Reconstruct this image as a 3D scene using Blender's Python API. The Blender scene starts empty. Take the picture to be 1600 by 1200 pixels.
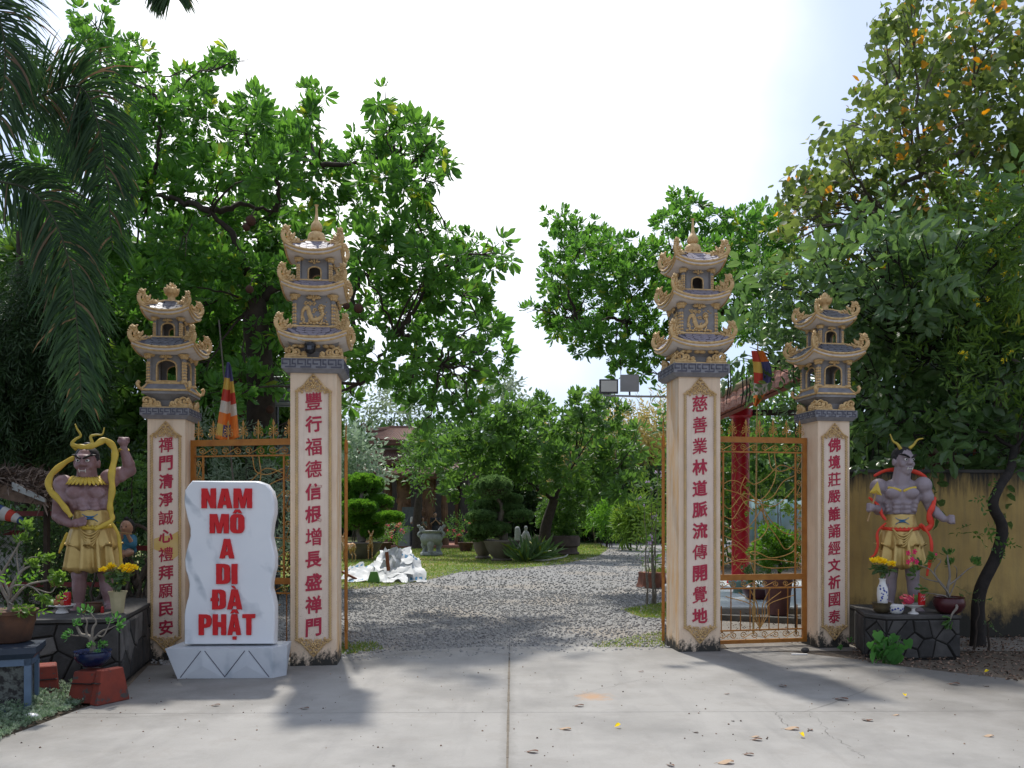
import bpy, math, random
import numpy as np
from mathutils import Vector, Matrix, Euler
random.seed(7); np.random.seed(7)
SC = bpy.context.scene
COL = SC.collection
R = math.radians
PI = math.pi
F = 1300.0      # focal length in photo pixels
HY = 805.0      # horizon row of the photo
EYE = 1.6

# ---------------------------------------------------------------- camera
cam_d = bpy.data.cameras.new('camera'); cam = bpy.data.objects.new('camera', cam_d); COL.objects.link(cam)
cam.location = (0, 0, EYE); cam.rotation_euler = (R(90), 0, 0)
cam_d.sensor_width = 36; cam_d.lens = 36 * F / 1600
cam_d.shift_y = (HY - 600) / 1600
cam_d.clip_start = 0.1; cam_d.clip_end = 1500
SC.camera = cam

# ---------------------------------------------------------------- light
SUN_TO = Vector((0.75, -2.67, -4.75)).normalized()       # direction the light travels
sun_d = bpy.data.lights.new('sun', 'SUN'); sun = bpy.data.objects.new('sun', sun_d); COL.objects.link(sun)
sun.rotation_euler = SUN_TO.to_track_quat('-Z', 'Y').to_euler(); sun.location = (-5, 20, 30)
sun_d.energy = 2.1; sun_d.angle = R(2.5); sun_d.color = (1.0, 0.95, 0.87)
SUN_EL = math.asin(-SUN_TO.z); SUN_AZ = math.atan2(-SUN_TO.x, -SUN_TO.y)
W = bpy.data.worlds.new('World'); SC.world = W; W.use_nodes = True
nt = W.node_tree; nt.nodes.clear()
_o = nt.nodes.new('ShaderNodeOutputWorld'); _b = nt.nodes.new('ShaderNodeBackground')
_s = nt.nodes.new('ShaderNodeTexSky'); _s.sky_type = 'NISHITA'; _s.sun_disc = False
_s.sun_elevation = SUN_EL; _s.sun_rotation = SUN_AZ; _s.dust_density = 2.5; _s.air_density = 1.0; _s.altitude = 10
_tc = nt.nodes.new('ShaderNodeTexCoord'); _n = nt.nodes.new('ShaderNodeTexNoise'); _n.inputs['Scale'].default_value = 2.4; _n.inputs['Detail'].default_value = 6; _n.inputs['Roughness'].default_value = 0.45
# the veil is thickest round the hidden sun's quarter of the sky and thins away from it
_d = nt.nodes.new('ShaderNodeVectorMath'); _d.operation = 'DOT_PRODUCT'; _d.inputs[1].default_value = Vector((-0.10, 0.88, 0.46)).normalized()
_a = nt.nodes.new('ShaderNodeMath'); _a.operation = 'MULTIPLY_ADD'; _a.inputs[1].default_value = 0.18
_r = nt.nodes.new('ShaderNodeMapRange'); _r.inputs['From Min'].default_value = 0.99; _r.inputs['From Max'].default_value = 1.09
_r.inputs['To Min'].default_value = 0.32; _r.inputs['To Max'].default_value = 1.0; _r.interpolation_type = 'SMOOTHSTEP'
_m = nt.nodes.new('ShaderNodeMix'); _m.data_type = 'RGBA'
_g = nt.nodes.new('ShaderNodeMix'); _g.data_type = 'RGBA'; _g.blend_type = 'MULTIPLY'; _g.inputs['Factor'].default_value = 1; _g.inputs['B'].default_value = (0.38, 0.52, 0.72, 1)
_m.inputs['B'].default_value = (7.9, 8.0, 8.2, 1)         # thin bright cloud veil
L = nt.links.new
L(_tc.outputs['Generated'], _n.inputs['Vector']); L(_tc.outputs['Generated'], _d.inputs[0]); L(_n.outputs['Fac'], _a.inputs[0]); L(_d.outputs['Value'], _a.inputs[2])
L(_a.outputs['Value'], _r.inputs['Value'])
L(_r.outputs['Result'], _m.inputs['Factor']); L(_s.outputs['Color'], _g.inputs['A']); L(_g.outputs['Result'], _m.inputs['A']); L(_m.outputs['Result'], _b.inputs['Color'])
_b.inputs['Strength'].default_value = 0.105
L(_b.outputs['Background'], _o.inputs['Surface'])
vs = SC.view_settings
vs.view_transform = 'Standard'; vs.look = 'None'; vs.exposure = 0.98; vs.gamma = 1.0; vs.use_curve_mapping = False
SC.cycles.max_bounces = 8; SC.cycles.transparent_max_bounces = 8
SC.cycles.diffuse_bounces = 4

# ---------------------------------------------------------------- photo pixel -> place
def P(px, py, D): return Vector(((px - 800) / F * D, D, EYE + (HY - py) / F * D))
def G(px, py):
    D = EYE * F / (py - HY); return Vector(((px - 800) / F * D, D, 0))

# ---------------------------------------------------------------- materials
MATS = {}
def M(name, c, c2=None, scale=6, amt=0.5, rough=0.7, bump=0.0, bs=60, metal=0.0, spec=0.4, extra=None, detail=4, coat=0.0, contrast=0.25):
    """noise-varied principled material; c2 is mixed in by noise"""
    m = bpy.data.materials.new(name); m.use_nodes = True; n = m.node_tree.nodes; l = m.node_tree.links
    p = n['Principled BSDF']; p.inputs['Roughness'].default_value = rough; p.inputs['Metallic'].default_value = metal
    p.inputs['Specular IOR Level'].default_value = spec; p.inputs['Coat Weight'].default_value = coat
    tc = n.new('ShaderNodeTexCoord'); co = tc.outputs['Object']
    if c2 is None: c2 = tuple(min(1, x * 0.72) for x in c)
    t = n.new('ShaderNodeTexNoise'); t.inputs['Scale'].default_value = scale; t.inputs['Detail'].default_value = detail
    l.new(co, t.inputs['Vector'])
    mr = n.new('ShaderNodeMapRange'); mr.inputs['From Min'].default_value = 0.5 - contrast; mr.inputs['From Max'].default_value = 0.5 + contrast
    mr.inputs['To Max'].default_value = amt * 2 if amt < 0.5 else 1.0
    l.new(t.outputs['Fac'], mr.inputs['Value'])
    mx = n.new('ShaderNodeMix'); mx.data_type = 'RGBA'
    mx.inputs['A'].default_value = (*c, 1); mx.inputs['B'].default_value = (*c2, 1)
    l.new(mr.outputs['Result'], mx.inputs['Factor'])
    out = mx.outputs['Result']
    if extra: out = extra(n, l, co, out, p)
    l.new(out, p.inputs['Base Color'])
    if bump:
        t2 = n.new('ShaderNodeTexNoise'); t2.inputs['Scale'].default_value = bs; t2.inputs['Detail'].default_value = 5
        l.new(co, t2.inputs['Vector'])
        b = n.new('ShaderNodeBump'); b.inputs['Strength'].default_value = bump; b.inputs['Distance'].default_value = 0.01
        l.new(t2.outputs['Fac'], b.inputs['Height']); l.new(b.outputs['Normal'], p.inputs['Normal'])
    MATS[name] = m
    return m

def mixc(n, l, fac, a, b):
    mx = n.new('ShaderNodeMix'); mx.data_type = 'RGBA'
    l.new(fac, mx.inputs['Factor'])
    if isinstance(a, tuple): mx.inputs['A'].default_value = (*a, 1)
    else: l.new(a, mx.inputs['A'])
    if isinstance(b, tuple): mx.inputs['B'].default_value = (*b, 1)
    else: l.new(b, mx.inputs['B'])
    return mx.outputs['Result']
def math_(n, l, op, a, b=None, clamp=False):
    x = n.new('ShaderNodeMath'); x.operation = op; x.use_clamp = clamp
    for i, v in enumerate((a, b)):
        if v is None: continue
        if isinstance(v, (int, float)): x.inputs[i].default_value = v
        else: l.new(v, x.inputs[i])
    return x.outputs[0]
def noise(n, l, co, scale, detail=4, rough=0.55, sv=None):
    t = n.new('ShaderNodeTexNoise'); t.inputs['Scale'].default_value = scale; t.inputs['Detail'].default_value = detail; t.inputs['Roughness'].default_value = rough
    if sv:
        mp = n.new('ShaderNodeMapping'); mp.inputs['Scale'].default_value = sv; l.new(co, mp.inputs['Vector']); co = mp.outputs['Vector']
    l.new(co, t.inputs['Vector']); return t.outputs['Fac']
def ramp(n, l, v, a, b, to0=0.0, to1=1.0):
    mr = n.new('ShaderNodeMapRange'); mr.inputs['From Min'].default_value = a; mr.inputs['From Max'].default_value = b
    mr.inputs['To Min'].default_value = to0; mr.inputs['To Max'].default_value = to1
    l.new(v, mr.inputs['Value']); return mr.outputs['Result']

def LEAF(name, c, c2, c3=None, p3=0.0, trans=0.35, rough=0.45, spec=0.35):
    """leaf: hue varies by the attribute 'var' (one value per leaf); light passes through"""
    m = bpy.data.materials.new(name); m.use_nodes = True; n = m.node_tree.nodes; l = m.node_tree.links
    p = n['Principled BSDF']; p.inputs['Roughness'].default_value = rough; p.inputs['Specular IOR Level'].default_value = spec
    at = n.new('ShaderNodeAttribute'); at.attribute_name = 'var'
    col = mixc(n, l, at.outputs['Fac'], c, c2)
    if c3:
        gt = math_(n, l, 'GREATER_THAN', at.outputs['Fac'], 1 - p3)
        col = mixc(n, l, gt, col, c3)
    l.new(col, p.inputs['Base Color'])
    tr = n.new('ShaderNodeBsdfTranslucent')
    hs = n.new('ShaderNodeHueSaturation'); hs.inputs['Value'].default_value = 2.5; hs.inputs['Saturation'].default_value = 1.1; hs.inputs['Hue'].default_value = 0.485
    l.new(col, hs.inputs['Color']); l.new(hs.outputs['Color'], tr.inputs['Color'])
    mx = n.new('ShaderNodeMixShader'); mx.inputs['Fac'].default_value = trans
    l.new(p.outputs['BSDF'], mx.inputs[1]); l.new(tr.outputs['BSDF'], mx.inputs[2]); l.new(mx.outputs['Shader'], n['Material Output'].inputs['Surface'])
    MATS[name] = m; return m

# ---------------------------------------------------------------- mesh building
def frame(d, up=None):
    d = Vector(d).normalized()
    u = Vector(up) if up else (Vector((0, 0, 1)) if abs(d.z) < 0.95 else Vector((0, 1, 0)))
    x = d.cross(u).normalized(); y = x.cross(d).normalized()
    return x, y
class MB:
    def __init__(s): s.v = []; s.f = []; s.mi = []; s.cur = 0
    def add(s, vs_, fs, Mx=None):
        b = len(s.v)
        if Mx is not None: vs_ = [Mx @ Vector(v) for v in vs_]
        s.v += [tuple(v) for v in vs_]
        for f in fs: s.f.append(tuple(i + b for i in f)); s.mi.append(s.cur)
        return s
    def box(s, x0, x1, y0, y1, z0, z1, Mx=None):
        return s.add([(x0,y0,z0),(x1,y0,z0),(x1,y1,z0),(x0,y1,z0),(x0,y0,z1),(x1,y0,z1),(x1,y1,z1),(x0,y1,z1)],
                     [(3,2,1,0),(4,5,6,7),(0,1,5,4),(1,2,6,5),(2,3,7,6),(3,0,4,7)], Mx)
    def frustum(s, hx0, hy0, z0, hx1, hy1, z1, cx=0, cy=0, Mx=None):
        return s.add([(cx-hx0,cy-hy0,z0),(cx+hx0,cy-hy0,z0),(cx+hx0,cy+hy0,z0),(cx-hx0,cy+hy0,z0),(cx-hx1,cy-hy1,z1),(cx+hx1,cy-hy1,z1),(cx+hx1,cy+hy1,z1),(cx-hx1,cy+hy1,z1)],
                     [(3,2,1,0),(4,5,6,7),(0,1,5,4),(1,2,6,5),(2,3,7,6),(3,0,4,7)], Mx)
    def tube(s, pts, r, n=6, caps=True, flat=1.0, up=None, Mx=None):
        pts = [Vector(p) for p in pts]; k = len(pts)
        rs = r if isinstance(r, (list, tuple)) else [r] * k
        vs_ = []; px = None
        for i, p in enumerate(pts):
            d = (pts[min(i+1, k-1)] - pts[max(i-1, 0)])
            if d.length < 1e-9: d = Vector((0, 0, 1))
            d.normalize()
            if up is not None: x, y = frame(d, up)
            elif px is None: x, y = frame(d)
            else:
                x = px - d * px.dot(d)
                x = x.normalized() if x.length > 1e-6 else frame(d)[0]
                y = d.cross(x) * -1
            px = x
            y = x.cross(d)
            for j in range(n):
                a = 2*PI*j/n
                vs_.append(p + x*math.cos(a)*rs[i] + y*math.sin(a)*rs[i]*flat)
        fs = []
        for i in range(k-1):
            for j in range(n):
                j2 = (j+1) % n
                fs.append((i*n+j, i*n+j2, (i+1)*n+j2, (i+1)*n+j))
        if caps: fs += [tuple(range(n))[::-1], tuple(range((k-1)*n, k*n))]
        return s.add(vs_, fs, Mx)
    def lathe(s, prof, n=16, c=(0,0,0), Mx=None, sx=1, sy=1):
        vs_ = []
        for r_, z in prof:
            for j in range(n):
                a = 2*PI*j/n; vs_.append((c[0]+r_*sx*math.cos(a), c[1]+r_*sy*math.sin(a), c[2]+z))
        fs = []
        for i in range(len(prof)-1):
            for j in range(n):
                j2 = (j+1) % n; fs.append((i*n+j, i*n+j2, (i+1)*n+j2, (i+1)*n+j))
        fs.append(tuple(range(n))[::-1]); fs.append(tuple(range((len(prof)-1)*n, len(prof)*n)))
        return s.add(vs_, fs, Mx)
    def ell(s, c, r, n=8, m=5, rot=None):
        if isinstance(r, (int, float)): r = (r, r, r)
        Mx = Matrix.Translation(Vector(c))
        if rot is not None: Mx = Mx @ (rot.to_4x4() if hasattr(rot, 'to_4x4') else Euler(rot).to_matrix().to_4x4())
        vs_ = [(0,0,-r[2])]
        for i in range(1, m):
            t = -PI/2 + PI*i/m
            for j in range(n):
                a = 2*PI*j/n; vs_.append((r[0]*math.cos(t)*math.cos(a), r[1]*math.cos(t)*math.sin(a), r[2]*math.sin(t)))
        vs_.append((0,0,r[2])); fs = []
        for j in range(n): fs.append((0, 1+(j+1)%n, 1+j))
        for i in range(m-2):
            for j in range(n):
                a = 1+i*n; fs.append((a+j, a+(j+1)%n, a+n+(j+1)%n, a+n+j))
        a = 1+(m-2)*n; t = len(vs_)-1
        for j in range(n): fs.append((a+j, a+(j+1)%n, t))
        return s.add(vs_, fs, Mx)
    def prism(s, poly, y0, y1, Mx=None):
        """polygon in (x,z), counter-clockwise seen from -y, extruded along y"""
        n = len(poly)
        vs_ = [(p[0], y0, p[1]) for p in poly] + [(p[0], y1, p[1]) for p in poly]
        fs = [tuple(range(n)), tuple(range(2*n-1, n-1, -1))]
        for i in range(n): j = (i+1) % n; fs.append((j, i, n+i, n+j))
        return s.add(vs_, fs, Mx)
    def mesh(s, name, mats, smooth=35, var=None):
        me = bpy.data.meshes.new(name); me.from_pydata(s.v, [], s.f)
        if not isinstance(mats, (list, tuple)): mats = [mats]
        for m in mats: me.materials.append(m)
        if len(mats) > 1: me.polygons.foreach_set('material_index', s.mi)
        if smooth:
            me.shade_smooth()
            if smooth < 180: me.set_sharp_from_angle(angle=R(smooth))
        if var is not None:
            a = me.attributes.new('var', 'FLOAT', 'POINT'); a.data.foreach_set('value', np.asarray(var, dtype=np.float32))
        me.update(); return me
    def obj(s, name, mats, parent=None, smooth=35, **kw): return ob(name, s.mesh(name, mats, smooth), parent, **kw)

def ob(name, me, parent=None, loc=None, rot=None, scale=None, mx=None, label=None, cat=None, group=None, kind=None):
    o = bpy.data.objects.new(name, me); COL.objects.link(o)
    if parent is not None: o.parent = parent
    if mx is not None: o.matrix_local = mx
    if loc is not None: o.location = loc
    if rot is not None: o.rotation_euler = rot if isinstance(rot, (tuple, list, Euler)) else (0, 0, rot)
    if scale is not None: o.scale = scale if isinstance(scale, (tuple, list)) else (scale,)*3
    if label: o['label'] = label
    if cat: o['category'] = cat
    if group: o['group'] = group
    if kind: o['kind'] = kind
    return o
def thing(name, label, cat, loc=(0,0,0), rot=0, group=None, scale=None):
    return ob(name, None, None, loc=loc, rot=rot, label=label, cat=cat, group=group, scale=scale)
def children(o): return [c for c in bpy.data.objects if c.parent is o]
def copy_tree(o, parent=None):
    c = o.copy(); COL.objects.link(c)
    if parent is not None: c.parent = parent
    for ch in children(o): copy_tree(ch, c)
    return c

# baking many copies of a small template with numpy
def bake(name, tv, tf, mats4, var=None, material=None, parent=None, smooth=False, **kw):
    """tv (n,3) template verts, tf list of equal-length faces, mats4 (k,4,4)"""
    tv = np.asarray(tv, dtype=np.float32); tf = np.asarray(tf, dtype=np.int32); k = len(mats4); n = len(tv)
    A = np.asarray(mats4, dtype=np.float32)
    V = np.einsum('kij,nj->kni', A[:, :3, :3], tv) + A[:, None, :3, 3]
    V = V.reshape(-1, 3)
    fl = tf.shape[1]
    FI = (tf[None] + (np.arange(k, dtype=np.int32) * n)[:, None, None]).reshape(-1)
    me = bpy.data.meshes.new(name)
    me.vertices.add(len(V)); me.vertices.foreach_set('co', V.ravel())
    me.loops.add(len(FI)); me.loops.foreach_set('vertex_index', FI)
    nf = len(FI)//fl
    me.polygons.add(nf); me.polygons.foreach_set('loop_start', np.arange(0, nf*fl, fl, dtype=np.int32))
    me.update(calc_edges=True)
    if smooth: me.shade_smooth()
    if var is None: var = np.random.rand(k)
    a = me.attributes.new('var', 'FLOAT', 'POINT'); a.data.foreach_set('value', np.repeat(np.asarray(var, dtype=np.float32), n))
    if material: me.materials.append(material)
    return ob(name, me, parent, **kw)
def rotmats(d, spin, scale, pos):
    """stack of matrices whose +Y axis points along d (k,3), spun about it"""
    d = d / np.linalg.norm(d, axis=1, keepdims=True)
    up = np.where(np.abs(d[:, 2:3]) < 0.93, np.array([[0, 0, 1.0]]), np.array([[1.0, 0, 0]]))
    x = np.cross(d, up); x /= np.linalg.norm(x, axis=1, keepdims=True); z = np.cross(x, d)
    c = np.cos(spin)[:, None]; s_ = np.sin(spin)[:, None]
    x2 = x*c + z*s_; z2 = -x*s_ + z*c
    A = np.zeros((len(d), 4, 4)); sc = scale[:, None] if scale.ndim == 1 else scale
    A[:, :3, 0] = x2*sc; A[:, :3, 1] = d*sc; A[:, :3, 2] = z2*sc; A[:, :3, 3] = pos; A[:, 3, 3] = 1
    return A

def bez(pts, k=8):
    """Catmull-Rom through the points"""
    pts = [Vector(p) for p in pts]; q = [pts[0]*2-pts[1]] + pts + [pts[-1]*2-pts[-2]]; out = []
    for i in range(1, len(q)-2):
        for j in range(k):
            t = j/k; a, b, c, d = q[i-1], q[i], q[i+1], q[i+2]
            out.append(0.5*((2*b)+(c-a)*t+(2*a-5*b+4*c-d)*t*t+(3*b-a-3*c+d)*t**3))
    out.append(q[-2]); return out
def spiral(cx, cz, r0, turns=1.4, a0=0, dirn=1, k=14, r1=0.25, y=0):
    return [(cx+r0*(1-(1-r1)*i/k)*math.cos(a0+dirn*turns*2*PI*i/k), y, cz+r0*(1-(1-r1)*i/k)*math.sin(a0+dirn*turns*2*PI*i/k)) for i in range(k+1)]
# ================================================================ materials of the place
def _shaft(n, l, co, out, p):
    sp = n.new('ShaderNodeSeparateXYZ'); l.new(co, sp.inputs['Vector'])
    nz = noise(n, l, co, 9, 6, 0.7, (1, 1, 0.5)); n2 = noise(n, l, co, 55, 4, 0.7)
    # damp mould creeping up from the foot
    h = math_(n, l, 'SUBTRACT', math_(n, l, 'ADD', math_(n, l, 'MULTIPLY', nz, 0.75), math_(n, l, 'MULTIPLY', n2, 0.25)), math_(n, l, 'MULTIPLY', sp.outputs['Z'], 1.15))
    mould = ramp(n, l, h, 0.33, 0.44)
    # peeling ochre undercoat in streaks on the side faces
    ge = n.new('ShaderNodeNewGeometry'); 
    st = noise(n, l, co, 3.0, 5, 0.65, (1.5, 3.0, 0.5))
    side = math_(n, l, 'ABSOLUTE', math_(n, l, 'DIVIDE', sp.outputs['X'], 0.245))
    side = ramp(n, l, side, 0.97, 0.999)
    oc = math_(n, l, 'MULTIPLY', ramp(n, l, st, 0.42, 0.62), math_(n, l, 'ADD', math_(n, l, 'MULTIPLY', side, 0.8), 0.05))
    out = mixc(n, l, oc, out, (0.72, 0.42, 0.17))
    sk = ramp(n, l, noise(n, l, co, 90, 2, 0.5), 0.68, 0.72)
    lowm = ramp(n, l, sp.outputs['Z'], 1.2, 0.2)
    out = mixc(n, l, math_(n, l, 'MULTIPLY', sk, math_(n, l, 'ADD', math_(n, l, 'MULTIPLY', lowm, 0.8), 0.12)), out, (0.10, 0.08, 0.06))
    rs = ramp(n, l, noise(n, l, co, 4.5, 5, .65, (3.5, 3.5, .28)), .50, .68); out = mixc(n, l, math_(n, l, 'MULTIPLY', rs, .22), out, (0.34, 0.26, 0.19))
    return mixc(n, l, mould, out, (0.035, 0.033, 0.028))
M('shaft_paint', (0.80, 0.65, 0.49), (0.72, 0.54, 0.38), 4, 0.5, 0.75, 0.25, 30, extra=_shaft)
M('panel_paint', (0.80, 0.67, 0.56), (0.73, 0.59, 0.48), 5, 0.5, 0.75, 0.2, 60, extra=_shaft)
M('gold_paint', (0.74, 0.53, 0.26), (0.44, 0.27, 0.11), 22, 0.5, 0.5, 0.5, 60, metal=0.12)
M('rope_gold', (0.62, 0.42, 0.18), (0.42, 0.30, 0.15), 9, 0.5, 0.5, 0.3, 80, metal=0.12)
M('slate_paint', (0.27, 0.262, 0.265), (0.18, 0.165, 0.155), 10, 0.5, 0.6, 0.2, 50)
M('fret_grey', (0.26, 0.26, 0.285), (0.16, 0.16, 0.175), 12, 0.5, 0.6, 0.2, 50)
M('fret_dark', (0.10, 0.10, 0.13), None, 10, 0.5, 0.7)
M('roof_white', (0.76, 0.72, 0.70), (0.58, 0.53, 0.49), 9, 0.5, 0.7, 0.2, 40)
M('tile_mauve', (0.33, 0.28, 0.32), (0.20, 0.19, 0.22), 9, 0.5, 0.58, 0.1, 60, spec=0.35)
M('tile_grey', (0.22, 0.23, 0.26), (0.09, 0.09, 0.10), 10, 0.5, 0.6, 0.15, 60, spec=0.3)
M('tile_black', (0.09, 0.09, 0.10), (0.16, 0.15, 0.16), 10, 0.5, 0.5, 0.15, 60, spec=0.5)
M('glyph_red', (0.47, 0.025, 0.06), (0.36, 0.02, 0.05), 20, 0.5, 0.55, 0.15, 90)
M('letter_red', (0.62, 0.008, 0.012), (0.50, 0.006, 0.01), 12, 0.5, 0.5, 0.15, 90)
M('gate_orange', (0.44, 0.19, 0.035), (0.30, 0.11, 0.022), 9, 0.5, 0.42, 0.15, 60, metal=0.25)
M('gate_gold', (0.50, 0.30, 0.09), (0.36, 0.17, 0.045), 12, 0.5, 0.4, 0.1, 60, metal=0.35)
M('black_plastic', (0.012, 0.013, 0.016), None, 10, 0.5, 0.3)

# ================================================================ setting: ground
def poly_sheet(name, pts, z, m, div=None, **kw):
    mb = MB(); mb.add([(x, y, z) for x, y in pts], [tuple(range(len(pts)))])
    return mb.obj(name, m, smooth=0, kind='structure', **kw)
def _dirt(n, l, co, out, p):
    f = ramp(n, l, noise(n, l, co, 25, 6, 0.75), 0.45, 0.6)
    return mixc(n, l, f, out, (0.055, 0.045, 0.035))
M('dirt', (0.16, 0.125, 0.09), (0.09, 0.07, 0.05), 1.3, 0.5, 0.95, 0.7, 30, extra=_dirt)
S = 260
poly_sheet('ground', [(-S, -20), (S, -20), (S, S), (-S, S)], -0.02, MATS['dirt'])

def _conc(n, l, co, out, p):
    sp = n.new('ShaderNodeSeparateXYZ'); l.new(co, sp.inputs['Vector'])
    wet = ramp(n, l, noise(n, l, co, 0.9, 5, 0.6), 0.48, 0.66)
    out = mixc(n, l, math_(n, l, 'MULTIPLY', wet, 0.55), out, (0.17, 0.165, 0.155))
    f = ramp(n, l, noise(n, l, co, 38, 5, 0.8), 0.37, 0.31)
    out = mixc(n, l, math_(n, l, 'MULTIPLY', f, 0.5), out, (0.12, 0.11, 0.10))
    # grime doubling as painted tree shade: darker, browner towards pillars and planted sides
    ax = math_(n, l, 'ABSOLUTE', math_(n, l, 'SUBTRACT', sp.outputs['X'], 0.1))
    g = math_(n, l, 'ADD', math_(n, l, 'MULTIPLY', ax, 0.20), math_(n, l, 'MULTIPLY', sp.outputs['Y'], 0.10))
    g = math_(n, l, 'ADD', g, math_(n, l, 'MULTIPLY', noise(n, l, co, 1.6, 6, 0.65), 0.8))
    vd = n.new('ShaderNodeVectorMath'); vd.operation = 'DISTANCE'; vd.inputs[1].default_value = (0.715, 7.35, 0); l.new(co, vd.inputs[0])
    so = math_(n, l, 'ADD', vd.outputs['Value'], math_(n, l, 'MULTIPLY', noise(n, l, co, 12, 5), .35)); out = mixc(n, l, ramp(n, l, so, .36, .22), out, (.40, .26, .16))
    wv = n.new('ShaderNodeTexWave'); wv.bands_direction = 'Y'; wv.inputs['Scale'].default_value = 22; wv.inputs['Distortion'].default_value = 1.5; l.new(co, wv.inputs['Vector'])
    out = mixc(n, l, math_(n, l, 'MULTIPLY', ramp(n, l, wv.outputs['Fac'], .3, .9), math_(n, l, 'MULTIPLY', ramp(n, l, noise(n, l, co, .7, 3), .4, .6), .16)), out, (.17, .16, .15))
    out = mixc(n, l, math_(n, l, 'MULTIPLY', ramp(n, l, noise(n, l, co, 2.6, 7, .75), .52, .62), .22), out, (.22, .20, .175))
    jx = math_(n, l, 'ADD', math_(n, l, 'ABSOLUTE', math_(n, l, 'ADD', sp.outputs['X'], .03)), math_(n, l, 'MULTIPLY', noise(n, l, co, 9, 5, .7), .16)); out = mixc(n, l, math_(n, l, 'MULTIPLY', ramp(n, l, jx, .15, .05), .5), out, (.13, .12, .105))
    ty = noise(n, l, co, 1.1, 5, .6, (3.0, .35, 1)); out = mixc(n, l, math_(n, l, 'MULTIPLY', ramp(n, l, ty, .54, .66), .22), out, (.16, .155, .15))
    g = ramp(n, l, g, 1.50, 2.1)
    return mixc(n, l, math_(n, l, 'MULTIPLY', g, 0.75), out, (0.105, 0.095, 0.08))
M('concrete', (0.335, 0.322, 0.30), (0.28, 0.27, 0.25), 2.2, 0.5, 0.85, 0.35, 45, extra=_conc)
# apron of cast slabs with real joints
def gp(px, py):
    g = G(px, py); return (g.x, g.y)
ed = [gp(1700, 1075), gp(1600, 1063), gp(1500, 1052), gp(1400, 1040), gp(1345, 1031), gp(1240, 1019), gp(1130, 1014), gp(1050, 1013), gp(1000, 1011), gp(900, 1010), gp(795, 1010), gp(720, 1012), gp(650, 1016), gp(560, 1022), gp(533, 1030), gp(450, 1040), gp(300, 1038), gp(232, 1040), gp(188, 1086), gp(120, 1110), gp(40, 1140), gp(-60, 1175)]
top = [(x, y) for x, y in ed]
def clip(poly, f):
    """clip polygon by half-plane f(x,y) >= 0"""
    out = []
    for i, p in enumerate(poly):
        q = poly[(i+1) % len(poly)]; a, b = f(*p), f(*q)
        if a >= 0: out.append(p)
        if a * b < 0:
            t = a/(a-b); out.append((p[0]+(q[0]-p[0])*t, p[1]+(q[1]-p[1])*t))
    return out
full = [(7.5, -3), (7.5, ed[0][1])] + top + [(-6, ed[-1][1]), (-6, -3)]
jy = EYE*F/(1113-HY)          # cross joint
jg = 0.006
apron = thing('concrete_apron', None, None); apron['kind'] = 'structure'
for fy, fx in (((lambda x, y: y - jy - 0.012*x - jg/2), (lambda x, y: -(x + 0.03) - jg*.9)), ((lambda x, y: y - jy - 0.012*x - jg/2), (lambda x, y: x + 0.03 - jg*.9)),
               ((lambda x, y: jy + 0.012*x - y - jg/2), (lambda x, y: -(x + 0.03) - jg*.9)), ((lambda x, y: jy + 0.012*x - y - jg/2), (lambda x, y: x + 0.03 - jg*.9))):
    pl = clip(clip(full, fy), fx)
    mb = MB(); k = len(pl)
    mb.add([(x, y, 0.0) for x, y in pl] + [(x, y, -0.12) for x, y in pl], [tuple(range(k))] + [((i+1) % k, i, k+i, k+(i+1) % k) for i in range(k)])
    import bmesh
    o = mb.obj('slab', MATS['concrete'], apron, smooth=0)
    bm = bmesh.new(); bm.from_mesh(o.data); bmesh.ops.recalc_face_normals(bm, faces=bm.faces); bm.to_mesh(o.data); bm.free()
M('joint_dirt', (0.12, 0.105, 0.085), (0.20, 0.17, 0.13), 20, 0.5, 0.95)
mb = MB()
for i in range(24):      # soil and grit sitting in the long joint
    y0 = 1.2 + i*0.33; w = 0.006 + 0.007*random.random()
    mb.box(-0.03-w, -0.03+w, y0, y0+0.36, -0.06, 0.001 + 0.004*random.random() + i*1e-5)
mb.obj('joint_filling', MATS['joint_dirt'], apron, smooth=0, kind='stuff')
M('crack_dark', (0.16, 0.15, 0.135), None, 30, 0.5, 0.95)
mb = MB()
def crack(pts, w=0.0018, wob=0.025):
    q = [Vector((*gp(*p), 0.003)) for p in pts]; pp = []
    for a, b in zip(q[:-1], q[1:]):
        for i in range(9):
            t = i/9; c = a.lerp(b, t); pp.append(c + Vector((random.uniform(-wob, wob), random.uniform(-wob, wob), 0)))
    pp.append(q[-1]); vs_ = []; fs = []
    for i, c in enumerate(pp):
        d = (pp[min(i+1, len(pp)-1)] - pp[max(0, i-1)]).normalized(); nn = Vector((-d.y, d.x, 0)); ww = w*random.uniform(0.4, 1.3)
        vs_ += [c+nn*ww, c-nn*ww]
        if i: fs.append((2*i-2, 2*i-1, 2*i+1, 2*i))
    mb.add(vs_, fs)
crack([(1262, 1112), (1282, 1130), (1300, 1150), (1330, 1170), (1350, 1185)]); crack([(1262, 1112), (1400, 1060), (1500, 1066)], 0.002)
crack([(545, 1032), (640, 1020), (740, 1016), (795, 1024)], 0.0035); crack([(0, 1122), (140, 1121), (300, 1118)], 0.002)
crack([(880, 1090), (1010, 1060), (1200, 1075)], 0.0013); crack([(1210, 1113), (1222, 1122), (1230, 1135)], 0.002)
mb.obj('crack', MATS['crack_dark'], apron, smooth=0, kind='stuff')

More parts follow.
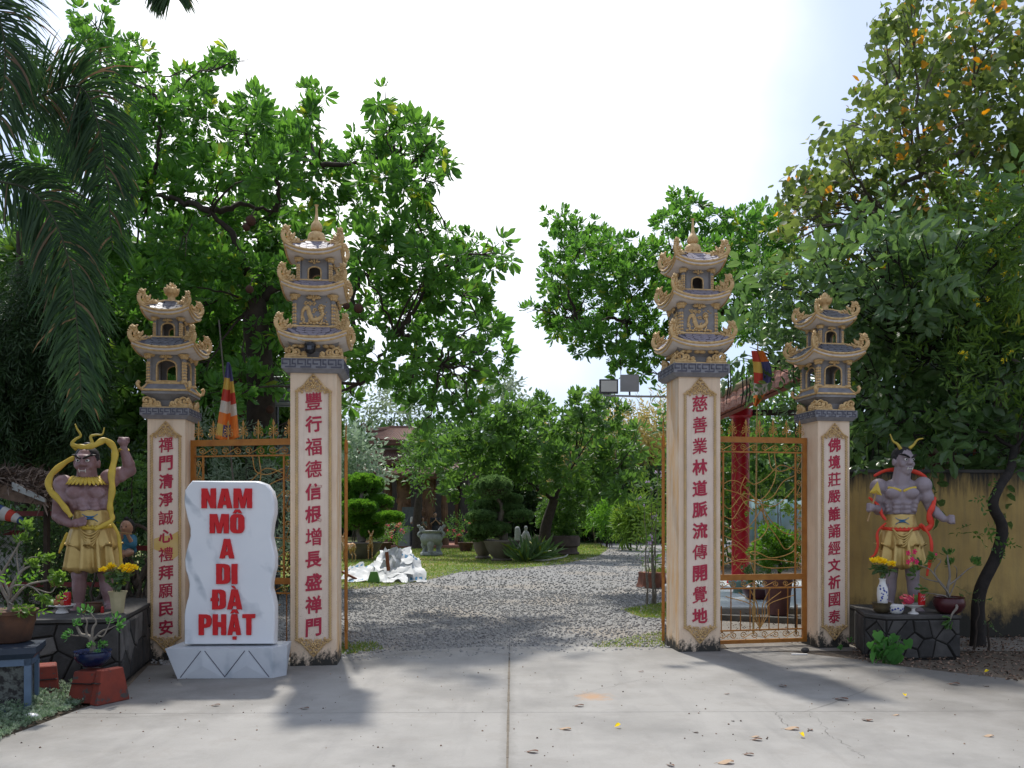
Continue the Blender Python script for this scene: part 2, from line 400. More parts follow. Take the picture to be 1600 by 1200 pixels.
# ================================================================ glyphs
_gc = {}
def glyph(ch, off=0.018, depth=0.055, shear=0.10):
    if ch in _gc: return _gc[ch]
    if ch in '豐傳莊嚴經誦國泰慈願禮德誠禪覺譽懺業善增福': off = 0.003
    if ch in '傳': off = 0.0
    cu = bpy.data.curves.new('glyph', 'FONT'); cu.body = ch; cu.size = 1.0; cu.extrude = depth; cu.offset = off; cu.resolution_u = 2
    cu.bevel_depth = 0.010; cu.bevel_resolution = 0; cu.align_x = 'CENTER'
    o = bpy.data.objects.new('glyph', cu); COL.objects.link(o)
    dg = bpy.context.evaluated_depsgraph_get(); me = bpy.data.meshes.new_from_object(o.evaluated_get(dg))
    bpy.data.objects.remove(o); bpy.data.curves.remove(cu)
    k = len(me.vertices); a = np.empty(k*3, dtype=np.float32); me.vertices.foreach_get('co', a); a = a.reshape(-1, 3)
    lo, hi = a.min(0), a.max(0); c = (lo+hi)/2; a[:, :2] -= c[:2]; s_ = max(hi[0]-lo[0], hi[1]-lo[1]); a[:, :2] /= s_
    a[:, 1] += shear*a[:, 0]                         # brush writing rises to the right
    ph = (hash(ch) % 100)/10 if False else (ord(ch) % 63)/10
    a[:, 0] += 0.014*np.sin(a[:, 1]*9+ph); a[:, 1] += 0.012*np.sin(a[:, 0]*11+ph)
    b = a.copy(); b[:, 1] = a[:, 2]; b[:, 2] = a[:, 1]; b[:, 1] = -b[:, 1]    # stand it up, facing -y
    me.vertices.foreach_set('co', b.ravel()); me.update(); me.materials.clear(); me.materials.append(MATS['glyph_red'])
    _gc[ch] = me; return me

# ================================================================ pillars
px = 1/146.9       # one photo pixel at the tall left pillar
def swirl_tuft(mb, x, z, s, sg=1, y=0, r=0.012):
    """a curling cloud scroll with a round head, in the xz plane"""
    mb.tube([(x+sg*a*s, y+c, z+b*s) for a, c, b in spiral(0.0, 0.35, 0.33, 1.15, -PI/2, 1, 12, 0.3)], [r*1.3]*6+[r]*7, 6)
    mb.ell((x+sg*0.0*s, y, z+0.36*s), (r*1.5, r*1.3, r*1.5), 7, 4)
def corner_mesh(scale=1.0):
    """upswept scroll-and-leaf ornament for a roof corner; local +x points outward along the hip"""
    mb = MB(); s = 0.185*scale; th = 0.0185*scale
    # outer C curve rising from the hip
    c = bez([(-1.15, 0, 0.02), (-0.75, 0, -0.06), (-0.3, 0, -0.06), (0.04, 0, 0.10), (0.14, 0, 0.40), (0.02, 0, 0.66), (-0.08, 0, 0.80)], 5)
    mb.tube([v*s for v in c], [th*(0.5+0.55*math.sin(PI*min(1, i/len(c)+.15))) for i in range(len(c))], 7, flat=1.4)
    # head with beak-like tufts
    for k, (a, b, q) in enumerate([(-0.06, .86, .8), (-0.17, 0.78, .6), (0.04, .90, .55), (-0.02, .98, .5), (-0.22, 0.68, .55), (0.08, 0.78, .5), (-0.14, .96, .4), (0.16, .62, .4), (0.19, .48, .4), (-.1, .6, .4)]):
        mb.ell((a*s, random.uniform(-.3, .3)*th, b*s), (th*1.3*q*1.4, th*1.3*q, th*1.5*q*1.3), 6, 4, (0, k, 0))
    mb.tube([v*s for v in bez([(-0.1, 0, .80), (-0.22, 0, .90), (-0.20, 0, 1.02), (-0.30, 0, 1.06)], 4)], th*0.45, 5)
    # inner spirals
    for cx, cz, r0, t, d in ((-0.22, 0.25, 0.17, 1.3, 1), (-0.52, 0.14, 0.13, 1.2, -1), (-0.80, 0.08, 0.09, 1.1, 1)):
        mb.tube([Vector(v)*s for v in spiral(cx, cz, r0, t, 0.4, d, 12, 0.2)], th*0.55, 5)
        mb.ell((cx*s, 0, cz*s), th*0.7, 6, 4)
    # leaf flames standing on the hip
    for x0, h, ln in ((-0.35, 0.42, 0.30), (-0.52, 0.30, 0.30), (-0.70, 0.26, 0.2), (-0.9, 0.18, 0.2), (-0.15, 0.55, 0.1), (-0.42, 0.55, 0.22)):
        p = bez([(x0, 0, h-0.22), (x0+0.02, 0.01, h-0.05), (x0-ln*0.5, 0, h+0.08), (x0-ln*0.6, 0, h+0.2)], 4)
        k = len(p); mb.tube([v*s for v in p], [th*0.8*math.sin(PI*(0.2+0.75*i/k)) for i in range(k)], 5, flat=0.8)
    for x0, z0, q in ((-.3, .5, .8), (-.45, .42, .7), (-.62, .34, .6), (-.22, .62, .6), (-.12, .38, .5), (-.36, .28, .7), (-.58, .2, .6)): mb.ell((x0*s, random.choice((-1, 1))*th*.5, z0*s), (th*q*1.2, th*q, th*q*1.7), 6, 4, (0, -.6, 0))
    for i in range(10):
        x0 = -1.05+i*0.1; mb.ell((x0*s, random.choice((-1, 1))*th*0.7, (0.03+0.06*math.sin(i*1.9))*s), th*random.uniform(.5, .8), 5, 4)
    return mb.mesh('corner_scroll', MATS['gold_paint'], 60)
CORNER = corner_mesh()

def roof_z(u, v, a, b, ze, zt, lift):
    r = max(abs(u), abs(v)); m_ = min(abs(u), abs(v)); s = m_/r if r > 1e-6 else 0
    t = (r-b)/(a-b) if a > b else 0; t = max(0, min(1, t))
    g = (1-t)**0.95
    return ze+(zt-ze)*g + lift*(s**2.3)*(t**1.5)
def make_roof(root, name, a, b, ze, zt, lift, tmat, rows, per, thick=5*px, cs=1.0, ridge=True):
    """curved four-sided roof: soffit and body (part), gold edge bands, tiles, corner scrolls"""
    N = 12
    body = MB(); sides = [lambda s, r: (s*r, -r), lambda s, r: (r, s*r), lambda s, r: (-s*r, r), lambda s, r: (-r, -s*r)]
    for q in sides:
        for surf in (0, 1):
            vs_ = []; K = 6
            body.cur = 1 if surf == 0 else 0; r0 = b if surf == 0 else b*0.75
            for i in range(K+1):
                r = r0+(a-r0)*i/K
                for j in range(N+1):
                    s = -1+2*j/N; x, y = q(s, r)
                    z = roof_z(x, y, a, b, ze, zt, lift) if surf == 0 else (ze-thick - 0.012*(1-i/K) + lift*(abs(s)**2.3)*((i/K)**1.5) - 0.02*math.sin(PI*i/K))
                    vs_.append((x, y, z))
            fs = []
            for i in range(K):
                for j in range(N):
                    f = (i*(N+1)+j, i*(N+1)+j+1, (i+1)*(N+1)+j+1, (i+1)*(N+1)+j)
                    fs.append(f[::-1] if surf == 0 else f)
            body.add(vs_, fs)
        # rim closing top and soffit
        vs_ = []
        for j in range(N+1):
            s = -1+2*j/N; x, y = q(s, a); z = ze+lift*abs(s)**2.3; vs_ += [(x, y, z-thick), (x, y, z)]
        body.add(vs_, [(2*j, 2*j+2, 2*j+3, 2*j+1) for j in range(N)])
    rf = body.obj(name, [MATS['roof_white'], MATS['fret_dark']], root, 40)
    # double gold moulding along the eave + hips
    mb = MB()
    for q in sides:
        for dr, dz, rr in ((0.006, 0.4, 2.0*px), (0.0, -thick/px-0.6, 1.5*px)):
            pts = [(*q(-1+2*j/16, a+dr), ze+lift*abs(-1+2*j/16)**2.3+dz*px) for j in range(17)]
            mb.tube(pts, rr, 6)
    for sx in (-1, 1):
        for sy in (-1, 1):
            pts = []
            for i in range(9):
                r = b+(a-b)*i/8; pts.append((sx*r, sy*r, roof_z(r, r, a, b, ze, zt, lift)+1.2*px))
            mb.tube(pts, 2.4*px, 6)
    if ridge:
        for q in sides: mb.tube([(*q(-1, b), zt+1*px), (*q(1, b), zt+1*px)], 2.2*px, 6)
    mb.obj('gold_edge', MATS['gold_paint'], rf, 50)
    # tiles: fish-scale slates laid in rows, one object each
    tw = 2*a*0.94/per; tl = (a-b)/rows*1.35
    key = (round(tw, 4), round(tl, 4), tmat)
    if key not in TILE:
        t = MB(); t.prism([(-tw*.47, 0), (-tw*.47, -tl*.62), (-tw*.22, -tl), (tw*.22, -tl), (tw*.47, -tl*.62), (tw*.47, 0)], -0.004, 0.004)
        me = t.mesh('tile', MATS[tmat], 0); TILE[key] = me
    me = TILE[key]
    for qi, q in enumerate(sides):
        for i in range(rows):
            r = b+(a-b)*(i+0.98)/rows*0.965        # lower edge radius
            r_up = b+(a-b)*(i-0.1)/rows*0.965; r_up = max(r_up, b*1.0)
            n_ = max(2, int(2*r*0.9/tw))
            for j in range(n_):
                s = (j+0.5+(0.5 if i % 2 else 0)-n_/2)*tw/r
                if abs(s) > 0.93: continue
                x1, y1 = q(s, r); x0, y0 = q(s*min(1, r/r_up*0.999) if r_up > 0 else s, r_up)
                z1 = roof_z(x1, y1, a, b, ze, zt, lift)+0.010; z0 = roof_z(x0, y0, a, b, ze, zt, lift)+0.006
                dn = Vector((x1-x0, y1-y0, z1-z0)); 
                if dn.length < 1e-4: continue
                dn.normalize(); al = Vector(q(s+0.05, r)+(0,)) - Vector(q(s-0.05, r)+(0,))
                dzs = (roof_z(*q(min(1, s+.05), r), a, b, ze, zt, lift)-roof_z(*q(max(-1, s-.05), r), a, b, ze, zt, lift)); al.z = dzs; al.normalize()
                nn = dn.cross(al).normalized()
                if nn.z < 0: nn = -nn
                al = nn.cross(-dn) * -1; al.normalize()
                Mx = Matrix((al, -nn, -dn)).transposed().to_4x4(); Mx.translation = Vector((x1, y1, z1)) - dn*tl + Vector((0, 0, random.uniform(-.002, .002)))
                ob('tile', me, rf, mx=Mx)
    for k, (sx, sy) in enumerate(((-1, -1), (1, -1), (1, 1), (-1, 1))):
        ang = math.atan2(sy, sx)
        ob('corner_scroll', CORNER, rf, loc=(sx*(a-0.005), sy*(a-0.005), ze+lift+0.008), rot=(0, 0, ang+random.uniform(-.08, .08)), scale=(cs*1.15, cs*1.2, cs*random.uniform(.88, .98)))
    return rf
TILE = {}

def arch_pts(w, h, k=10):
    """cusped arch outline from the lower left corner round to the lower right"""
    pts = [(-w, 0), (-w, h*0.62)]
    for i in range(k+1):
        t = PI - PI*i/k; b = 1+0.06*math.sin(3*t)**2
        pts.append((w*math.cos(t)*b*0.98, h*0.62+h*0.38*math.sin(t)**0.8 if math.sin(t) > 0 else h*0.62))
    pts += [(w, h*0.62), (w, 0)]; return pts
def arch_wall(mb, hw, z0, z1, aw, az0, ah, y, t, Mx=None):
    """wall face with an arched opening, thickness t, lying at depth y"""
    ar = [(x, az0+z) for x, z in arch_pts(aw, ah)]
    n = len(ar); out = []
    for x, z in ar:      # project on the rectangle
        tx = x/aw
        out.append((tx*hw if False else x, z))
    rect = []
    c = (0, (az0+az0+ah)/2)
    for x, z in ar:
        dx, dz = x-c[0], z-c[1]
        k = min((hw/abs(dx)) if abs(dx) > 1e-6 else 1e9, ((z1-c[1])/dz) if dz > 1e-6 else (((c[1]-z0)/-dz) if dz < -1e-6 else 1e9))
        rect.append((dx*k+c[0], dz*k+c[1]))
    rect[0] = (-hw, z0); rect[-1] = (hw, z0)
    # snap the nearest points to the upper corners
    for cx in (-hw, hw):
        i = min(range(n), key=lambda q: (rect[q][0]-cx)**2+(rect[q][1]-z1)**2); rect[i] = (cx, z1)
    for yy, fl in ((y, False), (y+t, True)):
        vs_ = [(p[0], yy, p[1]) for p in ar]+[(p[0], yy, p[1]) for p in rect]
        fs = [(i, i+1, n+i+1, n+i) for i in range(n-1)]+[(n-1, 0, n, 2*n-1)]
        mb.add(vs_, [f if fl else f[::-1] for f in fs], Mx)
    vs_ = [(p[0], y, p[1]) for p in ar]+[(p[0], y+t, p[1]) for p in ar]
    mb.add(vs_, [(i, (i+1) % n, n+(i+1) % n, n+i) for i in range(n)], Mx)
def lantern(root, name, hw, z0, z1, aw, ah, az, colr=3.6*px):
    """small storey with four arched openings, gold surrounds, knobbed posts and flaring capitals"""
    mb = MB(); fr = MB()
    for k in range(4):
        Mx = Matrix.Rotation(k*PI/2, 4, 'Z')
        arch_wall(mb, hw-0.003*(k % 2), z0, z1, aw, z0+az, ah, -hw+0.012, 0.022, Mx)
        pts = [(x*1.04, -hw+0.010, z0+az+z) for x, z in arch_pts(aw, ah)]
        fr.tube(pts+[pts[0]], 1.5*px, 6, Mx=Mx)
    b = mb.obj(name, MATS['slate_paint'], root, 20)
    fr.obj('window_frame', MATS['gold_paint'], b, 60)
    mb = MB(); mb.box(-hw*.9, hw*.9, -hw*.9, hw*.9, z0, z0+0.01); mb.obj('floor', MATS['slate_paint'], b, 0)
    posts(b, hw, z0, z1, colr)
def posts(parent, hw, z0, z1, r, knob=True):
    for sx in (-1, 1):
        for sy in (-1, 1):
            mb = MB(); x, y = sx*(hw-r*.3), sy*(hw-r*.3); h = z1-z0
            mb.cur = 0; mb.lathe([(r, 0), (r, h)], 8, (x, y, z0))
            mb.cur = 1; k = 7
            for i in range(k):
                z = z0+h*(0.06+0.72*i/k)
                for q in range(3):
                    a = math.atan2(sy, sx)+(q-1)*0.9
                    mb.ell((x+math.cos(a)*r*.85, y+math.sin(a)*r*.85, z), (r*.5, r*.5, r*random.uniform(.45, .8)), 6, 4)
            for q in range(5):      # capital of leaves
                a = math.atan2(sy, sx)+(q-2)*0.55
                mb.ell((x+math.cos(a)*r*1.2, y+math.sin(a)*r*1.2, z1-h*0.09), (r*.7, r*.7, h*0.10), 6, 4, (0, 0, a))
            mb.lathe([(r*1.6, 0), (r*2.3, h*.07), (r*2.2, h*.09)], 8, (x, y, z1-h*.1))
            mb.lathe([(r*1.5, 0), (r*1.5, h*.05), (r*1.1, h*.08)], 8, (x, y, z0))
            mb.obj('post', [MATS['slate_paint'], MATS['gold_paint']], parent, 60)
def sunburst(root, hw, z, parent=None, n=7, s=1.0):
    for k in range(4):
        mb = MB(); Mx = Matrix.Rotation(k*PI/2, 4, 'Z')
        for i in range(n):
            a = -PI*0.42+PI*0.84*i/(n-1)
            mb.ell((math.sin(a)*8*px*s, -hw-0.012, z+math.cos(a)*3.2*px*s), (1.7*px*s, 0.012, 4.2*px*s), 6, 4, (0, a, 0))
        mb.ell((0, -hw-0.014, z-1.5*px), (3*px*s, 0.014, 2.2*px*s), 7, 4)
        o = ob('sunburst', mb.mesh('sunburst', MATS['gold_paint'], 60), parent or root); o.matrix_local = Mx
def key_cap(root, hw, z0, z1):
    """flaring grey slab with a Greek key fret cut into its edge"""
    mb = MB(); h = z1-z0
    mb.frustum(hw*0.86, hw*0.86, z0-0.035, hw-0.004, hw-0.004, z0+0.004)
    mb.box(-hw, hw, -hw, hw, z0+0.003, z1)
    c = mb.obj('cap', MATS['fret_grey'], root, 0)
    fr = MB(); n = 4; uw = 2*hw*0.98/n; t = h*0.13
    for k in range(4):
        Mx = Matrix.Rotation(k*PI/2, 4, 'Z'); y0, y1 = -hw-0.004, -hw+0.01
        for i in range(n):
            x0 = -hw*0.98+i*uw; w = uw*0.92
            for a, b, p, q in ((0, .62, .80, .93), (0.0, .09, .40, .80), (0.0, .40, .40, .53), (.62-.09, .62, .28, .93), (.22, .62, .10, .23), (.62, .98, .10, .23), (.70, .98, .80, .93), (.70, .79, .40, .80), (.70, .92, .40, .53), (.92, .99, .2, .53)):
                fr.box(x0+a*w, x0+b*w, y0, y1, z0+p*h, z0+q*h, Mx)
    fr.obj('key_fret', MATS['fret_dark'], c, 0)
def cloud_scrolls(root, hw, z, h):
    """row of gold cloud scrolls round the plinth; the middle of each side stays open"""
    for k in range(4):
        for sg in (-1, 1):
            mb = MB(); r = 1.9*px
            mb.box(min(sg*hw, sg*hw*.22), max(sg*hw, sg*hw*.22), -0.012, 0.012, 0, 2.2*px)
            for x, s in ((0.86, 1.0), (0.62, 0.82), (0.36, 0.52)):
                X = sg*hw*x
                mb.tube([(X+sg*a*h*s*1.1, 0, b*h*s*1.0+0.0) for a, _, b in spiral(0, 0.55, 0.42, 1.1, -PI*.6, -1, 11, 0.25)], [r*1.2]*5+[r*.85]*7, 6)
                mb.ell((X, 0, h*s*.55), (r*1.4, r*1.2, r*1.4), 7, 4)
                mb.ell((X-sg*h*.28*s, 0, h*s*.25), (r*1.5, r, r*1.3), 6, 4)
                mb.tube([(X-sg*h*.35, 0, 0.01), (X-sg*h*.1*s, 0, h*.25*s), (X+sg*h*.25*s, 0, h*.2*s)], r*.9, 5)
            o = ob('cloud_scroll', mb.mesh('cloud_scroll', MATS['gold_paint'], 60), root)
            o.matrix_local = Matrix.Rotation(k*PI/2, 4, 'Z') @ Matrix.Translation((0, -hw, z))
rng_d = random.Random(2)
def dragon_relief(root, hw, z0, z1):
    """raised curling beast among clouds on each face of the storey"""
    for k in range(4):
        mb = MB(); y = -hw-0.006; w = hw*0.72; h = z1-z0; sg = 1 if k % 2 == 0 else -1
        c = bez([(-.85, 0, .25), (-.75, 0, .6), (-.45, 0, .72), (-.3, 0, .45), (-.1, 0, .25), (.3, 0, .28), (.6, 0, .45), (.5, 0, .7)], 5)
        n = len(c)
        for i, v in enumerate(c):
            r = (0.012+0.016*math.sin(PI*i/n))
            mb.ell((sg*v.x*w, y, z0+h*v.z), (r, 0.016, r), 7, 4)
        for i in range(9):
            a = i*0.7; mb.ell((sg*(.5+.17*math.cos(a))*w, y, z0+h*(.70+.13*math.sin(a))), (0.011, 0.014, 0.011), 6, 4)
        mb.ell((sg*.5*w, y-.006, z0+h*.7), (0.024, 0.022, 0.022), 8, 5)
        for x in (-.75, -.35, 0.1, .5): mb.tube([(sg*x*w, y, z0+h*.4), (sg*(x+.08)*w, y, z0+h*.25), (sg*(x-.02)*w, y, z0+h*.14)], 0.009, 5)
        for i in range(26): x = rng_d.uniform(-.95, .95); z = rng_d.uniform(.05, .98); mb.ell((x*w, y+.004, z0+z*h), (rng_d.uniform(.006, .013), .010, rng_d.uniform(.005, .010)), 6, 4)
        for i in range(9): mb.ell(((-.9+i*.225)*w, y, z0+h*(.10+.03*(i % 2))), (0.019, 0.014, 0.015), 6, 4)
        for x, z in ((-.3, .88), (.0, .86), (-.55, .9), (.05, .62)):
            mb.tube([(sg*x*w+a, y, z0+z*h+b) for a, _, b in spiral(0, 0, 0.022, 1.2, x*5, 1, 9, .3)], 0.006, 5)
        o = ob('dragon_relief', mb.mesh('relief', MATS['gold_paint'], 60), root); o.matrix_local = Matrix.Rotation(k*PI/2, 4, 'Z')

def crest(mb, w, h, s=1.0):
    """triangular leaf-scroll crest in local xz, base at z=0, apex at z=h"""
    for sg in (-1, 1):
        e = bez([(sg*w, 0, 0), (sg*w*.62, 0, h*.26), (sg*w*.3, 0, h*.66), (0, 0, h)], 5)
        mb.tube(e, 0.007*s, 5)
        for i in range(12):
            t = i/11; v = e[min(len(e)-1, int(t*(len(e)-1)))]
            mb.ell((v.x*.93, -0.004, v.z*.86+0.005), (0.016*s*(1-.4*t), 0.014, 0.011*s), 6, 4, (0, sg*(0.7+t), 0))
        for x, z, r in ((.72, .08, .030), (.48, .20, .034), (.24, .36, .036), (.20, .12, .032)):
            mb.tube([(sg*x*w+a*s, -.004, z*h+b*s) for a, _, b in spiral(0, 0, r, 1.3, 1+x*4, sg, 11, .2)], 0.006*s, 5)
            mb.ell((sg*x*w, -.006, z*h), 0.009*s, 6, 4)
        for x, z in ((.85, .02), (.6, -.03), (.36, .04), (.12, .5), (.1, .72)):
            mb.ell((sg*x*w, -.003, z*h), (0.020*s, 0.013, 0.012*s), 6, 4, (0, sg*x*2, 0))
    for i in range(6):
        a = i*PI/3; mb.ell((.020*s*math.cos(a), -.008, h*.32+.020*s*math.sin(a)), (.011*s, .012, .011*s), 6, 4)
    mb.ell((0, -.014, h*.32), .011*s, 6, 4); mb.ell((0, -.006, h*.62), (.014*s, .012, .03*s), 6, 4)
def rope(mb, p0, p1, r=0.0135, pitch=0.028):
    p0, p1 = Vector(p0), Vector(p1); n = max(2, int((p1-p0).length/pitch)); d = (p1-p0).normalized()
    for i in range(n):
        c = p0.lerp(p1, (i+.5)/n)
        mb.ell(c, (r*1.05, r*.9, pitch*.78), 6, 4, Matrix.Rotation(0.62, 3, 'Y'))
    mb.tube([p0, p1], r*.8, 6)

def shaft(root, hw, H, chars, zt, zb, zc0, zc1, pw, csz, cr=1.0):
    """shaft with a sunk inscription panel, rope border, crests and eleven characters; z in metres"""
    bw = 0.012
    mb = MB(); mb.box(-hw, hw, -hw, hw, -0.1, H); s = mb.obj('shaft', MATS['shaft_paint'], root, 0)
    m = s.modifiers.new('bevel', 'BEVEL'); m.width = 0.012; m.segments = 2
    y = -hw-0.004
    mb = MB(); ap = zt+0.10*cr; ab = zb-0.10*cr
    poly = [(-pw, zb), (0, ab), (pw, zb), (pw, zt), (0, ap), (-pw, zt)]
    mb.prism(poly, y, y+0.02)
    pan = mb.obj('panel', MATS['panel_paint'], root, 0)
    mb = MB(); yy = y-0.010
    rope(mb, (-pw, yy, zb+.02), (-pw, yy, zt)); rope(mb, (pw, yy, zb+.02), (pw, yy, zt))
    mb.obj('rope_border', MATS['rope_gold'], pan, 60)
    mb = MB(); crest(mb, pw+0.02, 0.185*cr, cr); o = ob('crest', mb.mesh('crest', MATS['gold_paint'], 60), pan, loc=(0, yy, zt))
    mb = MB(); crest(mb, pw+0.02, 0.185*cr, cr); o = ob('crest', mb.mesh('crest', MATS['gold_paint'], 60), pan, loc=(0, yy, zb+.01), rot=(0, PI, 0))
    n = len(chars)
    for i, ch in enumerate(chars):
        z = zc0+(zc1-zc0)*i/(n-1)
        ob('character', glyph(ch), pan, loc=(0, y-0.003, z), scale=(csz*random.uniform(.95, 1.02), csz*.30, csz*random.uniform(1.0, 1.07)))
    return s

def tall_pillar(label, loc, rot, sc, chars, mirror, lamp=False):
    root = thing('gate_pillar', label, 'gate pillar', loc, rot, 'inscribed gate pillars with pagoda tops', sc)
    hw = 0.245
    for c in [0]:
        shaft(root, hw, 3.145, chars, (1040-612)*px, (1040-1000)*px, (1040-627)*px, (1040-980)*px, 0.173, 0.178)
    z = lambda y_: (1040-y_)*px
    key_cap(root, 47.5*px, z(578), z(562))
    mb = MB(); mb.box(-44*px, 44*px, -44*px, 44*px, z(562), z(559.5)); mb.obj('ledge', MATS['gold_paint'], root, 0)
    mb = MB(); mb.frustum(31*px, 31*px, z(559.5), 29*px, 29*px, z(548)); mb.frustum(29*px, 29*px, z(548), 40*px, 40*px, z(534))
    mb.obj('plinth', MATS['slate_paint'], root, 0)
    for k in range(4):     # brackets under the lowest eave
        mb = MB()
        for x in (-.75, -.5, -.12, .12, .5, .75): mb.ell((x*38*px, -36*px, z(541)), (6*px, 0.022, 3.2*px), 7, 4, (0, x*.4, 0))
        o = ob('bracket', mb.mesh('bracket', MATS['gold_paint'], 60), root); o.matrix_local = Matrix.Rotation(k*PI/2, 4, 'Z')
    cloud_scrolls(root, 42*px, z(559), 17*px)
    make_roof(root, 'roof', 52*px, 34*px, z(530), z(511), 11*px, 'tile_mauve', 4, 7)
    mb = MB(); mb.box(-31*px, 31*px, -31*px, 31*px, z(512), z(457)); st = mb.obj('storey', MATS['slate_paint'], root, 0)
    posts(st, 30*px, z(511), z(459), 4.2*px); dragon_relief(st, 31*px, z(509), z(468)); sunburst(root, 33*px, z(466), st)
    make_roof(root, 'roof', 48*px, 28*px, z(452), z(437), 11*px, 'tile_mauve', 4, 7)
    lantern(root, 'lantern', 25*px, z(438), z(400), 9.5*px, 22*px, 3*px); sunburst(root, 26*px, z(407), root, 5, .8)
    make_roof(root, 'roof', 43*px, 15*px, z(393), z(371), 11*px, 'tile_mauve', 5, 7, ridge=True)
    mb = MB(); mb.lathe([(15*px, 0), (15*px, 2*px), (9*px, 3*px), (7*px, 4*px), (10*px, 6*px), (13.5*px, 11*px), (14*px, 15*px), (11.5*px, 20*px), (7*px, 22.5*px), (6*px, 23.5*px), (8.5*px, 25*px), (9.5*px, 29*px), (8.5*px, 34*px), (5*px, 39*px), (3*px, 43*px), (2.2*px, 52*px), (1.7*px, 62*px), (2.6*px, 64.5*px), (3.5*px, 66*px), (0.5*px, 66.5*px)], 16, (0, 0, z(373)))
    for i in range(8):
        a = i*PI/4; mb.ell((math.cos(a)*11.5*px, math.sin(a)*11.5*px, z(373)+12*px), (3*px, 6.5*px, 8*px), 6, 5, (0, -0.25, a))
    mb.obj('finial', MATS['gold_paint'], root, 60)
    return root

def short_pillar(label, loc, rot, sc, chars, mirror=False):
    root = thing('gate_pillar', label, 'gate pillar', loc, rot, 'inscribed gate pillars with pagoda tops', sc)
    q = 1/140.6; z = lambda y_: (1030-y_)*q
    shaft(root, 0.203, z(649), chars, z(682), z(997), z(695), z(980), 0.150, 0.158, 0.9)
    key_cap(root, 37*q, z(650), z(638))
    mb = MB(); mb.box(-34*q, 34*q, -34*q, 34*q, z(638), z(636)); mb.obj('ledge', MATS['gold_paint'], root, 0)
    mb = MB(); mb.frustum(22*q, 22*q, z(636), 22*q, 22*q, z(625)); mb.frustum(22*q, 22*q, z(625), 32*q, 32*q, z(616)); mb.box(-35*q, 35*q, -35*q, 35*q, z(616), z(612)); 
    mb.obj('plinth', MATS['slate_paint'], root, 0)
    cloud_scrolls(root, 33*q, z(636), 17*q)
    mb = MB(); mb.frustum(35*q, 35*q, z(611), 27*q, 27*q, z(598)); sk = mb.obj('skirt_roof', MATS['fret_grey'], root, 0)
    mb = MB()
    for sx in (-1, 1):
        for sy in (-1, 1):
            mb.tube([(sx*27*q, sy*27*q, z(597)), (sx*31*q, sy*31*q, z(604)), (sx*35*q, sy*35*q, z(609)), (sx*38*q, sy*38*q, z(607)), (sx*39.5*q, sy*39.5*q, z(601)), (sx*37.5*q, sy*37.5*q, z(598))], [1.6*q, 1.6*q, 2.2*q, 2.8*q, 2.8*q, 3.2*q], 6)
    for k in range(4):
        Mx = Matrix.Rotation(k*PI/2, 4, 'Z')
        mb.tube([(-35*q, -35*q, z(610)), (35*q, -35*q, z(610))], 1.8*q, 6, Mx=Mx); mb.tube([(-27*q, -27*q, z(598)), (27*q, -27*q, z(598))], 2.2*q, 6, Mx=Mx)
    mb.obj('gold_edge', MATS['gold_paint'], sk, 60)
    lantern(root, 'lantern', 27*q, z(598), z(553), 14.5*q, 33*q, 3*q, 4*q); sunburst(root, 28*q, z(559), root, 7, .9)
    make_roof(root, 'roof', 46*q, 24*q, z(546), z(527), 9*q, 'tile_grey', 4, 7, 5*q, 1.0)
    lantern(root, 'lantern', 20*q, z(527), z(494), 9.5*q, 22*q, 2.5*q, 3.2*q); sunburst(root, 20*q, z(500), root, 7, .7)
    make_roof(root, 'roof', 36*q, 8*q, z(487), z(466), 9*q, 'tile_black', 5, 6, 5*q, 0.88)
    mb = MB(); mb.lathe([(8*q, 0), (8*q, 1.5*q), (6*q, 3*q), (5.5*q, 9*q), (9*q, 13*q), (11*q, 18*q), (10*q, 22*q), (5*q, 24*q), (4*q, 26*q)], 14, (0, 0, z(466)))
    for ring, (rr, zz, s_, tl_) in enumerate(((10*q, 17*q, 1, -.3), (6.5*q, 23*q, .85, -.15), (2.5*q, 28*q, .7, 0))):
        n_ = (8, 6, 3)[ring]
        for i in range(n_):
            a = (i+.5*ring)*2*PI/n_; mb.ell((math.cos(a)*rr, math.sin(a)*rr, z(466)+zz), (1.6*q*s_, 4*q*s_, 6*q*s_), 6, 5, Euler((0, -tl_, a)).to_matrix())
    mb.obj('finial', MATS['gold_paint'], root, 60)
    return root

GR = R(6)
def pl_loc(px0, px1, py, hw):
    """root centre of a pillar from the two foot corners of its front face"""
    D = EYE*F/(py-HY); c = Vector((((px0+px1)/2-800)/F*D, D, 0)); return c+Vector((-math.sin(GR), math.cos(GR), 0))*hw
LP = pl_loc(454, 526, 1040, .245); RP = pl_loc(1061, 1125, 1018, .245)
tall_l = tall_pillar('tall cream pillar beside the marble slab, security camera on its pagoda top', LP, GR, 1.0, '豐行福德信根增長盛禅門', False)
tall_r = tall_pillar('tall cream pillar with sunlit left face standing before the red column', RP, GR, 1.035, '慈善業林道脈流傳開覺地', True)
LO = pl_loc(231, 288, 1030, .203); RO = pl_loc(1278, 1325, 1010, .203)
short_l = short_pillar('shorter pillar with a yellow paint smear between horned statue and marble slab', LO, GR, 1.0, '禪門清淨誠心禮拜願民安')
short_r = short_pillar('shorter pillar half hidden by leaves at the end of the yellow wall', RO, GR+R(3), 1.03, '佛境莊嚴誰誦經文祈國泰')
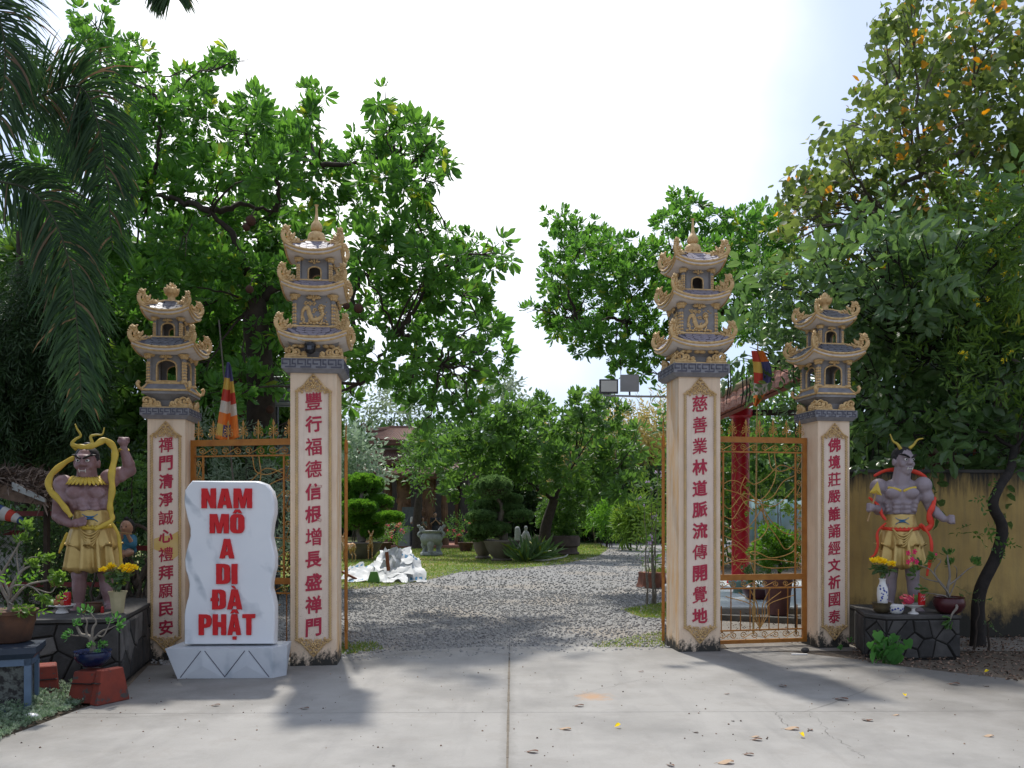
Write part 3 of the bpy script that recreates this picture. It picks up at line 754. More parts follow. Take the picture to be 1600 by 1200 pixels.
# smear of yellow paint on the short left pillar
M('smear_yellow', (0.62, 0.40, 0.06), (0.66, 0.50, 0.25), 6, 0.5, 0.7)
pan = [c for c in short_l.children if c.name.startswith('panel')][0]
mb = MB(); rr = random.Random(4); q = 1/140.6
pts = [(-.13, 842), (-.05, 838), (.06, 836), (.13, 830), (.135, 850), (.13, 868), (.06, 876), (0, 864), (-.06, 862), (-.13, 858)]
mb.prism([(x, (1030-y)*q) for x, y in pts][::-1], -0.203-0.0062, -0.203-0.004)
mb.obj('paint_smear', MATS['smear_yellow'], pan, 0)
# security camera on the tall left pillar
t = thing('security_camera', 'black dome security camera bracketed above the key pattern of the left tall pillar', 'security camera', LP+Vector((0.0, 0, 0)), GR)
mb = MB(); c = Vector((-3*px, -0.36, (1040-548)*px)); mb.ell(c, (0.058, 0.055, 0.06), 14, 9); mb.lathe([(0.06, 0), (0.062, .03), (0.04, .05)], 14, c+Vector((0, 0, .015))); mb.obj('dome', MATS['black_plastic'], t, 60)
M('camera_grey', (.5, .47, .42), None, 10, .5, .5)
mb = MB(); mb.tube([c+Vector((0.03, .05, .07)), c+Vector((-.05, .02, .075)), c+Vector((-.13, .0, .09))], .012, 6); mb.tube([c+Vector((0, .1, .06)), c+Vector((0, .0, .06))], .02, 8); mb.obj('bracket', MATS['camera_grey'], t, 60)
M('lens_glass', (.02, .02, .03), None, 10, .5, .05, spec=.8)
mb = MB(); mb.box(-.022, .022, -.062, -.04, -.02, .02, Matrix.Translation(c)); mb.obj('lens', MATS['lens_glass'], t, 0)

# ================================================================ marble slab
def _marb(n, l, co, out, p):
    w = n.new('ShaderNodeTexWave'); w.inputs['Scale'].default_value = 0.9; w.inputs['Distortion'].default_value = 9; w.inputs['Detail'].default_value = 4; w.inputs['Detail Scale'].default_value = 1.2
    mp = n.new('ShaderNodeMapping'); mp.inputs['Rotation'].default_value = (0, 0.5, 0); l.new(co, mp.inputs['Vector']); l.new(mp.outputs['Vector'], w.inputs['Vector'])
    v = ramp(n, l, w.outputs['Fac'], 0.80, 1.0); b = ramp(n, l, noise(n, l, co, 3.5, 3), .48, .66)
    return mixc(n, l, math_(n, l, 'MULTIPLY', math_(n, l, 'MULTIPLY', v, b), .75), out, (.30, .35, .40))
M('marble', (0.77, 0.79, 0.81), (0.68, 0.71, 0.75), 2.5, 0.5, 0.32, 0.03, 20, extra=_marb, spec=.5)
M('marble_base', (0.60, 0.63, 0.66), (0.46, 0.49, 0.53), 3, 0.5, 0.5, 0.12, 30, extra=_marb)
SD = EYE*F/(1060-HY); sm = SD/F      # metres per px at the base front
sl = thing('marble_slab', 'wavy edged white marble slab with raised red lettering on a triangular carved base', 'inscribed stone', G(358, 1060)+Vector((-.05, .2, 0)), R(2))
mb = MB()
prof = lambda x0, x1, y0, y1, z0: [(x0, y0, z0), (x1, y0, z0), (x1, y1, z0), (x0, y1, z0)]
zt_ = (1060-1013)*sm
bx = [(266-358)*sm, (432-358)*sm, (285-358)*sm, (432-358)*sm]
v = [(bx[2], -.2, 0), (bx[3], -.2, 0), (bx[3]+.02, .26, 0), (bx[2], .26, 0), (bx[0], -.2, zt_), (bx[1], -.2, zt_), (bx[1]+.10, -.02, zt_), (bx[1]+.08, .26, zt_), (bx[0]+.02, .26, zt_), (bx[3]+.10, -.05, 0)]
mb.add(v, [(3, 2, 9, 1, 0), (4, 5, 6, 7, 8), (0, 1, 5, 4), (1, 9, 6, 5), (9, 2, 7, 6), (2, 3, 8, 7), (3, 0, 4, 8)])
for xm in (324, 392):       # raised triangular facets
    X = (xm-358)*sm; hw = 33*sm
    mb.add([(X-hw, -.203, 0.004), (X+hw, -.203, 0.004), (X, -.203, zt_-.02), (X, -.214, zt_*.42), (X-hw, -.198, .004), (X+hw, -.198, .004), (X, -.198, zt_-.02)], [(0, 1, 3), (1, 2, 3), (2, 0, 3), (0, 4, 5, 1), (1, 5, 6, 2), (2, 6, 4, 0)])
mb.obj('base', MATS['marble_base'], sl, 0)
mb = MB()
for xm in (324, 392):
    X = (xm-358)*sm; hw = 34.5*sm
    for sg in (-1, 1): mb.tube([(X+sg*hw, -.199, .012), (X+sg*3*sm, -.199, zt_-.025)], .0055, 4)
mb.obj('groove', MATS['fret_dark'], sl, 0)
Lft = [(140,70),(120,92),(100,120),(97,160),(98,200),(108,250),(118,290),(128,330),(128,370),(120,408),(108,450),(99,500),(105,560),(115,592),(124,635),(118,700),(104,750),(96,800),(97,960)]
Rgt = [(490,72),(540,90),(565,125),(580,180),(580,250),(567,310),(560,370),(570,415),(584,480),(583,540),(567,600),(560,660),(572,700),(583,760),(582,850),(578,960)]
sx_ = lambda X: (260+X/3.43-358)*sm; sz_ = lambda Y: (1060-(730+Y/3.43))*sm
poly = [(sx_(a), sz_(b)+.0) for a, b in Lft[::-1]] + [(sx_(a), sz_(b)) for a, b in Rgt]
poly = poly[::-1]
poly = [Vector((a, 0, b)) for a, b in poly]; pl2 = []
for i in range(len(poly)):
    a = poly[i]; b = poly[(i+1) % len(poly)]; pl2.append(a)
    if i != len(poly)-1: pl2.append((a+b)/2)
pl2 = [(p.x+random.uniform(-.002, .002), p.z) for p in pl2]
mb = MB(); k = len(pl2); ins = []
cxm = 0; czm = sum(p[1] for p in pl2)/k
def shr(p, d): 
    q = Vector((cxm-p[0], (czm-p[1])*.4)); q.normalize(); return (p[0]+q.x*d, p[1]+q.y*d)
rings = [[(*shr(p, .012), -.075) for p in pl2], [(*p, -.06) for p in pl2], [(*shr(p, -.004), .03) for p in pl2], [(*shr(p, .008), .11) for p in pl2]]
vs_ = [(x, y, z) for ring in rings for (x, z, y) in ring]
fs = [tuple(range(k))[::-1], tuple(range(3*k, 4*k))]
for r_ in range(3):
    for i in range(k): j = (i+1) % k; fs.append((r_*k+i, r_*k+j, (r_+1)*k+j, (r_+1)*k+i))
mb.add(vs_, fs); o = mb.obj('slab', MATS['marble'], sl, 30)
bm = bmesh.new(); bm.from_mesh(o.data); bmesh.ops.recalc_face_normals(bm, faces=bm.faces); bm.to_mesh(o.data); bm.free()
slab_o = o
LET = {
 'N': (.78, [[(0,0),(0,1),(.3,1),(.5,.45),(.5,1),(.78,1),(.78,0),(.5,0),(.28,.55),(.28,0)]]),
 'M': (1.0, [[(0,0),(0,1),(.38,1),(.5,.42),(.62,1),(1,1),(1,0),(.74,0),(.74,.62),(.6,0),(.4,0),(.26,.62),(.26,0)]]),
 'A': (.8, [[(0,0),(.24,1),(.56,1),(.8,0),(.53,0),(.5,.17),(.3,.17),(.27,0)], [(.34,.36),(.46,.36),(.40,.74)]]),
 'D': (.72, [[(0,0),(0,1),(.42,1),(.58,.97),(.68,.9),(.72,.8),(.72,.2),(.68,.1),(.58,.03),(.42,0)], [(.29,.17),(.29,.83),(.36,.83),(.42,.76),(.42,.24),(.36,.17)]]),
 'Đ': (.72, [[(0,0),(0,.42),(-.08,.42),(-.08,.57),(0,.57),(0,1),(.42,1),(.58,.97),(.68,.9),(.72,.8),(.72,.2),(.68,.1),(.58,.03),(.42,0)], [(.29,.17),(.29,.42),(.35,.42),(.35,.57),(.29,.57),(.29,.83),(.36,.83),(.42,.76),(.42,.24),(.36,.17)]]),
 'I': (.29, [[(0,0),(0,1),(.29,1),(.29,0)]]),
 'O': (.74, [[(.2,0),(.08,.06),(0,.2),(0,.8),(.08,.94),(.2,1),(.54,1),(.66,.94),(.74,.8),(.74,.2),(.66,.06),(.54,0)], [(.31,.2),(.31,.8),(.37,.84),(.43,.8),(.43,.2),(.37,.16)]]),
 'P': (.74, [[(0,0),(0,1),(.45,1),(.64,.94),(.74,.78),(.74,.56),(.64,.40),(.46,.35),(.29,.35),(.29,0)], [(.29,.52),(.29,.83),(.40,.83),(.46,.76),(.46,.59),(.40,.52)]]),
 'H': (.78, [[(0,0),(0,1),(.28,1),(.28,.62),(.5,.62),(.5,1),(.78,1),(.78,0),(.5,0),(.5,.4),(.28,.4),(.28,0)]]),
 'T': (.74, [[(0,1),(.74,1),(.74,.82),(.51,.82),(.51,0),(.23,0),(.23,.82),(0,.82)]]),
 '^': (.44, [[(0,0),(.12,.16),(.32,.16),(.44,0),(.30,0),(.22,.07),(.14,0)]]),
 '`': (.25, [[(0,.17),(.14,.17),(.25,0),(.14,0)]]),
 '.': (.2, [[(0,0),(0,.13),(.22,.13),(.22,0)]]),
}
def letter(ch, x, z, w, h):
    W_, sp = LET[ch]; cu = bpy.data.curves.new('letter', 'CURVE'); cu.dimensions = '2D'; cu.fill_mode = 'BOTH'; cu.extrude = .012; cu.bevel_depth = .0008; cu.bevel_resolution = 0
    for s_ in sp:
        q = []
        for i in range(len(s_)):
            a = Vector((*s_[i], 0)); b = Vector((*s_[(i+1) % len(s_)], 0)); n_ = max(1, int((b-a).length/.12))
            for j in range(n_): 
                t = a.lerp(b, j/n_); q.append((t.x+random.uniform(-.007, .007), t.y+random.uniform(-.007, .007)))
        sp_ = cu.splines.new('POLY'); sp_.points.add(len(q)-1); sp_.use_cyclic_u = True
        for i, (a, b) in enumerate(q): sp_.points[i].co = (a*w, b*h, 0, 1)
    o = bpy.data.objects.new('t', cu); COL.objects.link(o)
    me = bpy.data.meshes.new_from_object(o.evaluated_get(bpy.context.evaluated_depsgraph_get())); bpy.data.objects.remove(o); bpy.data.curves.remove(cu)
    me.materials.clear(); me.materials.append(MATS['letter_red'])
    return ob('letter', me, slab_o, loc=(x, -.083, z), rot=(PI/2, 0, 0))
lines = [('NAM', 193, 463, 112, 219), ('MO', 237, 422, 251, 355), ('A', 290, 368, 386, 492), ('DI', 272, 384, 522, 631), ('ĐA', 250, 410, 661, 769), ('PHAT', 178, 480, 796, 908)]
for tx, x0, x1, y0, y1 in lines:
    h = (y1-y0)/3.43*sm; tw_ = sum(LET[c][0] for c in tx)+.09*(len(tx)-1); wpx = (x1-x0)/3.43*sm/tw_; x = sx_(x0)
    for i, c in enumerate(tx):
        letter(c, x, sz_(y1), wpx, h)
        if tx == 'MO' and c == 'O': letter('^', x+.13*wpx, sz_(y1)+h*1.05, wpx*1.1, h*1.15)
        if tx == 'ĐA' and c == 'A': letter('`', x+.22*wpx, sz_(y1)+h*1.04, wpx*1.0, h*.85)
        if tx == 'PHAT' and c == 'A': letter('^', x+.17*wpx, sz_(y1)+h*1.05, wpx*1.1, h*1.15); letter('.', x+.30*wpx, sz_(y1)-h*.22, wpx*1.0, h*1.1)
        x += (LET[c][0]+.09)*wpx
# ================================================================ foliage tools
def leaf_t(l=1.0, w=0.3, fold=0.12, bend=0.12, y0=0.0, tip=0.62, ang=0.0):
    """one folded leaf along +y"""
    a, b = (.50, .36) if tip < .55 else (.32, .50)
    v = [(0, y0, 0), (-w*a, y0+l*.36, fold*w*1.5), (-w*b, y0+l*.76, fold*w*1.5-bend*l*.45), (0, y0+l, -bend*l), (w*b, y0+l*.76, fold*w*1.5-bend*l*.45), (w*a, y0+l*.36, fold*w*1.5), (0, y0+l*.58, -bend*l*.2)]
    f = [(0, 6, 1), (1, 6, 2), (2, 6, 3), (3, 6, 4), (4, 6, 5), (5, 6, 0)]
    return np.array(v), f
def compose(parts):
    V = []; Fa = []; b = 0
    for v, f in parts:
        V.append(np.asarray(v)); Fa += [tuple(i+b for i in q) for q in f]; b += len(v)
    return np.concatenate(V), Fa
def xf(v, Mx): 
    A = np.array(Mx); v = np.asarray(v); return v @ A[:3, :3].T + A[:3, 3]
def rosette(n=9, l=0.21, w=0.085, el=0.35, seed=1, droop=.2):
    """whorl of obovate leaves round the twig tip (axis +y)"""
    rr = random.Random(seed); P_ = []
    for i in range(n):
        ll = l*rr.uniform(.75, 1.1); v, f = leaf_t(ll, w*rr.uniform(.85, 1.15), .12, droop, 0.02, .66)
        Mx = Matrix.Rotation(i*2.4+rr.uniform(-.2, .2), 4, 'Y') @ Matrix.Rotation(PI/2-el-rr.uniform(-.25, .35)-(.7 if i < 3 else 0), 4, 'X')
        P_.append((xf(v, Mx), f))
    return compose(P_)
def spray(n=7, l=0.12, w=0.05, L_=0.35, seed=1, droop=.2, ang=.9, tip=.45, hang=0.0):
    """twig with alternating leaves along +y"""
    rr = random.Random(seed); P_ = []
    for i in range(n):
        t = (i+.5)/n; ll = l*rr.uniform(.7, 1.15); v, f = leaf_t(ll, w*rr.uniform(.8, 1.2), .1, droop, 0.01, tip)
        sg = -1 if i % 2 else 1
        Mx = Matrix.Translation((0, L_*t, -hang*rr.random())) @ Matrix.Rotation(sg*(ang+rr.uniform(-.35, .35)), 4, 'Z') @ Matrix.Rotation(rr.uniform(-.6, .5)-hang*2, 4, 'X') @ Matrix.Rotation(rr.uniform(-.7, .7), 4, 'Y')
        if i == n-1: Mx = Matrix.Translation((0, L_*.95, 0))
        P_.append((xf(v, Mx), f))
    return compose(P_)
def heart(n=1):
    v = [(0, 0, 0), (-.32, -.12, .04), (-.52, .16, .06), (-.38, .54, .03), (0, .35, 0), (.38, .54, .03), (.52, .16, .06), (.32, -.12, .04), (0, 1.0, -.12)]
    f = [(0, 2, 1), (0, 4, 2), (4, 3, 2), (4, 8, 3), (0, 7, 6), (0, 6, 4), (4, 6, 5), (4, 5, 8)]
    return np.array(v), f
def hearts(n=7, l=.11, L_=.35, seed=1):
    rr = random.Random(seed); P_ = []; hv, hf = heart()
    for i in range(n):
        t = (i+.6)/n; s = l*rr.uniform(.75, 1.15); sg = -1 if i % 2 else 1
        # long petiole, blade hanging
        d = Vector((sg*rr.uniform(.3, .9), rr.uniform(.2, .6), rr.uniform(-.5, .3))).normalized()*l*.7
        Mx = Matrix.Translation(Vector((0, L_*t, 0))+d) @ Euler((rr.uniform(-1.5, -.5), rr.uniform(-.7, .7), rr.uniform(-1.5, 1.5))).to_matrix().to_4x4() @ Matrix.Diagonal((s, s, s, 1))
        P_.append((xf(hv, Mx), hf))
    return compose(P_)
T_ROS = [rosette(10, .22, .085, .35, 0), rosette(10, .16, .062, .5, 1), rosette(10, .25, .09, .15, 2, .32), rosette(10, .19, .08, .6, 3, .1)]
T_ROSL = [rosette(7, .26, .095, .25, seed=20+i, droop=.3) for i in range(2)]
T_SPR = [spray(seed=i) for i in range(2)]
T_HEART = [hearts(seed=i) for i in range(2)]
T_COMP = [spray(11, .19, .085, .62, seed=i, ang=1.0, tip=.4, droop=.25) for i in range(2)]
T_THIN = [spray(9, .11, .022, .26, seed=i, ang=.7, tip=.4) for i in range(2)]
T_TUFT = [rosette(14, .10, .014, .7, seed=30+i, droop=.25) for i in range(2)]
T_SMALL = [rosette(8, .06, .03, .5, seed=40+i) for i in range(2)]

LEAF('leaf_cannonball', (0.044, 0.125, 0.026), (0.092, 0.215, 0.038), (0.20, 0.26, 0.04), .10, .42)
LEAF('leaf_mid', (0.050, 0.115, 0.028), (0.090, 0.18, 0.038), (0.13, 0.22, 0.035), .08, .38)
LEAF('leaf_peepal', (0.070, 0.118, 0.030), (0.125, 0.170, 0.045), (0.50, 0.27, 0.05), .09, .36, rough=.5)
LEAF('leaf_dark', (0.050, 0.105, 0.036), (0.090, 0.160, 0.050), (0.14, 0.20, 0.03), .08, .34, rough=.32, spec=.5)
LEAF('leaf_palm', (0.014, 0.038, 0.016), (0.038, 0.080, 0.026), (0.13, 0.09, 0.05), .05, .28, rough=.55, spec=.25)
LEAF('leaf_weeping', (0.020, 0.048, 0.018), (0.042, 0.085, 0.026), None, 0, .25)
LEAF('leaf_bamboo', (0.22, 0.21, 0.07), (0.34, 0.27, 0.10), (0.10, 0.16, 0.05), .2, .35, rough=.6)
LEAF('leaf_haze', (0.12, 0.17, 0.10), (0.20, 0.25, 0.16), None, 0, .3, rough=.7)  # distance haze on the far tree is put into this leaf colour
LEAF('leaf_yellowgreen', (0.075, 0.15, 0.030), (0.15, 0.25, 0.045), (0.30, 0.32, 0.05), .1, .38)
LEAF('leaf_box', (0.065, 0.13, 0.045), (0.12, 0.20, 0.07), None, 0, .35, rough=.45)
LEAF('leaf_bonsai', (0.055, 0.15, 0.025), (0.12, 0.26, 0.038), None, 0, .35)
LEAF('leaf_silver', (0.26, 0.32, 0.24), (0.10, 0.17, 0.09), None, 0, .25)
LEAF('petal_yellow', (0.82, 0.66, 0.02), (0.86, 0.72, 0.05), None, 0, .2, rough=.6)
LEAF('petal_pink', (0.75, 0.03, 0.16), (0.60, 0.01, 0.10), None, 0, .2, rough=.6)
LEAF('petal_coral', (0.75, 0.25, 0.22), (0.70, 0.12, 0.16), None, 0, .2, rough=.6)
LEAF('petal_lilac', (0.55, 0.40, 0.62), (0.68, 0.55, 0.70), None, 0, .2, rough=.6)
M('bark_dark', (0.065, 0.048, 0.036), (0.030, 0.023, 0.018), 9, 0.5, 0.9, 0.8, 25)
M('bark_grey', (0.17, 0.145, 0.115), (0.08, 0.068, 0.055), 9, 0.5, 0.9, 0.8, 30)
M('bark_black', (0.028, 0.022, 0.018), (0.012, 0.010, 0.009), 14, 0.5, 0.9, 0.9, 20)
M('twig_grey', (0.26, 0.23, 0.19), (0.14, 0.12, 0.10), 20, 0.5, 0.8, 0.4, 60)

rng = np.random.default_rng(11); DENS = 6.5
def scatter(blobs, density, size, shell=0.55, upbias=.35, rs=.25):
    """points and directions through a crown made of ellipsoid clumps (centre, radii)"""
    pos = []; dr = []
    for c, r in blobs:
        area = (r[0]*r[2]+r[0]*r[1]+r[1]*r[2])/3*4*PI
        n = max(3, int(area*density*DENS*(1.0 if abs(c[1]) < 1e9 else 1)/(size*size)))
        d = rng.normal(size=(n, 3)); d /= np.linalg.norm(d, axis=1, keepdims=True)
        q = shell+(1.06-shell)*rng.random(n)**.55
        p = np.array(c)+d*np.array(r)*q[:, None]*(1+.12*np.sin(d[:, :1]*7+c[0]*3)*np.cos(d[:, 2:3]*6+c[2]*5))
        dd = d/np.array(r); dd /= np.linalg.norm(dd, axis=1, keepdims=True)
        dd = dd*.9+rng.normal(size=(n, 3))*.45; dd[:, 2] += upbias
        pos.append(p); dr.append(dd)
    return np.concatenate(pos), np.concatenate(dr)
def crown(parent, blobs, tmpl, material, density=.2, size=.4, sc=1.0, name='crown', shell=.5, upbias=.35, n_obj=0, part='leaf_cluster', vpl=7, vm=.6, **kw):
    pos, dr = scatter(blobs, density, size, shell, upbias)
    k = len(pos); spin = rng.random(k)*2*PI; s_ = sc*(.75+.5*rng.random(k))
    A = rotmats(dr, spin, s_, pos); var = rng.random(k)
    order = np.argsort(pos[:, 1])           # nearest ones first
    if n_obj:
        mes = []
        for ti, (tv, tf) in enumerate(tmpl):
            for q in range(2):
                me = bpy.data.meshes.new(part); me.from_pydata([tuple(v) for v in tv], [], tf); me.materials.append(material)
                a = me.attributes.new('var', 'FLOAT', 'POINT'); a.data.foreach_set('value', np.full(len(tv), .3+.45*q, dtype=np.float32)); mes.append(me)
        for j, i in enumerate(order[:n_obj]): ob(part, mes[j % len(mes)], parent, mx=Matrix(A[i].tolist()))
        keep = order[n_obj:]; A = A[keep]; var = var[keep]; k = len(keep)
    m = len(tmpl); objs = []
    for ti, (tv, tf) in enumerate(tmpl):
        objs.append((tv, tf, A[ti::m], var[ti::m]))
    # all templates share vertex counts, so they go in one mesh per template, joined under one name
    V = []; FI = []; VR = []; b = 0
    for tv, tf, AA, vv in objs:
        tv = np.asarray(tv, dtype=np.float32); n = len(tv)
        X = (np.einsum('kij,nj->kni', AA[:, :3, :3], tv)+AA[:, None, :3, 3]).reshape(-1, 3)
        tfa = np.asarray(tf, dtype=np.int32); FI.append((tfa[None]+(np.arange(len(AA))*n)[:, None, None]+b).reshape(-1)); V.append(X); b += len(X)
        nl = max(1, n//max(1, (n//5)))
        # each leaf of a cluster differs a little
        per = np.repeat(rng.random((len(AA), (n+vpl-1)//vpl)), vpl, axis=1)[:, :n]
        VR.append(np.clip(vv[:, None]*vm+per*(1-vm), 0, 1).reshape(-1))
    V = np.concatenate(V); FI = np.concatenate(FI).astype(np.int32); VR = np.concatenate(VR)
    me = bpy.data.meshes.new(name); me.vertices.add(len(V)); me.vertices.foreach_set('co', V.astype(np.float32).ravel())
    me.loops.add(len(FI)); me.loops.foreach_set('vertex_index', FI); nf = len(FI)//3
    me.polygons.add(nf); me.polygons.foreach_set('loop_start', np.arange(0, nf*3, 3, dtype=np.int32)); me.update(calc_edges=True)
    a = me.attributes.new('var', 'FLOAT', 'POINT'); a.data.foreach_set('value', VR.astype(np.float32)); me.materials.append(material)
    o = ob(name, me, parent, **kw)
    if 'kind' not in kw and parent is not None: o['kind'] = 'stuff'
    return o, pos, dr
def limb(mb, pts, r0, r1, wob=.06, n=7, k=6):
    p = bez(pts, k); m = len(p)
    p = [v+Vector((random.uniform(-wob, wob), random.uniform(-wob, wob), random.uniform(-wob, wob)))*(0 if i in (0, m-1) else 1) for i, v in enumerate(p)]
    mb.tube(p, [r0+(r1-r0)*(i/(m-1))**.8 for i in range(m)], n); return p
def tree(label, base, fork, blobs_px, D, dr_=1.2, tmpl=T_ROS, leafmat='leaf_cannonball', bark='bark_dark', r=.22, density=.2, size=.4, sc=1.0, cat='tree', group=None, name='tree', limbs=True, twigs=3, flat=.8, n_obj=0, via=None, seed=1, shell=.5, upbias=.35, hubs=None, trunk=None):
    """blobs_px: (px, py, radius px[, D offset]) clumps; base, fork: world points"""
    rr = random.Random(seed)
    root = thing(name, label, cat, base, 0, group); b0 = Vector(base); bl = []
    for q in blobs_px:
        dd = D+(q[3] if len(q) > 3 else rr.uniform(-dr_, dr_)); c = P(q[0], q[1], dd)-b0; rad = q[2]/F*dd
        bl.append((c, (rad*rr.uniform(.95, 1.15), rad*rr.uniform(.9, 1.2), rad*flat*rr.uniform(.9, 1.1))))
    mb = MB(); fk = Vector(fork)-b0; mid = (via-b0) if via else fk*.5+Vector((rr.uniform(-.15, .15), 0, 0))
    tp = [Vector((0, 0, -.1))]+([Vector(v)-b0 for v in trunk] if trunk else [mid])+[fk]; bz = bez(tp, 6)
    mb.tube(bz, [r*(1.25-.5*i/len(bz)) for i in range(len(bz))], 10)
    mb.lathe([(r*1.7, -.1), (r*1.35, .12), (r*1.2, .5)], 10)
    mb.obj('trunk', MATS[bark], root, 60)
    if limbs:
        mb = MB(); H = [Vector(h)-b0 for h in hubs] if hubs else []
        done = [fk]
        for h in sorted(H, key=lambda v: (v-fk).length):
            st = min(done, key=lambda d: (d-h).length); k_ = 1/(1+.35*(st-fk).length); limb(mb, [st, st.lerp(h, .5)+Vector((rr.uniform(-.2, .2), 0, rr.uniform(-.1, .2))), h], r*.40*k_, r*.15*k_, .04); done.append(h)
        for c, rad in bl:
            s_ = min([fk]+H, key=lambda h: (h-c).length); dist = (c-s_).length
            m_ = s_.lerp(c, .5)+Vector((rr.uniform(-.12, .12)*dist, rr.uniform(-.1, .1)*dist, rr.uniform(.0, .12)*dist))
            p = limb(mb, [s_, m_, c], min(r*.16, .010+.010*dist), .007, .04, 5, 5)
            for t in range(twigs):
                d = Vector((rr.gauss(0, 1), rr.gauss(0, 1), rr.gauss(0.2, 1))).normalized()
                e = c+Vector((d.x*rad[0], d.y*rad[1], d.z*rad[2]))*.9; st = p[int(len(p)*.7)]
                mb.tube([st, st.lerp(e, .5)+Vector((0, 0, .04)), e], [.011, .008, .004], 4)
        mb.obj('branches', MATS[bark], root, 60, kind='stuff')
    crown(root, bl, tmpl, MATS[leafmat], density, size, sc, n_obj=n_obj, shell=shell, upbias=upbias, **({'vpl': 9, 'vm': .12} if tmpl is T_HEART else {}))
    return root

# ---------------------------------------------------------------- big cannonball tree behind the left gate
B1 = [(150,25,30),(140,62,28),(170,95,38),(205,75,26),(150,130,30),(215,130,42),(255,160,36),(190,170,40),(235,205,48),(300,130,30),(335,105,24),(372,92,20),(300,170,38),(262,240,50),(330,205,45),
 (400,165,32),(420,185,28),(385,195,40),(360,255,52),(440,220,36),(492,150,22),(488,185,28),(465,235,42),(420,270,50),(505,240,30),(500,285,44),(450,310,48),
 (590,155,20),(600,185,28),(630,195,28),(660,210,24),(575,225,30),(620,240,38),(665,245,30),(685,255,20),(560,260,34),(600,285,42),(650,285,34),(690,285,16),(640,320,32),(560,320,45),(675,235,20),
 (180,240,45),(150,300,45),(200,300,50),(110,230,30),(80,250,35),(60,300,35),(110,340,45),(200,370,55),(270,310,55),(330,340,55),(400,350,50),(280,390,55),(350,420,55),(150,400,50),
 (640,350,35),(600,370,40),(680,370,28),(560,400,45),(620,420,45),(670,400,36),(720,385,28),(745,395,24),(780,380,18),(790,402,14),(700,420,36),(740,430,26),(765,415,22),(650,450,45),(700,460,38),(740,470,26),(765,490,20),(775,505,14),
 (590,470,40),(560,500,36),(630,500,40),(680,510,42),(730,520,34),(765,540,26),(785,560,20),(760,575,26),(720,570,36),(790,590,16),(650,560,40),(600,560,40),(690,600,34),(740,610,22),(640,610,34),(640,600,22),(560,560,30),(665,640,26),(715,640,20),(545,625,18),(660,680,16),(740,650,14),
 (420,440,50),(380,500,50),(330,540,45),(430,520,40),(300,480,45),(250,450,50),(190,460,50),(390,590,40),(350,620,35),(440,600,28),(300,600,30),(400,660,26),(420,700,22),(340,470,40)]
tb = G(402, 905); D1 = 14.0
tb = Vector(((402-800)/F*D1, D1, 0))
tree('large tree with glossy leaf whorls and brown round fruits behind the left gate', tb, P(398, 470, D1), B1, D1, 1.9, T_ROS, 'leaf_cannonball', r=.24, density=.24, size=.36, sc=.86, n_obj=300, via=P(408, 640, D1), seed=3,
     hubs=[P(330, 330, D1-.4), P(430, 330, D1+.5), P(560, 420, D1), P(620, 520, D1-.4), P(230, 300, D1), P(255, 160, D1), P(500, 260, D1+.3), P(620, 270, D1+.3), P(680, 430, D1), P(690, 570, D1-.3), P(165, 110, D1), P(560, 600, D1-.5), P(400, 240, D1)], shell=.35)
fl_ = ['nearest the flag', 'just under the upper one beside the flag', 'lowest on the left of the trunk', 'right of the trunk above the side gate', 'low beside the tall left pillar', 'right of the tall pillar top', 'half behind the tall pillar eave', 'high on the bare limb', 'close under the highest one', 'in the crown fork']
M('fruit_brown', (0.085, 0.036, 0.02), (0.045, 0.022, 0.014), 12, 0.5, 0.9, 0.4, 60)
for fk_, (fx, fy, fr) in enumerate(((371, 598, .085), (374, 645, .09), (368, 702, .11), (422, 640, .07), (434, 742, .11), (560, 482, .07), (541, 478, .055), (392, 345, .075), (385, 355, .055), (390, 452, .06))):
    mb = MB(); dd = D1-.45 if fy > 560 else D1-2.0; c = P(fx, fy, dd); mb.ell((0, 0, 0), fr, 12, 8); f = mb.obj('fruit', MATS['fruit_brown'], None, 180); f.location = c
    f['label'] = 'round brown fruit of the large left tree, '+fl_[fk_]; f['category'] = 'fruit'; f['group'] = 'brown fruits of the large left tree'
    mb = MB(); mb.tube([(0, 0, fr*.9), (.03, .1, fr+.15), (.05, .35, fr+.25)], .008, 5); mb.obj('stalk', MATS['bark_dark'], f, 60)

# ---------------------------------------------------------------- tree behind the tall right pillar
B2 = [(870,345,22),(900,355,28),(930,370,28),(880,385,30),(915,405,38),(865,415,22),(955,395,30),(985,400,34),(1010,410,34),(945,435,42),(890,450,38),(870,440,26),(990,450,45),(930,480,42),(880,490,30),(850,492,18),(832,484,12),
 (1040,440,40),(970,500,42),(1020,500,42),(890,520,26),(925,530,32),(870,512,18),(910,545,22),(1060,340,26),(1065,305,18),(1050,380,34),(1040,350,20),(1085,320,16),(1090,360,30),(1110,400,40),(1060,430,40),
 (1130,350,22),(1160,350,28),(1190,340,26),(1210,355,26),(1190,380,36),(1150,390,40),(1225,385,28),(1215,410,30),(1170,430,44),(1120,460,44),(1210,440,26),(1190,475,30),(1140,510,40),(1090,520,36),(1180,510,24),(980,560,26),(1000,585,20),(960,545,26),(1110,560,30),(1040,540,30),(970,585,14),(1010,555,24)]
D2 = 19.0
tree('dense tree with leaf whorls directly behind the tall right pillar', Vector(((1078-800)/F*D2, D2, 0)), P(1080, 590, D2), B2, D2, 1.6, T_ROS, 'leaf_cannonball', r=.2, density=.27, size=.36, sc=.80, n_obj=0, seed=5,
     hubs=[P(980, 500, D2), P(900, 400, D2), P(900, 500, D2), P(1060, 420, D2), P(1150, 440, D2), P(1190, 380, D2)], shell=.35)

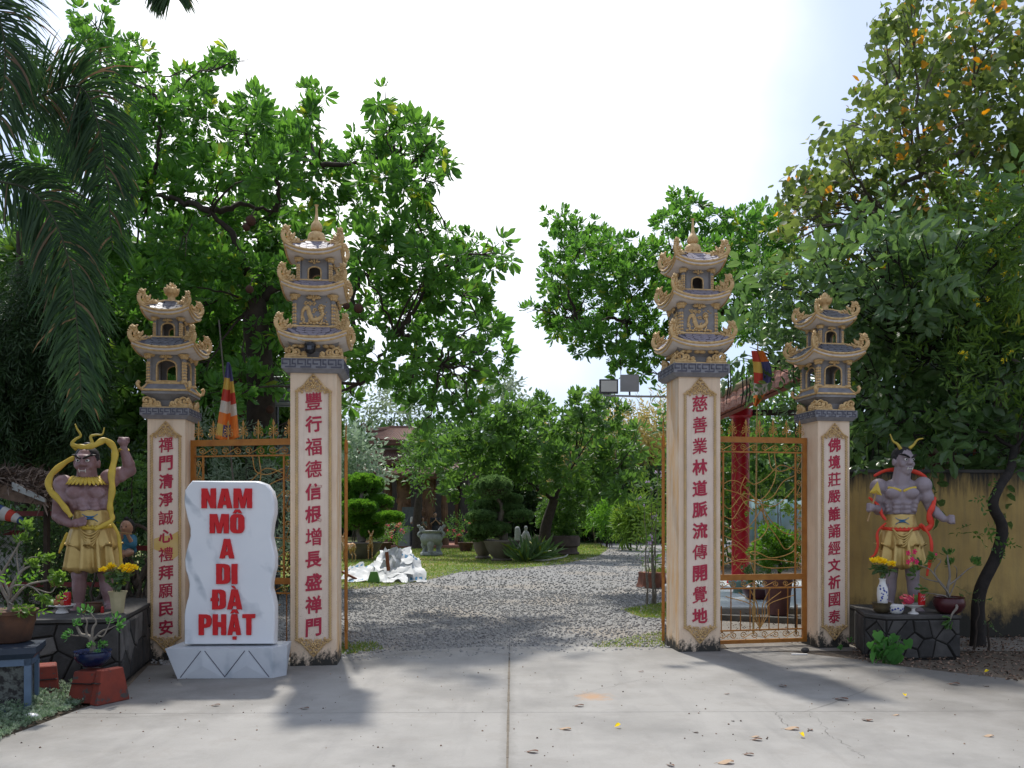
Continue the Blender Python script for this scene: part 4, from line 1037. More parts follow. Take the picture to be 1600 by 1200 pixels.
# ---------------------------------------------------------------- middle tree over the bonsai, and its neighbours
B3 = [(790,650,28),(820,640,22),(845,635,20),(880,660,30),(915,640,28),(935,625,18),(900,625,16),(945,650,30),(970,680,28),(990,690,18),(850,680,38),(800,690,38),(760,680,34),(910,690,40),(955,715,36),(985,730,20),(880,730,40),(830,735,40),(780,740,36),(740,710,34),(710,720,28),(690,740,24),(720,760,28),(760,780,26),(930,750,34),(970,765,24),(900,775,30),(995,750,14),(680,710,24),(990,785,14),(1000,670,10),(720,690,24),(670,680,22)]
D3 = 33.0
tree('broad dark green tree beside the gravel bend behind the potted cloud bonsai', Vector(((856-800)/F*D3, D3, 0)), P(866, 780, D3), B3, D3, 3.0, T_ROS, 'leaf_mid', r=.22, density=.2, via=P(852, 830, D3), hubs=[P(800, 730, D3), P(900, 720, D3), P(960, 740, D3), P(730, 745, D3)], size=.5, sc=1.45, seed=8, twigs=1, shell=.4)
B4 = [(648,710,20),(660,730,26),(640,745,16),(665,700,22),(650,670,12),(690,690,20),(675,755,18),(655,695,20)]
tree('dark spreading tree in front of the temple hall columns', Vector(((652-800)/F*40, 40, 0)), P(655, 770, 40), B4, 40, 3.0, T_SPR, 'leaf_mid', r=.2, density=.2, size=.5, sc=2.0, seed=9, twigs=1)
B5 = [(770,610,22),(790,620,20),(745,620,24),(760,640,26),(800,625,16),(735,650,26),(780,600,12),(640,655,24),(610,660,20),(560,640,30),(585,620,24),(650,630,24),(620,610,24),(540,660,30),(815,640,14)]
tree('pale hazy tree far behind above the garden', Vector(((760-800)/F*70, 70, 0)), P(760, 700, 70), B5, 70, 5, T_SPR, 'leaf_haze', r=.3, density=.20, size=1.0, sc=4.0, seed=10, twigs=1)
# bamboo thicket closing the lane
bb = thing('bamboo_clump', 'yellowing bamboo thicket at the far end of the gravel lane', 'bamboo', Vector(((985-800)/F*52, 52, 0)))
mb = MB(); b0 = bb.location; bl = []
for i in range(46):
    x = rng.uniform(880, 1075); y1 = rng.uniform(640, 720); dd = 52+rng.uniform(-4, 6); a = Vector(((x-800)/F*dd, dd, 0))-b0; t = P(x+rng.uniform(-35, 35), y1, dd)-b0
    mb.tube([a, a.lerp(t, .5)+Vector((0, 0, .4)), t], [.05, .045, .02], 5); bl.append((t-Vector((0, 0, 1.2)), (1.0, 1.0, 1.9)))
    if i % 2: bl.append((a.lerp(t, .55), (.9, 1, 1.6)))
mb.obj('canes', M('bamboo_cane', (.20, .17, .07), (.10, .10, .04), 4), bb, 60, kind='stuff')
crown(bb, bl, T_THIN, MATS['leaf_bamboo'], .08, .5, 3.4, name='foliage', upbias=-.2)

# dark planting that closes the view behind the gates (left, centre, right)
def mass(label, cat, name, blobs_px, D, dr_, tmpl, leafmat, density, size, sc, seed=1, base=None, group=None, upbias=.2, stems=6, bark='bark_dark', flat=1.0, part='crown'):
    rr = random.Random(seed); xs = [q[0] for q in blobs_px]; bx = sum(xs)/len(xs)
    b0 = base or Vector(((bx-800)/F*D, D, 0)); root = thing(name, label, cat, b0, 0, group); bl = []
    for q in blobs_px:
        dd = D+(q[3] if len(q) > 3 else rr.uniform(-dr_, dr_)); c = P(q[0], q[1], dd)-b0; rad = q[2]/F*dd
        bl.append((c, (rad*rr.uniform(.95, 1.15), rad*rr.uniform(.8, 1.1), rad*flat*rr.uniform(.9, 1.1))))
    mb = MB()
    for i in range(stems):
        c, rad = bl[int(i*len(bl)/stems) % len(bl)]; a = Vector((c.x*.45+rr.uniform(-.1, .1), c.y*.4, 0))
        limb(mb, [a, a.lerp(c, .55)+Vector((0, 0, .1)), c+Vector((0, 0, rad[2]*.5))], .012+.004*D/10, .005, .02, 5, 4)
    mb.obj('stems', MATS[bark], root, 60, kind='stuff')
    crown(root, bl, tmpl, MATS[leafmat], density*1.9, size, sc, name=part, upbias=upbias)
    return root
def grid(x0, x1, y0, y1, r, j=.4, seed=0, prob=1.0):
    rr = random.Random(seed); out = []; y = y0
    while y <= y1:
        x = x0
        while x <= x1:
            if rr.random() < prob: out.append((x+rr.uniform(-j, j)*r, y+rr.uniform(-j, j)*r, r*rr.uniform(.8, 1.2)))
            x += r*1.35
        y += r*1.25
    return out
mass('leafy dark tree screen behind the left statue and short pillar', 'tree', 'tree', grid(-60, 480, 400, 720, 55, seed=1), 19, 1.5, T_ROS, 'leaf_mid', .26, .5, 1.3, 1, stems=9)
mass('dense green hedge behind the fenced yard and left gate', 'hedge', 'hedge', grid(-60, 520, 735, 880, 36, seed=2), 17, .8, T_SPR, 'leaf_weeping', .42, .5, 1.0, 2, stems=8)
mass('white and green variegated shrub seen through the left gate', 'shrub', 'shrub', grid(315, 450, 700, 850, 30, seed=3), 13.2, .5, T_THIN, 'leaf_silver', .25, .4, 1.2, 3)
mass('silvery shrub with pale blossom left of the temple hall', 'shrub', 'shrub', grid(535, 575, 700, 760, 20, seed=4), 36, 1, T_SPR, 'leaf_silver', .2, .5, 2.2, 4)
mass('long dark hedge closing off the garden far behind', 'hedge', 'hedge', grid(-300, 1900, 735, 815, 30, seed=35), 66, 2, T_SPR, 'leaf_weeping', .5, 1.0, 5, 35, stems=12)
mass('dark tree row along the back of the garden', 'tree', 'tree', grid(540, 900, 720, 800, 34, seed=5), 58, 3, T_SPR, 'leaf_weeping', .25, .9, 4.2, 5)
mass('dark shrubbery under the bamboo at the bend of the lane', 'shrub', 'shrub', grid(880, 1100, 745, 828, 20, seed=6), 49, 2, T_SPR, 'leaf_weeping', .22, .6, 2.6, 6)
mass('leafy shrub with lime tips at the foot of the bamboo', 'shrub', 'shrub', [(945, 805, 16), (930, 815, 14), (960, 800, 14), (955, 820, 12)], 42, .6, T_THIN, 'leaf_bonsai', .35, .4, 2.2, 7)
mass('strap leaved clump by the right lane edge', 'shrub', 'shrub', [(985, 815, 17), (1000, 800, 12), (975, 830, 12), (1005, 825, 14)], 38, .6, T_TUFT, 'leaf_yellowgreen', .3, .5, 4.5, 8)
# orchid-like shrub with lilac flowers beside the open right leaf
s9 = mass('arching shrub with lilac flowers beside the open right gate leaf', 'shrub', 'flowering_shrub', [(1018, 770, 18), (1008, 800, 20), (1022, 830, 18), (1015, 860, 14), (1028, 740, 14)], 15, .3, T_THIN, 'leaf_yellowgreen', .20, .3, 1.1, 9, bark='twig_grey', upbias=0)
crown(s9, [(P(x, y, 14.9)-s9.location, (.09, .1, .09)) for x, y in ((1015, 758), (1004, 785), (1024, 806), (1012, 842), (1028, 745))], T_SMALL, MATS['petal_lilac'], .12, .12, .55, name='flowers')
mass('green planting behind the red column pavilion', 'tree', 'tree', grid(1090, 1300, 640, 840, 36, seed=10), 27, 1.5, T_SPR, 'leaf_mid', .18, .6, 2.2, 10)
mass('sparse shrub with tiny yellow blossom behind the right gate', 'shrub', 'flowering_shrub', grid(1185, 1250, 760, 830, 20, seed=11), 18, .5, T_SMALL, 'leaf_yellowgreen', .12, .3, 1.3, 11, bark='twig_grey')

# ---------------------------------------------------------------- right hand trees
D6 = 13.0
B6 = [(1390,25,26),(1430,15,32),(1480,20,34),(1530,30,34),(1580,20,36),(1620,40,40),(1385,70,26),(1420,80,34),(1465,80,38),(1520,85,42),(1580,90,42),(1375,110,20),(1400,130,32),(1450,140,40),(1510,150,45),(1575,155,45),
 (1370,155,20),(1390,175,28),(1430,200,40),(1480,210,42),(1545,215,48),(1610,200,45),(1330,195,20),(1350,215,30),(1320,235,26),(1370,240,36),(1300,245,18),(1420,265,42),(1480,275,42),(1550,285,46),(1600,280,40),
 (1260,275,20),(1290,280,30),(1335,290,36),(1240,300,20),(1270,315,32),(1320,330,40),(1385,330,42),(1230,325,16),(1250,350,28),(1300,370,36),(1360,390,40),(1440,350,44),(1510,350,44),(1580,360,44),(1280,400,30),(1240,375,20),(1650,120,50),(1650,250,50),(1420,400,40)]
tree('tall peepal tree with heart shaped leaves turning orange above the yellow wall', Vector(((1600-800)/F*D6, D6, 0)), P(1570, 420, D6), B6, D6, 1.6, T_HEART, 'leaf_peepal', 'bark_grey', r=.2, density=.34, size=.36, sc=1.0, seed=12, n_obj=0,
     hubs=[P(1530, 240, D6), P(1600, 230, D6), P(1440, 270, D6-.3), P(1380, 330, D6)], shell=.2, upbias=-.2)
D7 = 11.6
B7 = grid(1340, 1760, 400, 690, 38, seed=13)+[(1360,720,26),(1400,700,30),(1250,430,28),(1225,450,24),(1285,440,30),(1320,460,34),(1210,480,18),(1340,420,30),(1400,420,34),(1470,420,34),(1180,440,14),(1195,520,14),(1160,560,12),(1180,545,14),(1480,720,30),(1560,720,34),(1620,720,34),(1330,395,26,-1.2),(1385,375,30,-1.3),(1445,385,30,-1.4),(1505,375,30,-1.3),(1275,410,22,-1.1),(1565,390,30,-1.2),(1420,430,26,-1.3),(1480,440,28,-1.3),(1350,440,22,-1.0),(1540,450,30,-1.2),(1250,470,16,-.9),(1600,340,34,-1.4)]
tree('spreading dark tree with large leaflets hanging over the yellow wall and short right pillar', Vector(((1528-800)/F*10.25, 10.25, 0)), P(1585, 700, 10.9), B7, D7, .6, T_COMP, 'leaf_dark', 'bark_black', r=.062, density=.17, size=.42, sc=1.05, seed=14, n_obj=260, shell=.3, upbias=-.35, trunk=[P(1530, 930, 10.2), P(1556, 870, 10.2), P(1566, 825, 10.2), P(1552, 790, 10.2), P(1562, 760, 10.3), P(1578, 735, 10.5)], hubs=[P(1450, 560, 11.4), P(1560, 560, 11.6), P(1400, 640, 11.4), P(1630, 600, 11.4)])
mass('drooping leafy boughs hanging beside the tall right pillar', 'tree', 'tree', [(1240,440,20),(1215,465,20),(1195,490,18),(1180,520,15),(1228,500,18),(1200,540,15),(1250,470,18),(1225,590,16),(1210,620,14),(1235,640,14),(1230,560,12),(1175,470,12)], 10.9, .25, T_COMP, 'leaf_dark', .12, .3, .62, 15, base=Vector((3.9, 11.3, 0)), stems=1)
sy_ = mass('airy shrub with narrow leaves and yellow trumpet flowers above the yellow wall', 'shrub', 'flowering_shrub', grid(1500, 1640, 330, 600, 34, seed=16)+[(1560,310,22),(1540,340,24),(1450,470,20),(1470,510,24),(1480,440,20),(1460,560,20),(1500,640,20)], 10.7, .25, T_THIN, 'leaf_yellowgreen', .14, .34, 1.25, 16, base=Vector((6.4, 11.9, 0)), bark='bark_dark', stems=3)
crown(sy_, [(P(x, y, 10.45)-sy_.location, (.10, .08, .07)) for x, y in ((1540, 300), (1555, 400), (1575, 430), (1540, 470), (1490, 430), (1580, 560), (1500, 560), (1562, 350))], T_SMALL, MATS['petal_yellow'], .10, .12, .6, name='flowers')
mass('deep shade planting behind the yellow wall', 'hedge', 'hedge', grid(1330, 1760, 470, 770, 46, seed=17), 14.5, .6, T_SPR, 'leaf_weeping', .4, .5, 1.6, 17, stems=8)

# ---------------------------------------------------------------- palm at the left edge
pb = Vector((-5.6, 7.6, 0)); palm = thing('palm_tree', 'dark feathery palm drooping in from the left edge over the statue', 'palm', pb)
mb = MB(); ptop = Vector((-5.3, 7.4, 5.6)); mb.tube(bez([pb*0+Vector((0, 0, -.1)), Vector((.1, 0, 2.6)), ptop-pb], 8), [.19-.004*i for i in range(17)], 12)
for i in range(30): mb.lathe([(.17-.001*i, 0), (.185-.001*i, .015), (.17-.001*i, .03)], 12, Vector((0.0, 0, .18*i))+Vector((.15*(i/30), 0, 0)))
mb.obj('trunk', MATS['bark_grey'], palm, 60)
def frond(pts, D, L_=.62, n=105, dens=2, w=.017, off=0):
    """a drooping feather: arched midrib with limp paired leaflets"""
    q = [P(x, y, D+dz)-pb for x, y, dz in pts]; c = bez(q, 10); k = len(c)
    mb = MB(); mb.tube(c, [.014*(1-.75*i/k) for i in range(k)], 6); fr = mb.obj('frond', MATS['leaf_palm_rib'], palm, 60)
    V = []; Fa = []; VR = []; b = 0
    n = int(n*1.35)
    for i in range(n):
        t = (i+random.random())/n; f = t*(k-1)*.999; a = int(f); p = c[a].lerp(c[a+1], f-a); d = (c[a+1]-c[a]).normalized()
        side = d.cross(Vector((0, 1, 0))).normalized()
        n_ = n; ln = L_*1.12*(math.sin(PI*(.12+.80*t))**.6)*random.uniform(.8, 1.1)
        for sg in (-1, 1):
            for _ in range(dens):
                dr0 = (side*sg*random.uniform(.6, 1.0)+d*random.uniform(.4, .8)+Vector((0, random.uniform(-.4, .4), random.uniform(-.05, .25)))).normalized()
                q0 = p.copy(); vs_ = []; ww = w*random.uniform(.7, 1.1); dd = dr0.copy()
                ex = dd.cross(Vector((random.uniform(-.4, .4), 1, random.uniform(-.4, .4)))).normalized()
                S_ = 5
                for s_ in range(S_+1):
                    tt = s_/S_; hw = ww*(.35+.65*math.sin(PI*min(1, .15+tt*.85)))*.5*(1 if s_ < S_ else .05)
                    vs_ += [q0-ex*hw, q0+ex*hw]; dd = (dd+Vector((0, 0, -.16-.22*tt))).normalized(); q0 = q0+dd*(ln/S_)
                V += [tuple(v) for v in vs_]; Fa += [(b+2*j, b+2*j+1, b+2*j+3, b+2*j+2) for j in range(S_)]; b += len(vs_); VR += [random.random()]*len(vs_)
    me = bpy.data.meshes.new('leaflets'); me.from_pydata(V, [], Fa); a = me.attributes.new('var', 'FLOAT', 'POINT'); a.data.foreach_set('value', np.array(VR, dtype=np.float32)); me.materials.append(MATS['leaf_palm'])
    ob('leaflets', me, fr, kind='stuff')
M('leaf_palm_rib', (.03, .045, .02), (.05, .05, .025), 8)
frond([(-260, 150, .1), (-120, 190, 0), (0, 178, -.2), (70, 148, -.3), (125, 136, -.4), (152, 190, -.5), (166, 270, -.5), (176, 390, -.5)], 7.0, .50, 120)
frond([(-240, 240, .2), (-100, 270, 0), (0, 284, -.2), (50, 300, -.3), (88, 350, -.4), (112, 430, -.4), (122, 530, -.4), (128, 640, -.4)], 6.7, .46, 130)
frond([(-230, -60, .2), (-120, -70, 0), (-50, -40, -.1), (-5, 20, -.3), (8, 90, -.3), (0, 190, -.3)], 6.4, .52, 90)
frond([(-220, -120, .3), (-60, -230, 0), (100, -210, -.2), (200, -140, -.3), (255, -50, -.4), (268, -10, -.4)], 6.2, .36, 110)
frond([(-230, -20, .3), (-100, 20, 0.4), (20, 90, .4), (90, 180, .4), (130, 260, .4)], 7.6, .45, 80)
frond([(-230, 300, .3), (-150, 340, 0), (-90, 430, -.2), (-60, 560, -.2)], 6.9, .5, 80)
# weeping dark conifer behind it
wp = thing('weeping_tree', 'dark weeping tree with hanging needle strands at the far left', 'tree', Vector((-8.0, 13.5, 0)))
mb = MB(); mb.tube([(0, 0, -.1), (.1, 0, 3), (.0, 0, 6.2)], [.14, .11, .04], 8); mb.obj('trunk', MATS['bark_dark'], wp, 60)
bl = []
for i in range(95):
    x = rng.uniform(-80, 150); y0 = rng.uniform(410, 560); dd = 12.6+rng.uniform(0, 1.6); n_ = int(rng.uniform(3, 6))
    for j in range(n_):
        c = P(x+rng.uniform(-5, 5), y0+j*48, dd)-wp.location
        if c.z > .6: bl.append((c, (.10, .10, .27)))
crown(wp, bl, [spray(9, .12, .018, .3, seed=50, ang=.5, tip=.4)], MATS['leaf_weeping'], .9, .22, 1.0, name='strands', upbias=-1.6)

def outside_tree(label, x, y, zs, rad, n, seed, leafm='leaf_mid'):
    rr = random.Random(seed); root = thing('tree', label, 'tree', (x, y, 0)); mb = MB(); mb.tube(bez([(0, 0, -.1), (.1, .1, zs*.4), (0, 0, zs*.8)], 6), [.22-.008*i for i in range(13)], 10); mb.obj('trunk', MATS['bark_dark'], root, 60); bl = []; mb = MB()
    for i in range(n):
        a = rr.uniform(0, 2*PI); r_ = rad*math.sqrt(rr.random()); c = Vector((math.cos(a)*r_, math.sin(a)*r_, zs+rr.uniform(-.2, .35)*rad)); q = rr.uniform(.6, 1.0); bl.append((c, (q, q, q*.7))); limb(mb, [(0, 0, zs*.75), c*.6+Vector((0, 0, zs*.35)), c], .06, .015, .05, 5, 4)
    mb.obj('branches', MATS['bark_dark'], root, 60, kind='stuff'); crown(root, bl, T_ROS, MATS[leafm], .12, .4, 1.2)
outside_tree('broad tree standing outside the left edge of the view', -8.6, 7.2, 5.6, 2.6, 26, 71)
# ================================================================ gravel lane, lawn, yards
def _grav(n, l, co, out, p):
    f = ramp(n, l, noise(n, l, co, 42, 3, 0.8), .40, .60); out = mixc(n, l, f, out, (.19, .185, .175))
    return mixc(n, l, math_(n, l, 'MULTIPLY', ramp(n, l, noise(n, l, co, .5, 4), .5, .62), .45), out, (.30, .25, .19))
M('gravel', (.33, .325, .31), (.25, .245, .24), 3, .5, .95, .9, 35, extra=_grav)
def _lawn(n, l, co, out, p):
    return mixc(n, l, ramp(n, l, noise(n, l, co, .45, 5, .6), .46, .60), out, (.22, .19, .07))
M('lawn', (.09, .15, .03), (.14, .18, .045), 4, .5, .95, .8, 30, extra=_lawn)
gl = [gp(250, 1045), gp(300, 930), gp(535, 921), gp(620, 914), gp(670, 905), gp(720, 893), gp(800, 888), gp(880, 881), gp(935, 868), gp(952, 857), gp(930, 846), gp(890, 839)]
gr_ = [gp(1080, 836.5), gp(1160, 846), gp(1090, 866), gp(1050, 895), gp(1030, 915), gp(1045, 930), gp(1060, 945), gp(1060, 985), gp(1060, 1016)]
poly_sheet('gravel_lane', gl+gr_, -0.012, MATS['gravel'])
lw = [(-26, gl[1][1])]+gl[1:-1]+[gp(880, 840), (-40, 64)]
poly_sheet('lawn', lw, -0.008, MATS['lawn'])
for i, pts in enumerate(([(533, 1022), (590, 1012), (580, 1006), (535, 1006)], [(975, 950), (1045, 940), (1045, 966), (1000, 962)])):
    poly_sheet('grass_patch', [gp(*q) for q in pts], -0.006, M('turf%d' % i, (.06, .12, .03), (.10, .15, .04), 6, .5, .95, .6, 30))
def inpoly(x, y, poly):
    c = np.zeros(len(x), bool); j = len(poly)-1
    for i in range(len(poly)):
        xi, yi = poly[i]; xj, yj = poly[j]
        if yi != yj: c ^= ((yi > y) != (yj > y)) & (x < (xj-xi)*(y-yi)/(yj-yi)+xi)
        j = i
    return c
# stones
import mathutils
_bm = bmesh.new(); bmesh.ops.create_icosphere(_bm, subdivisions=1, radius=1); ICO = np.array([v.co[:] for v in _bm.verts]); ICOF = [tuple(v.index for v in f.verts) for f in _bm.faces]; _bm.free()
def stones(name, poly, n, rmin, rmax, mats, y0, y1, x0=-6, x1=8, z=-.01, per=1.0, pw=1.0, label=None):
    y = y0+(y1-y0)*rng.random(n)**pw; x = x0+(x1-x0)*rng.random(n); k = inpoly(x, y, poly); x, y = x[k], y[k]; n = len(x)
    r = rmin+(rmax-rmin)*rng.random(n)**3.0*(1+y/60)
    d = rng.normal(size=(n, 3)); A = rotmats(d, rng.random(n)*6.3, np.stack([r, r*(.55+.5*rng.random(n)), r*(.4+.4*rng.random(n))], 1)[:, :1]*np.ones((1, 3)), np.stack([x, y, z+r*.25], 1))
    A[:, :3, 1] *= (.5+.5*rng.random(n))[:, None]; A[:, :3, 2] *= (.45+.4*rng.random(n))[:, None]
    V = ICO*(1+.18*np.sin(ICO[:, :1]*5+1.3))
    return bake(name, V, ICOF, A, None, mats, kind='stuff')
def STONE(name, a, b, c):
    m = bpy.data.materials.new(name); m.use_nodes = True; n = m.node_tree.nodes; l = m.node_tree.links; p = n['Principled BSDF']; p.inputs['Roughness'].default_value = .9
    at = n.new('ShaderNodeAttribute'); at.attribute_name = 'var'; cr = n.new('ShaderNodeValToRGB'); l.new(at.outputs['Fac'], cr.inputs['Fac'])
    e = cr.color_ramp.elements; e[0].color = (*a, 1); e[1].color = (*c, 1); q = e.new(.5); q.color = (*b, 1); l.new(cr.outputs['Color'], p.inputs['Base Color']); MATS[name] = m; return m
STONE('pebble', (.19, .19, .188), (.28, .275, .265), (.38, .37, .35))
wide = [gp(230, 1045), gp(280, 924), gp(500, 917), gp(640, 907), gp(720, 888), gp(880, 877), gp(945, 862), gp(930, 846), gp(895, 839.5), gp(1090, 837), gp(1170, 846), gp(1100, 870), gp(1060, 895), gp(1040, 915), gp(1060, 945), gp(1060, 985), gp(1060, 1000), gp(1050, 1014)]
stones('gravel_stones', wide, 42000, .005, .024, MATS['pebble'], 9.0, 17, -6, 4)
stones('gravel_stones', wide, 30000, .009, .030, MATS['pebble'], 17, 40, -6, 11, pw=1.5)
# grass blades
def grass(poly, n, h, y0, y1, x0, x1, m, z=-.006, pw=1.0, parent=None, w=.004):
    y = y0+(y1-y0)*rng.random(n)**pw; x = x0+(x1-x0)*rng.random(n); k = inpoly(x, y, poly); x, y = x[k], y[k]; n = len(x)
    V = np.array([(-1, 0, 0), (1, 0, 0), (0, 1, .25)])
    d = rng.normal(size=(n, 3))*.45; d[:, 2] = 1; s_ = h*(.5+rng.random(n))
    A = rotmats(d, rng.random(n)*6.3, np.ones(n), np.stack([x, y, np.full(n, z)], 1))
    A[:, :3, 0] *= (w*(1+y/14))[:, None]; A[:, :3, 1] *= s_[:, None]; A[:, :3, 2] *= s_[:, None]
    return bake('grass', V, [(0, 1, 2)], A, None, m, kind='stuff')
LEAF('blade', (.10, .17, .03), (.19, .25, .05), (.34, .29, .13), .12, .3, rough=.7)
grass(lw, 110000, .05, 15, 46, -12, 5, MATS['blade'], pw=1.3)
grass([gp(530, 1024), gp(600, 1014), gp(590, 1003), gp(530, 1003)], 9000, .035, 9, 11, -4, 0, MATS['blade'])
grass([gp(970, 952), gp(1060, 938), gp(1060, 968), gp(1000, 964)], 16000, .035, 12, 16, 1.5, 4, MATS['blade'])
y_ = [gp(925, 1006), gp(1040, 985), gp(1040, 1010), gp(930, 1012)]
grass(y_, 5200, .03, 9, 12, .5, 2.5, MATS['blade'])
# pale tiled terrace and kerb behind the right gate
M('terrace_tile', (.55, .60, .62), (.45, .50, .52), 8, .5, .35, .05, 30)
ter = thing('terrace', None, None); ter['kind'] = 'structure'
T0 = gp(1090, 950); T1 = gp(1270, 962); T2 = gp(1330, 918); T3 = gp(1085, 918)
tt = MB(); tt.box(-.2945, .2945, -.2945, .2945, -.01, .01); tme = tt.mesh('tile', MATS['terrace_tile'], 0)
mb = MB(); mb.box(3.3, 8.2, 13.6, 19.4, -.02, .075); mb.obj('terrace_bed', M('mortar', (.30, .29, .27), None, 20, .5, .9), ter, 0)
for i in range(8):
    for j in range(9): ob('tile', tme, ter, loc=(3.62+.6*i, 13.93+.6*j, .082+random.uniform(-.001, .001)))
mb = MB(); mb.box(0, 4.6, -.06, .06, -.02, .07); k_ = mb.obj('kerb', M('kerb_stone', (.12, .115, .10), (.06, .055, .05), 10, .5, .9, .5, 30), None, 0, kind='structure'); k_.location = (3.0, 12.9, 0); k_.rotation_euler = (0, 0, R(-22))
poly_sheet('side_path', [(2.6, 9.9), (8, 9.9), (8, 13.55), (2.9, 13.55)], -.014, M('side_path', (.23, .21, .185), (.15, .135, .115), 3, .5, .95, .5, 30))

# ================================================================ gates
def fleur(mb, x, z, s=1.0):
    mb.tube([(x, 0, z), (x, 0, z+.19*s)], .008*s, 5)
    mb.add([(x-.001, 0, z+.235*s), (x-.020*s, 0, z+.175*s), (x+.020*s, 0, z+.175*s), (x, -.012*s, z+.175*s), (x, .012*s, z+.175*s), (x, 0, z+.150*s)], [(0, 1, 3), (0, 3, 2), (0, 2, 4), (0, 4, 1), (5, 3, 1), (5, 2, 3), (5, 4, 2), (5, 1, 4)])
    for sg in (-1, 1):
        mb.tube([(x+sg*a, 0, z+b) for a, _, b in spiral(.034*s, .065*s, .030*s, 1.1, -PI/2, 1, 10, .3)], .0055*s, 4)
        mb.tube([(x, 0, z+.06*s), (x+sg*.028*s, 0, z+.115*s), (x+sg*.05*s, 0, z+.12*s), (x+sg*.048*s, 0, z+.10*s)], .0055*s, 4)
        mb.tube([(x, 0, z+.12*s), (x+sg*.03*s, 0, z+.14*s), (x+sg*.035*s, 0, z+.155*s)], .005*s, 4)
    mb.ell((x, 0, z+.11*s), (.013*s, .009, .013*s), 6, 4)
def scroll_pair(mb, x, z, w, h, vert=False):
    pts = [spiral(-w*.28, 0, h*.42, 1.4, 0, 1, 14, .15), spiral(w*.28, 0, h*.42, 1.4, PI, 1, 14, .15)]
    link = [(-w*.28+h*.42, 0, 0), (0, 0, h*.30), (w*.05, 0, -.0), (w*.28-h*.42, 0, 0)]
    f = (lambda v: (x+v[2], v[1], z+v[0])) if vert else (lambda v: (x+v[0], v[1], z+v[2]))
    for p in pts: mb.tube([f(v) for v in p], .0055, 4)
    mb.tube([f((-w*.28, 0, -h*.42)), f((0, 0, .0)), f((w*.28, 0, h*.42))], .0055, 4)
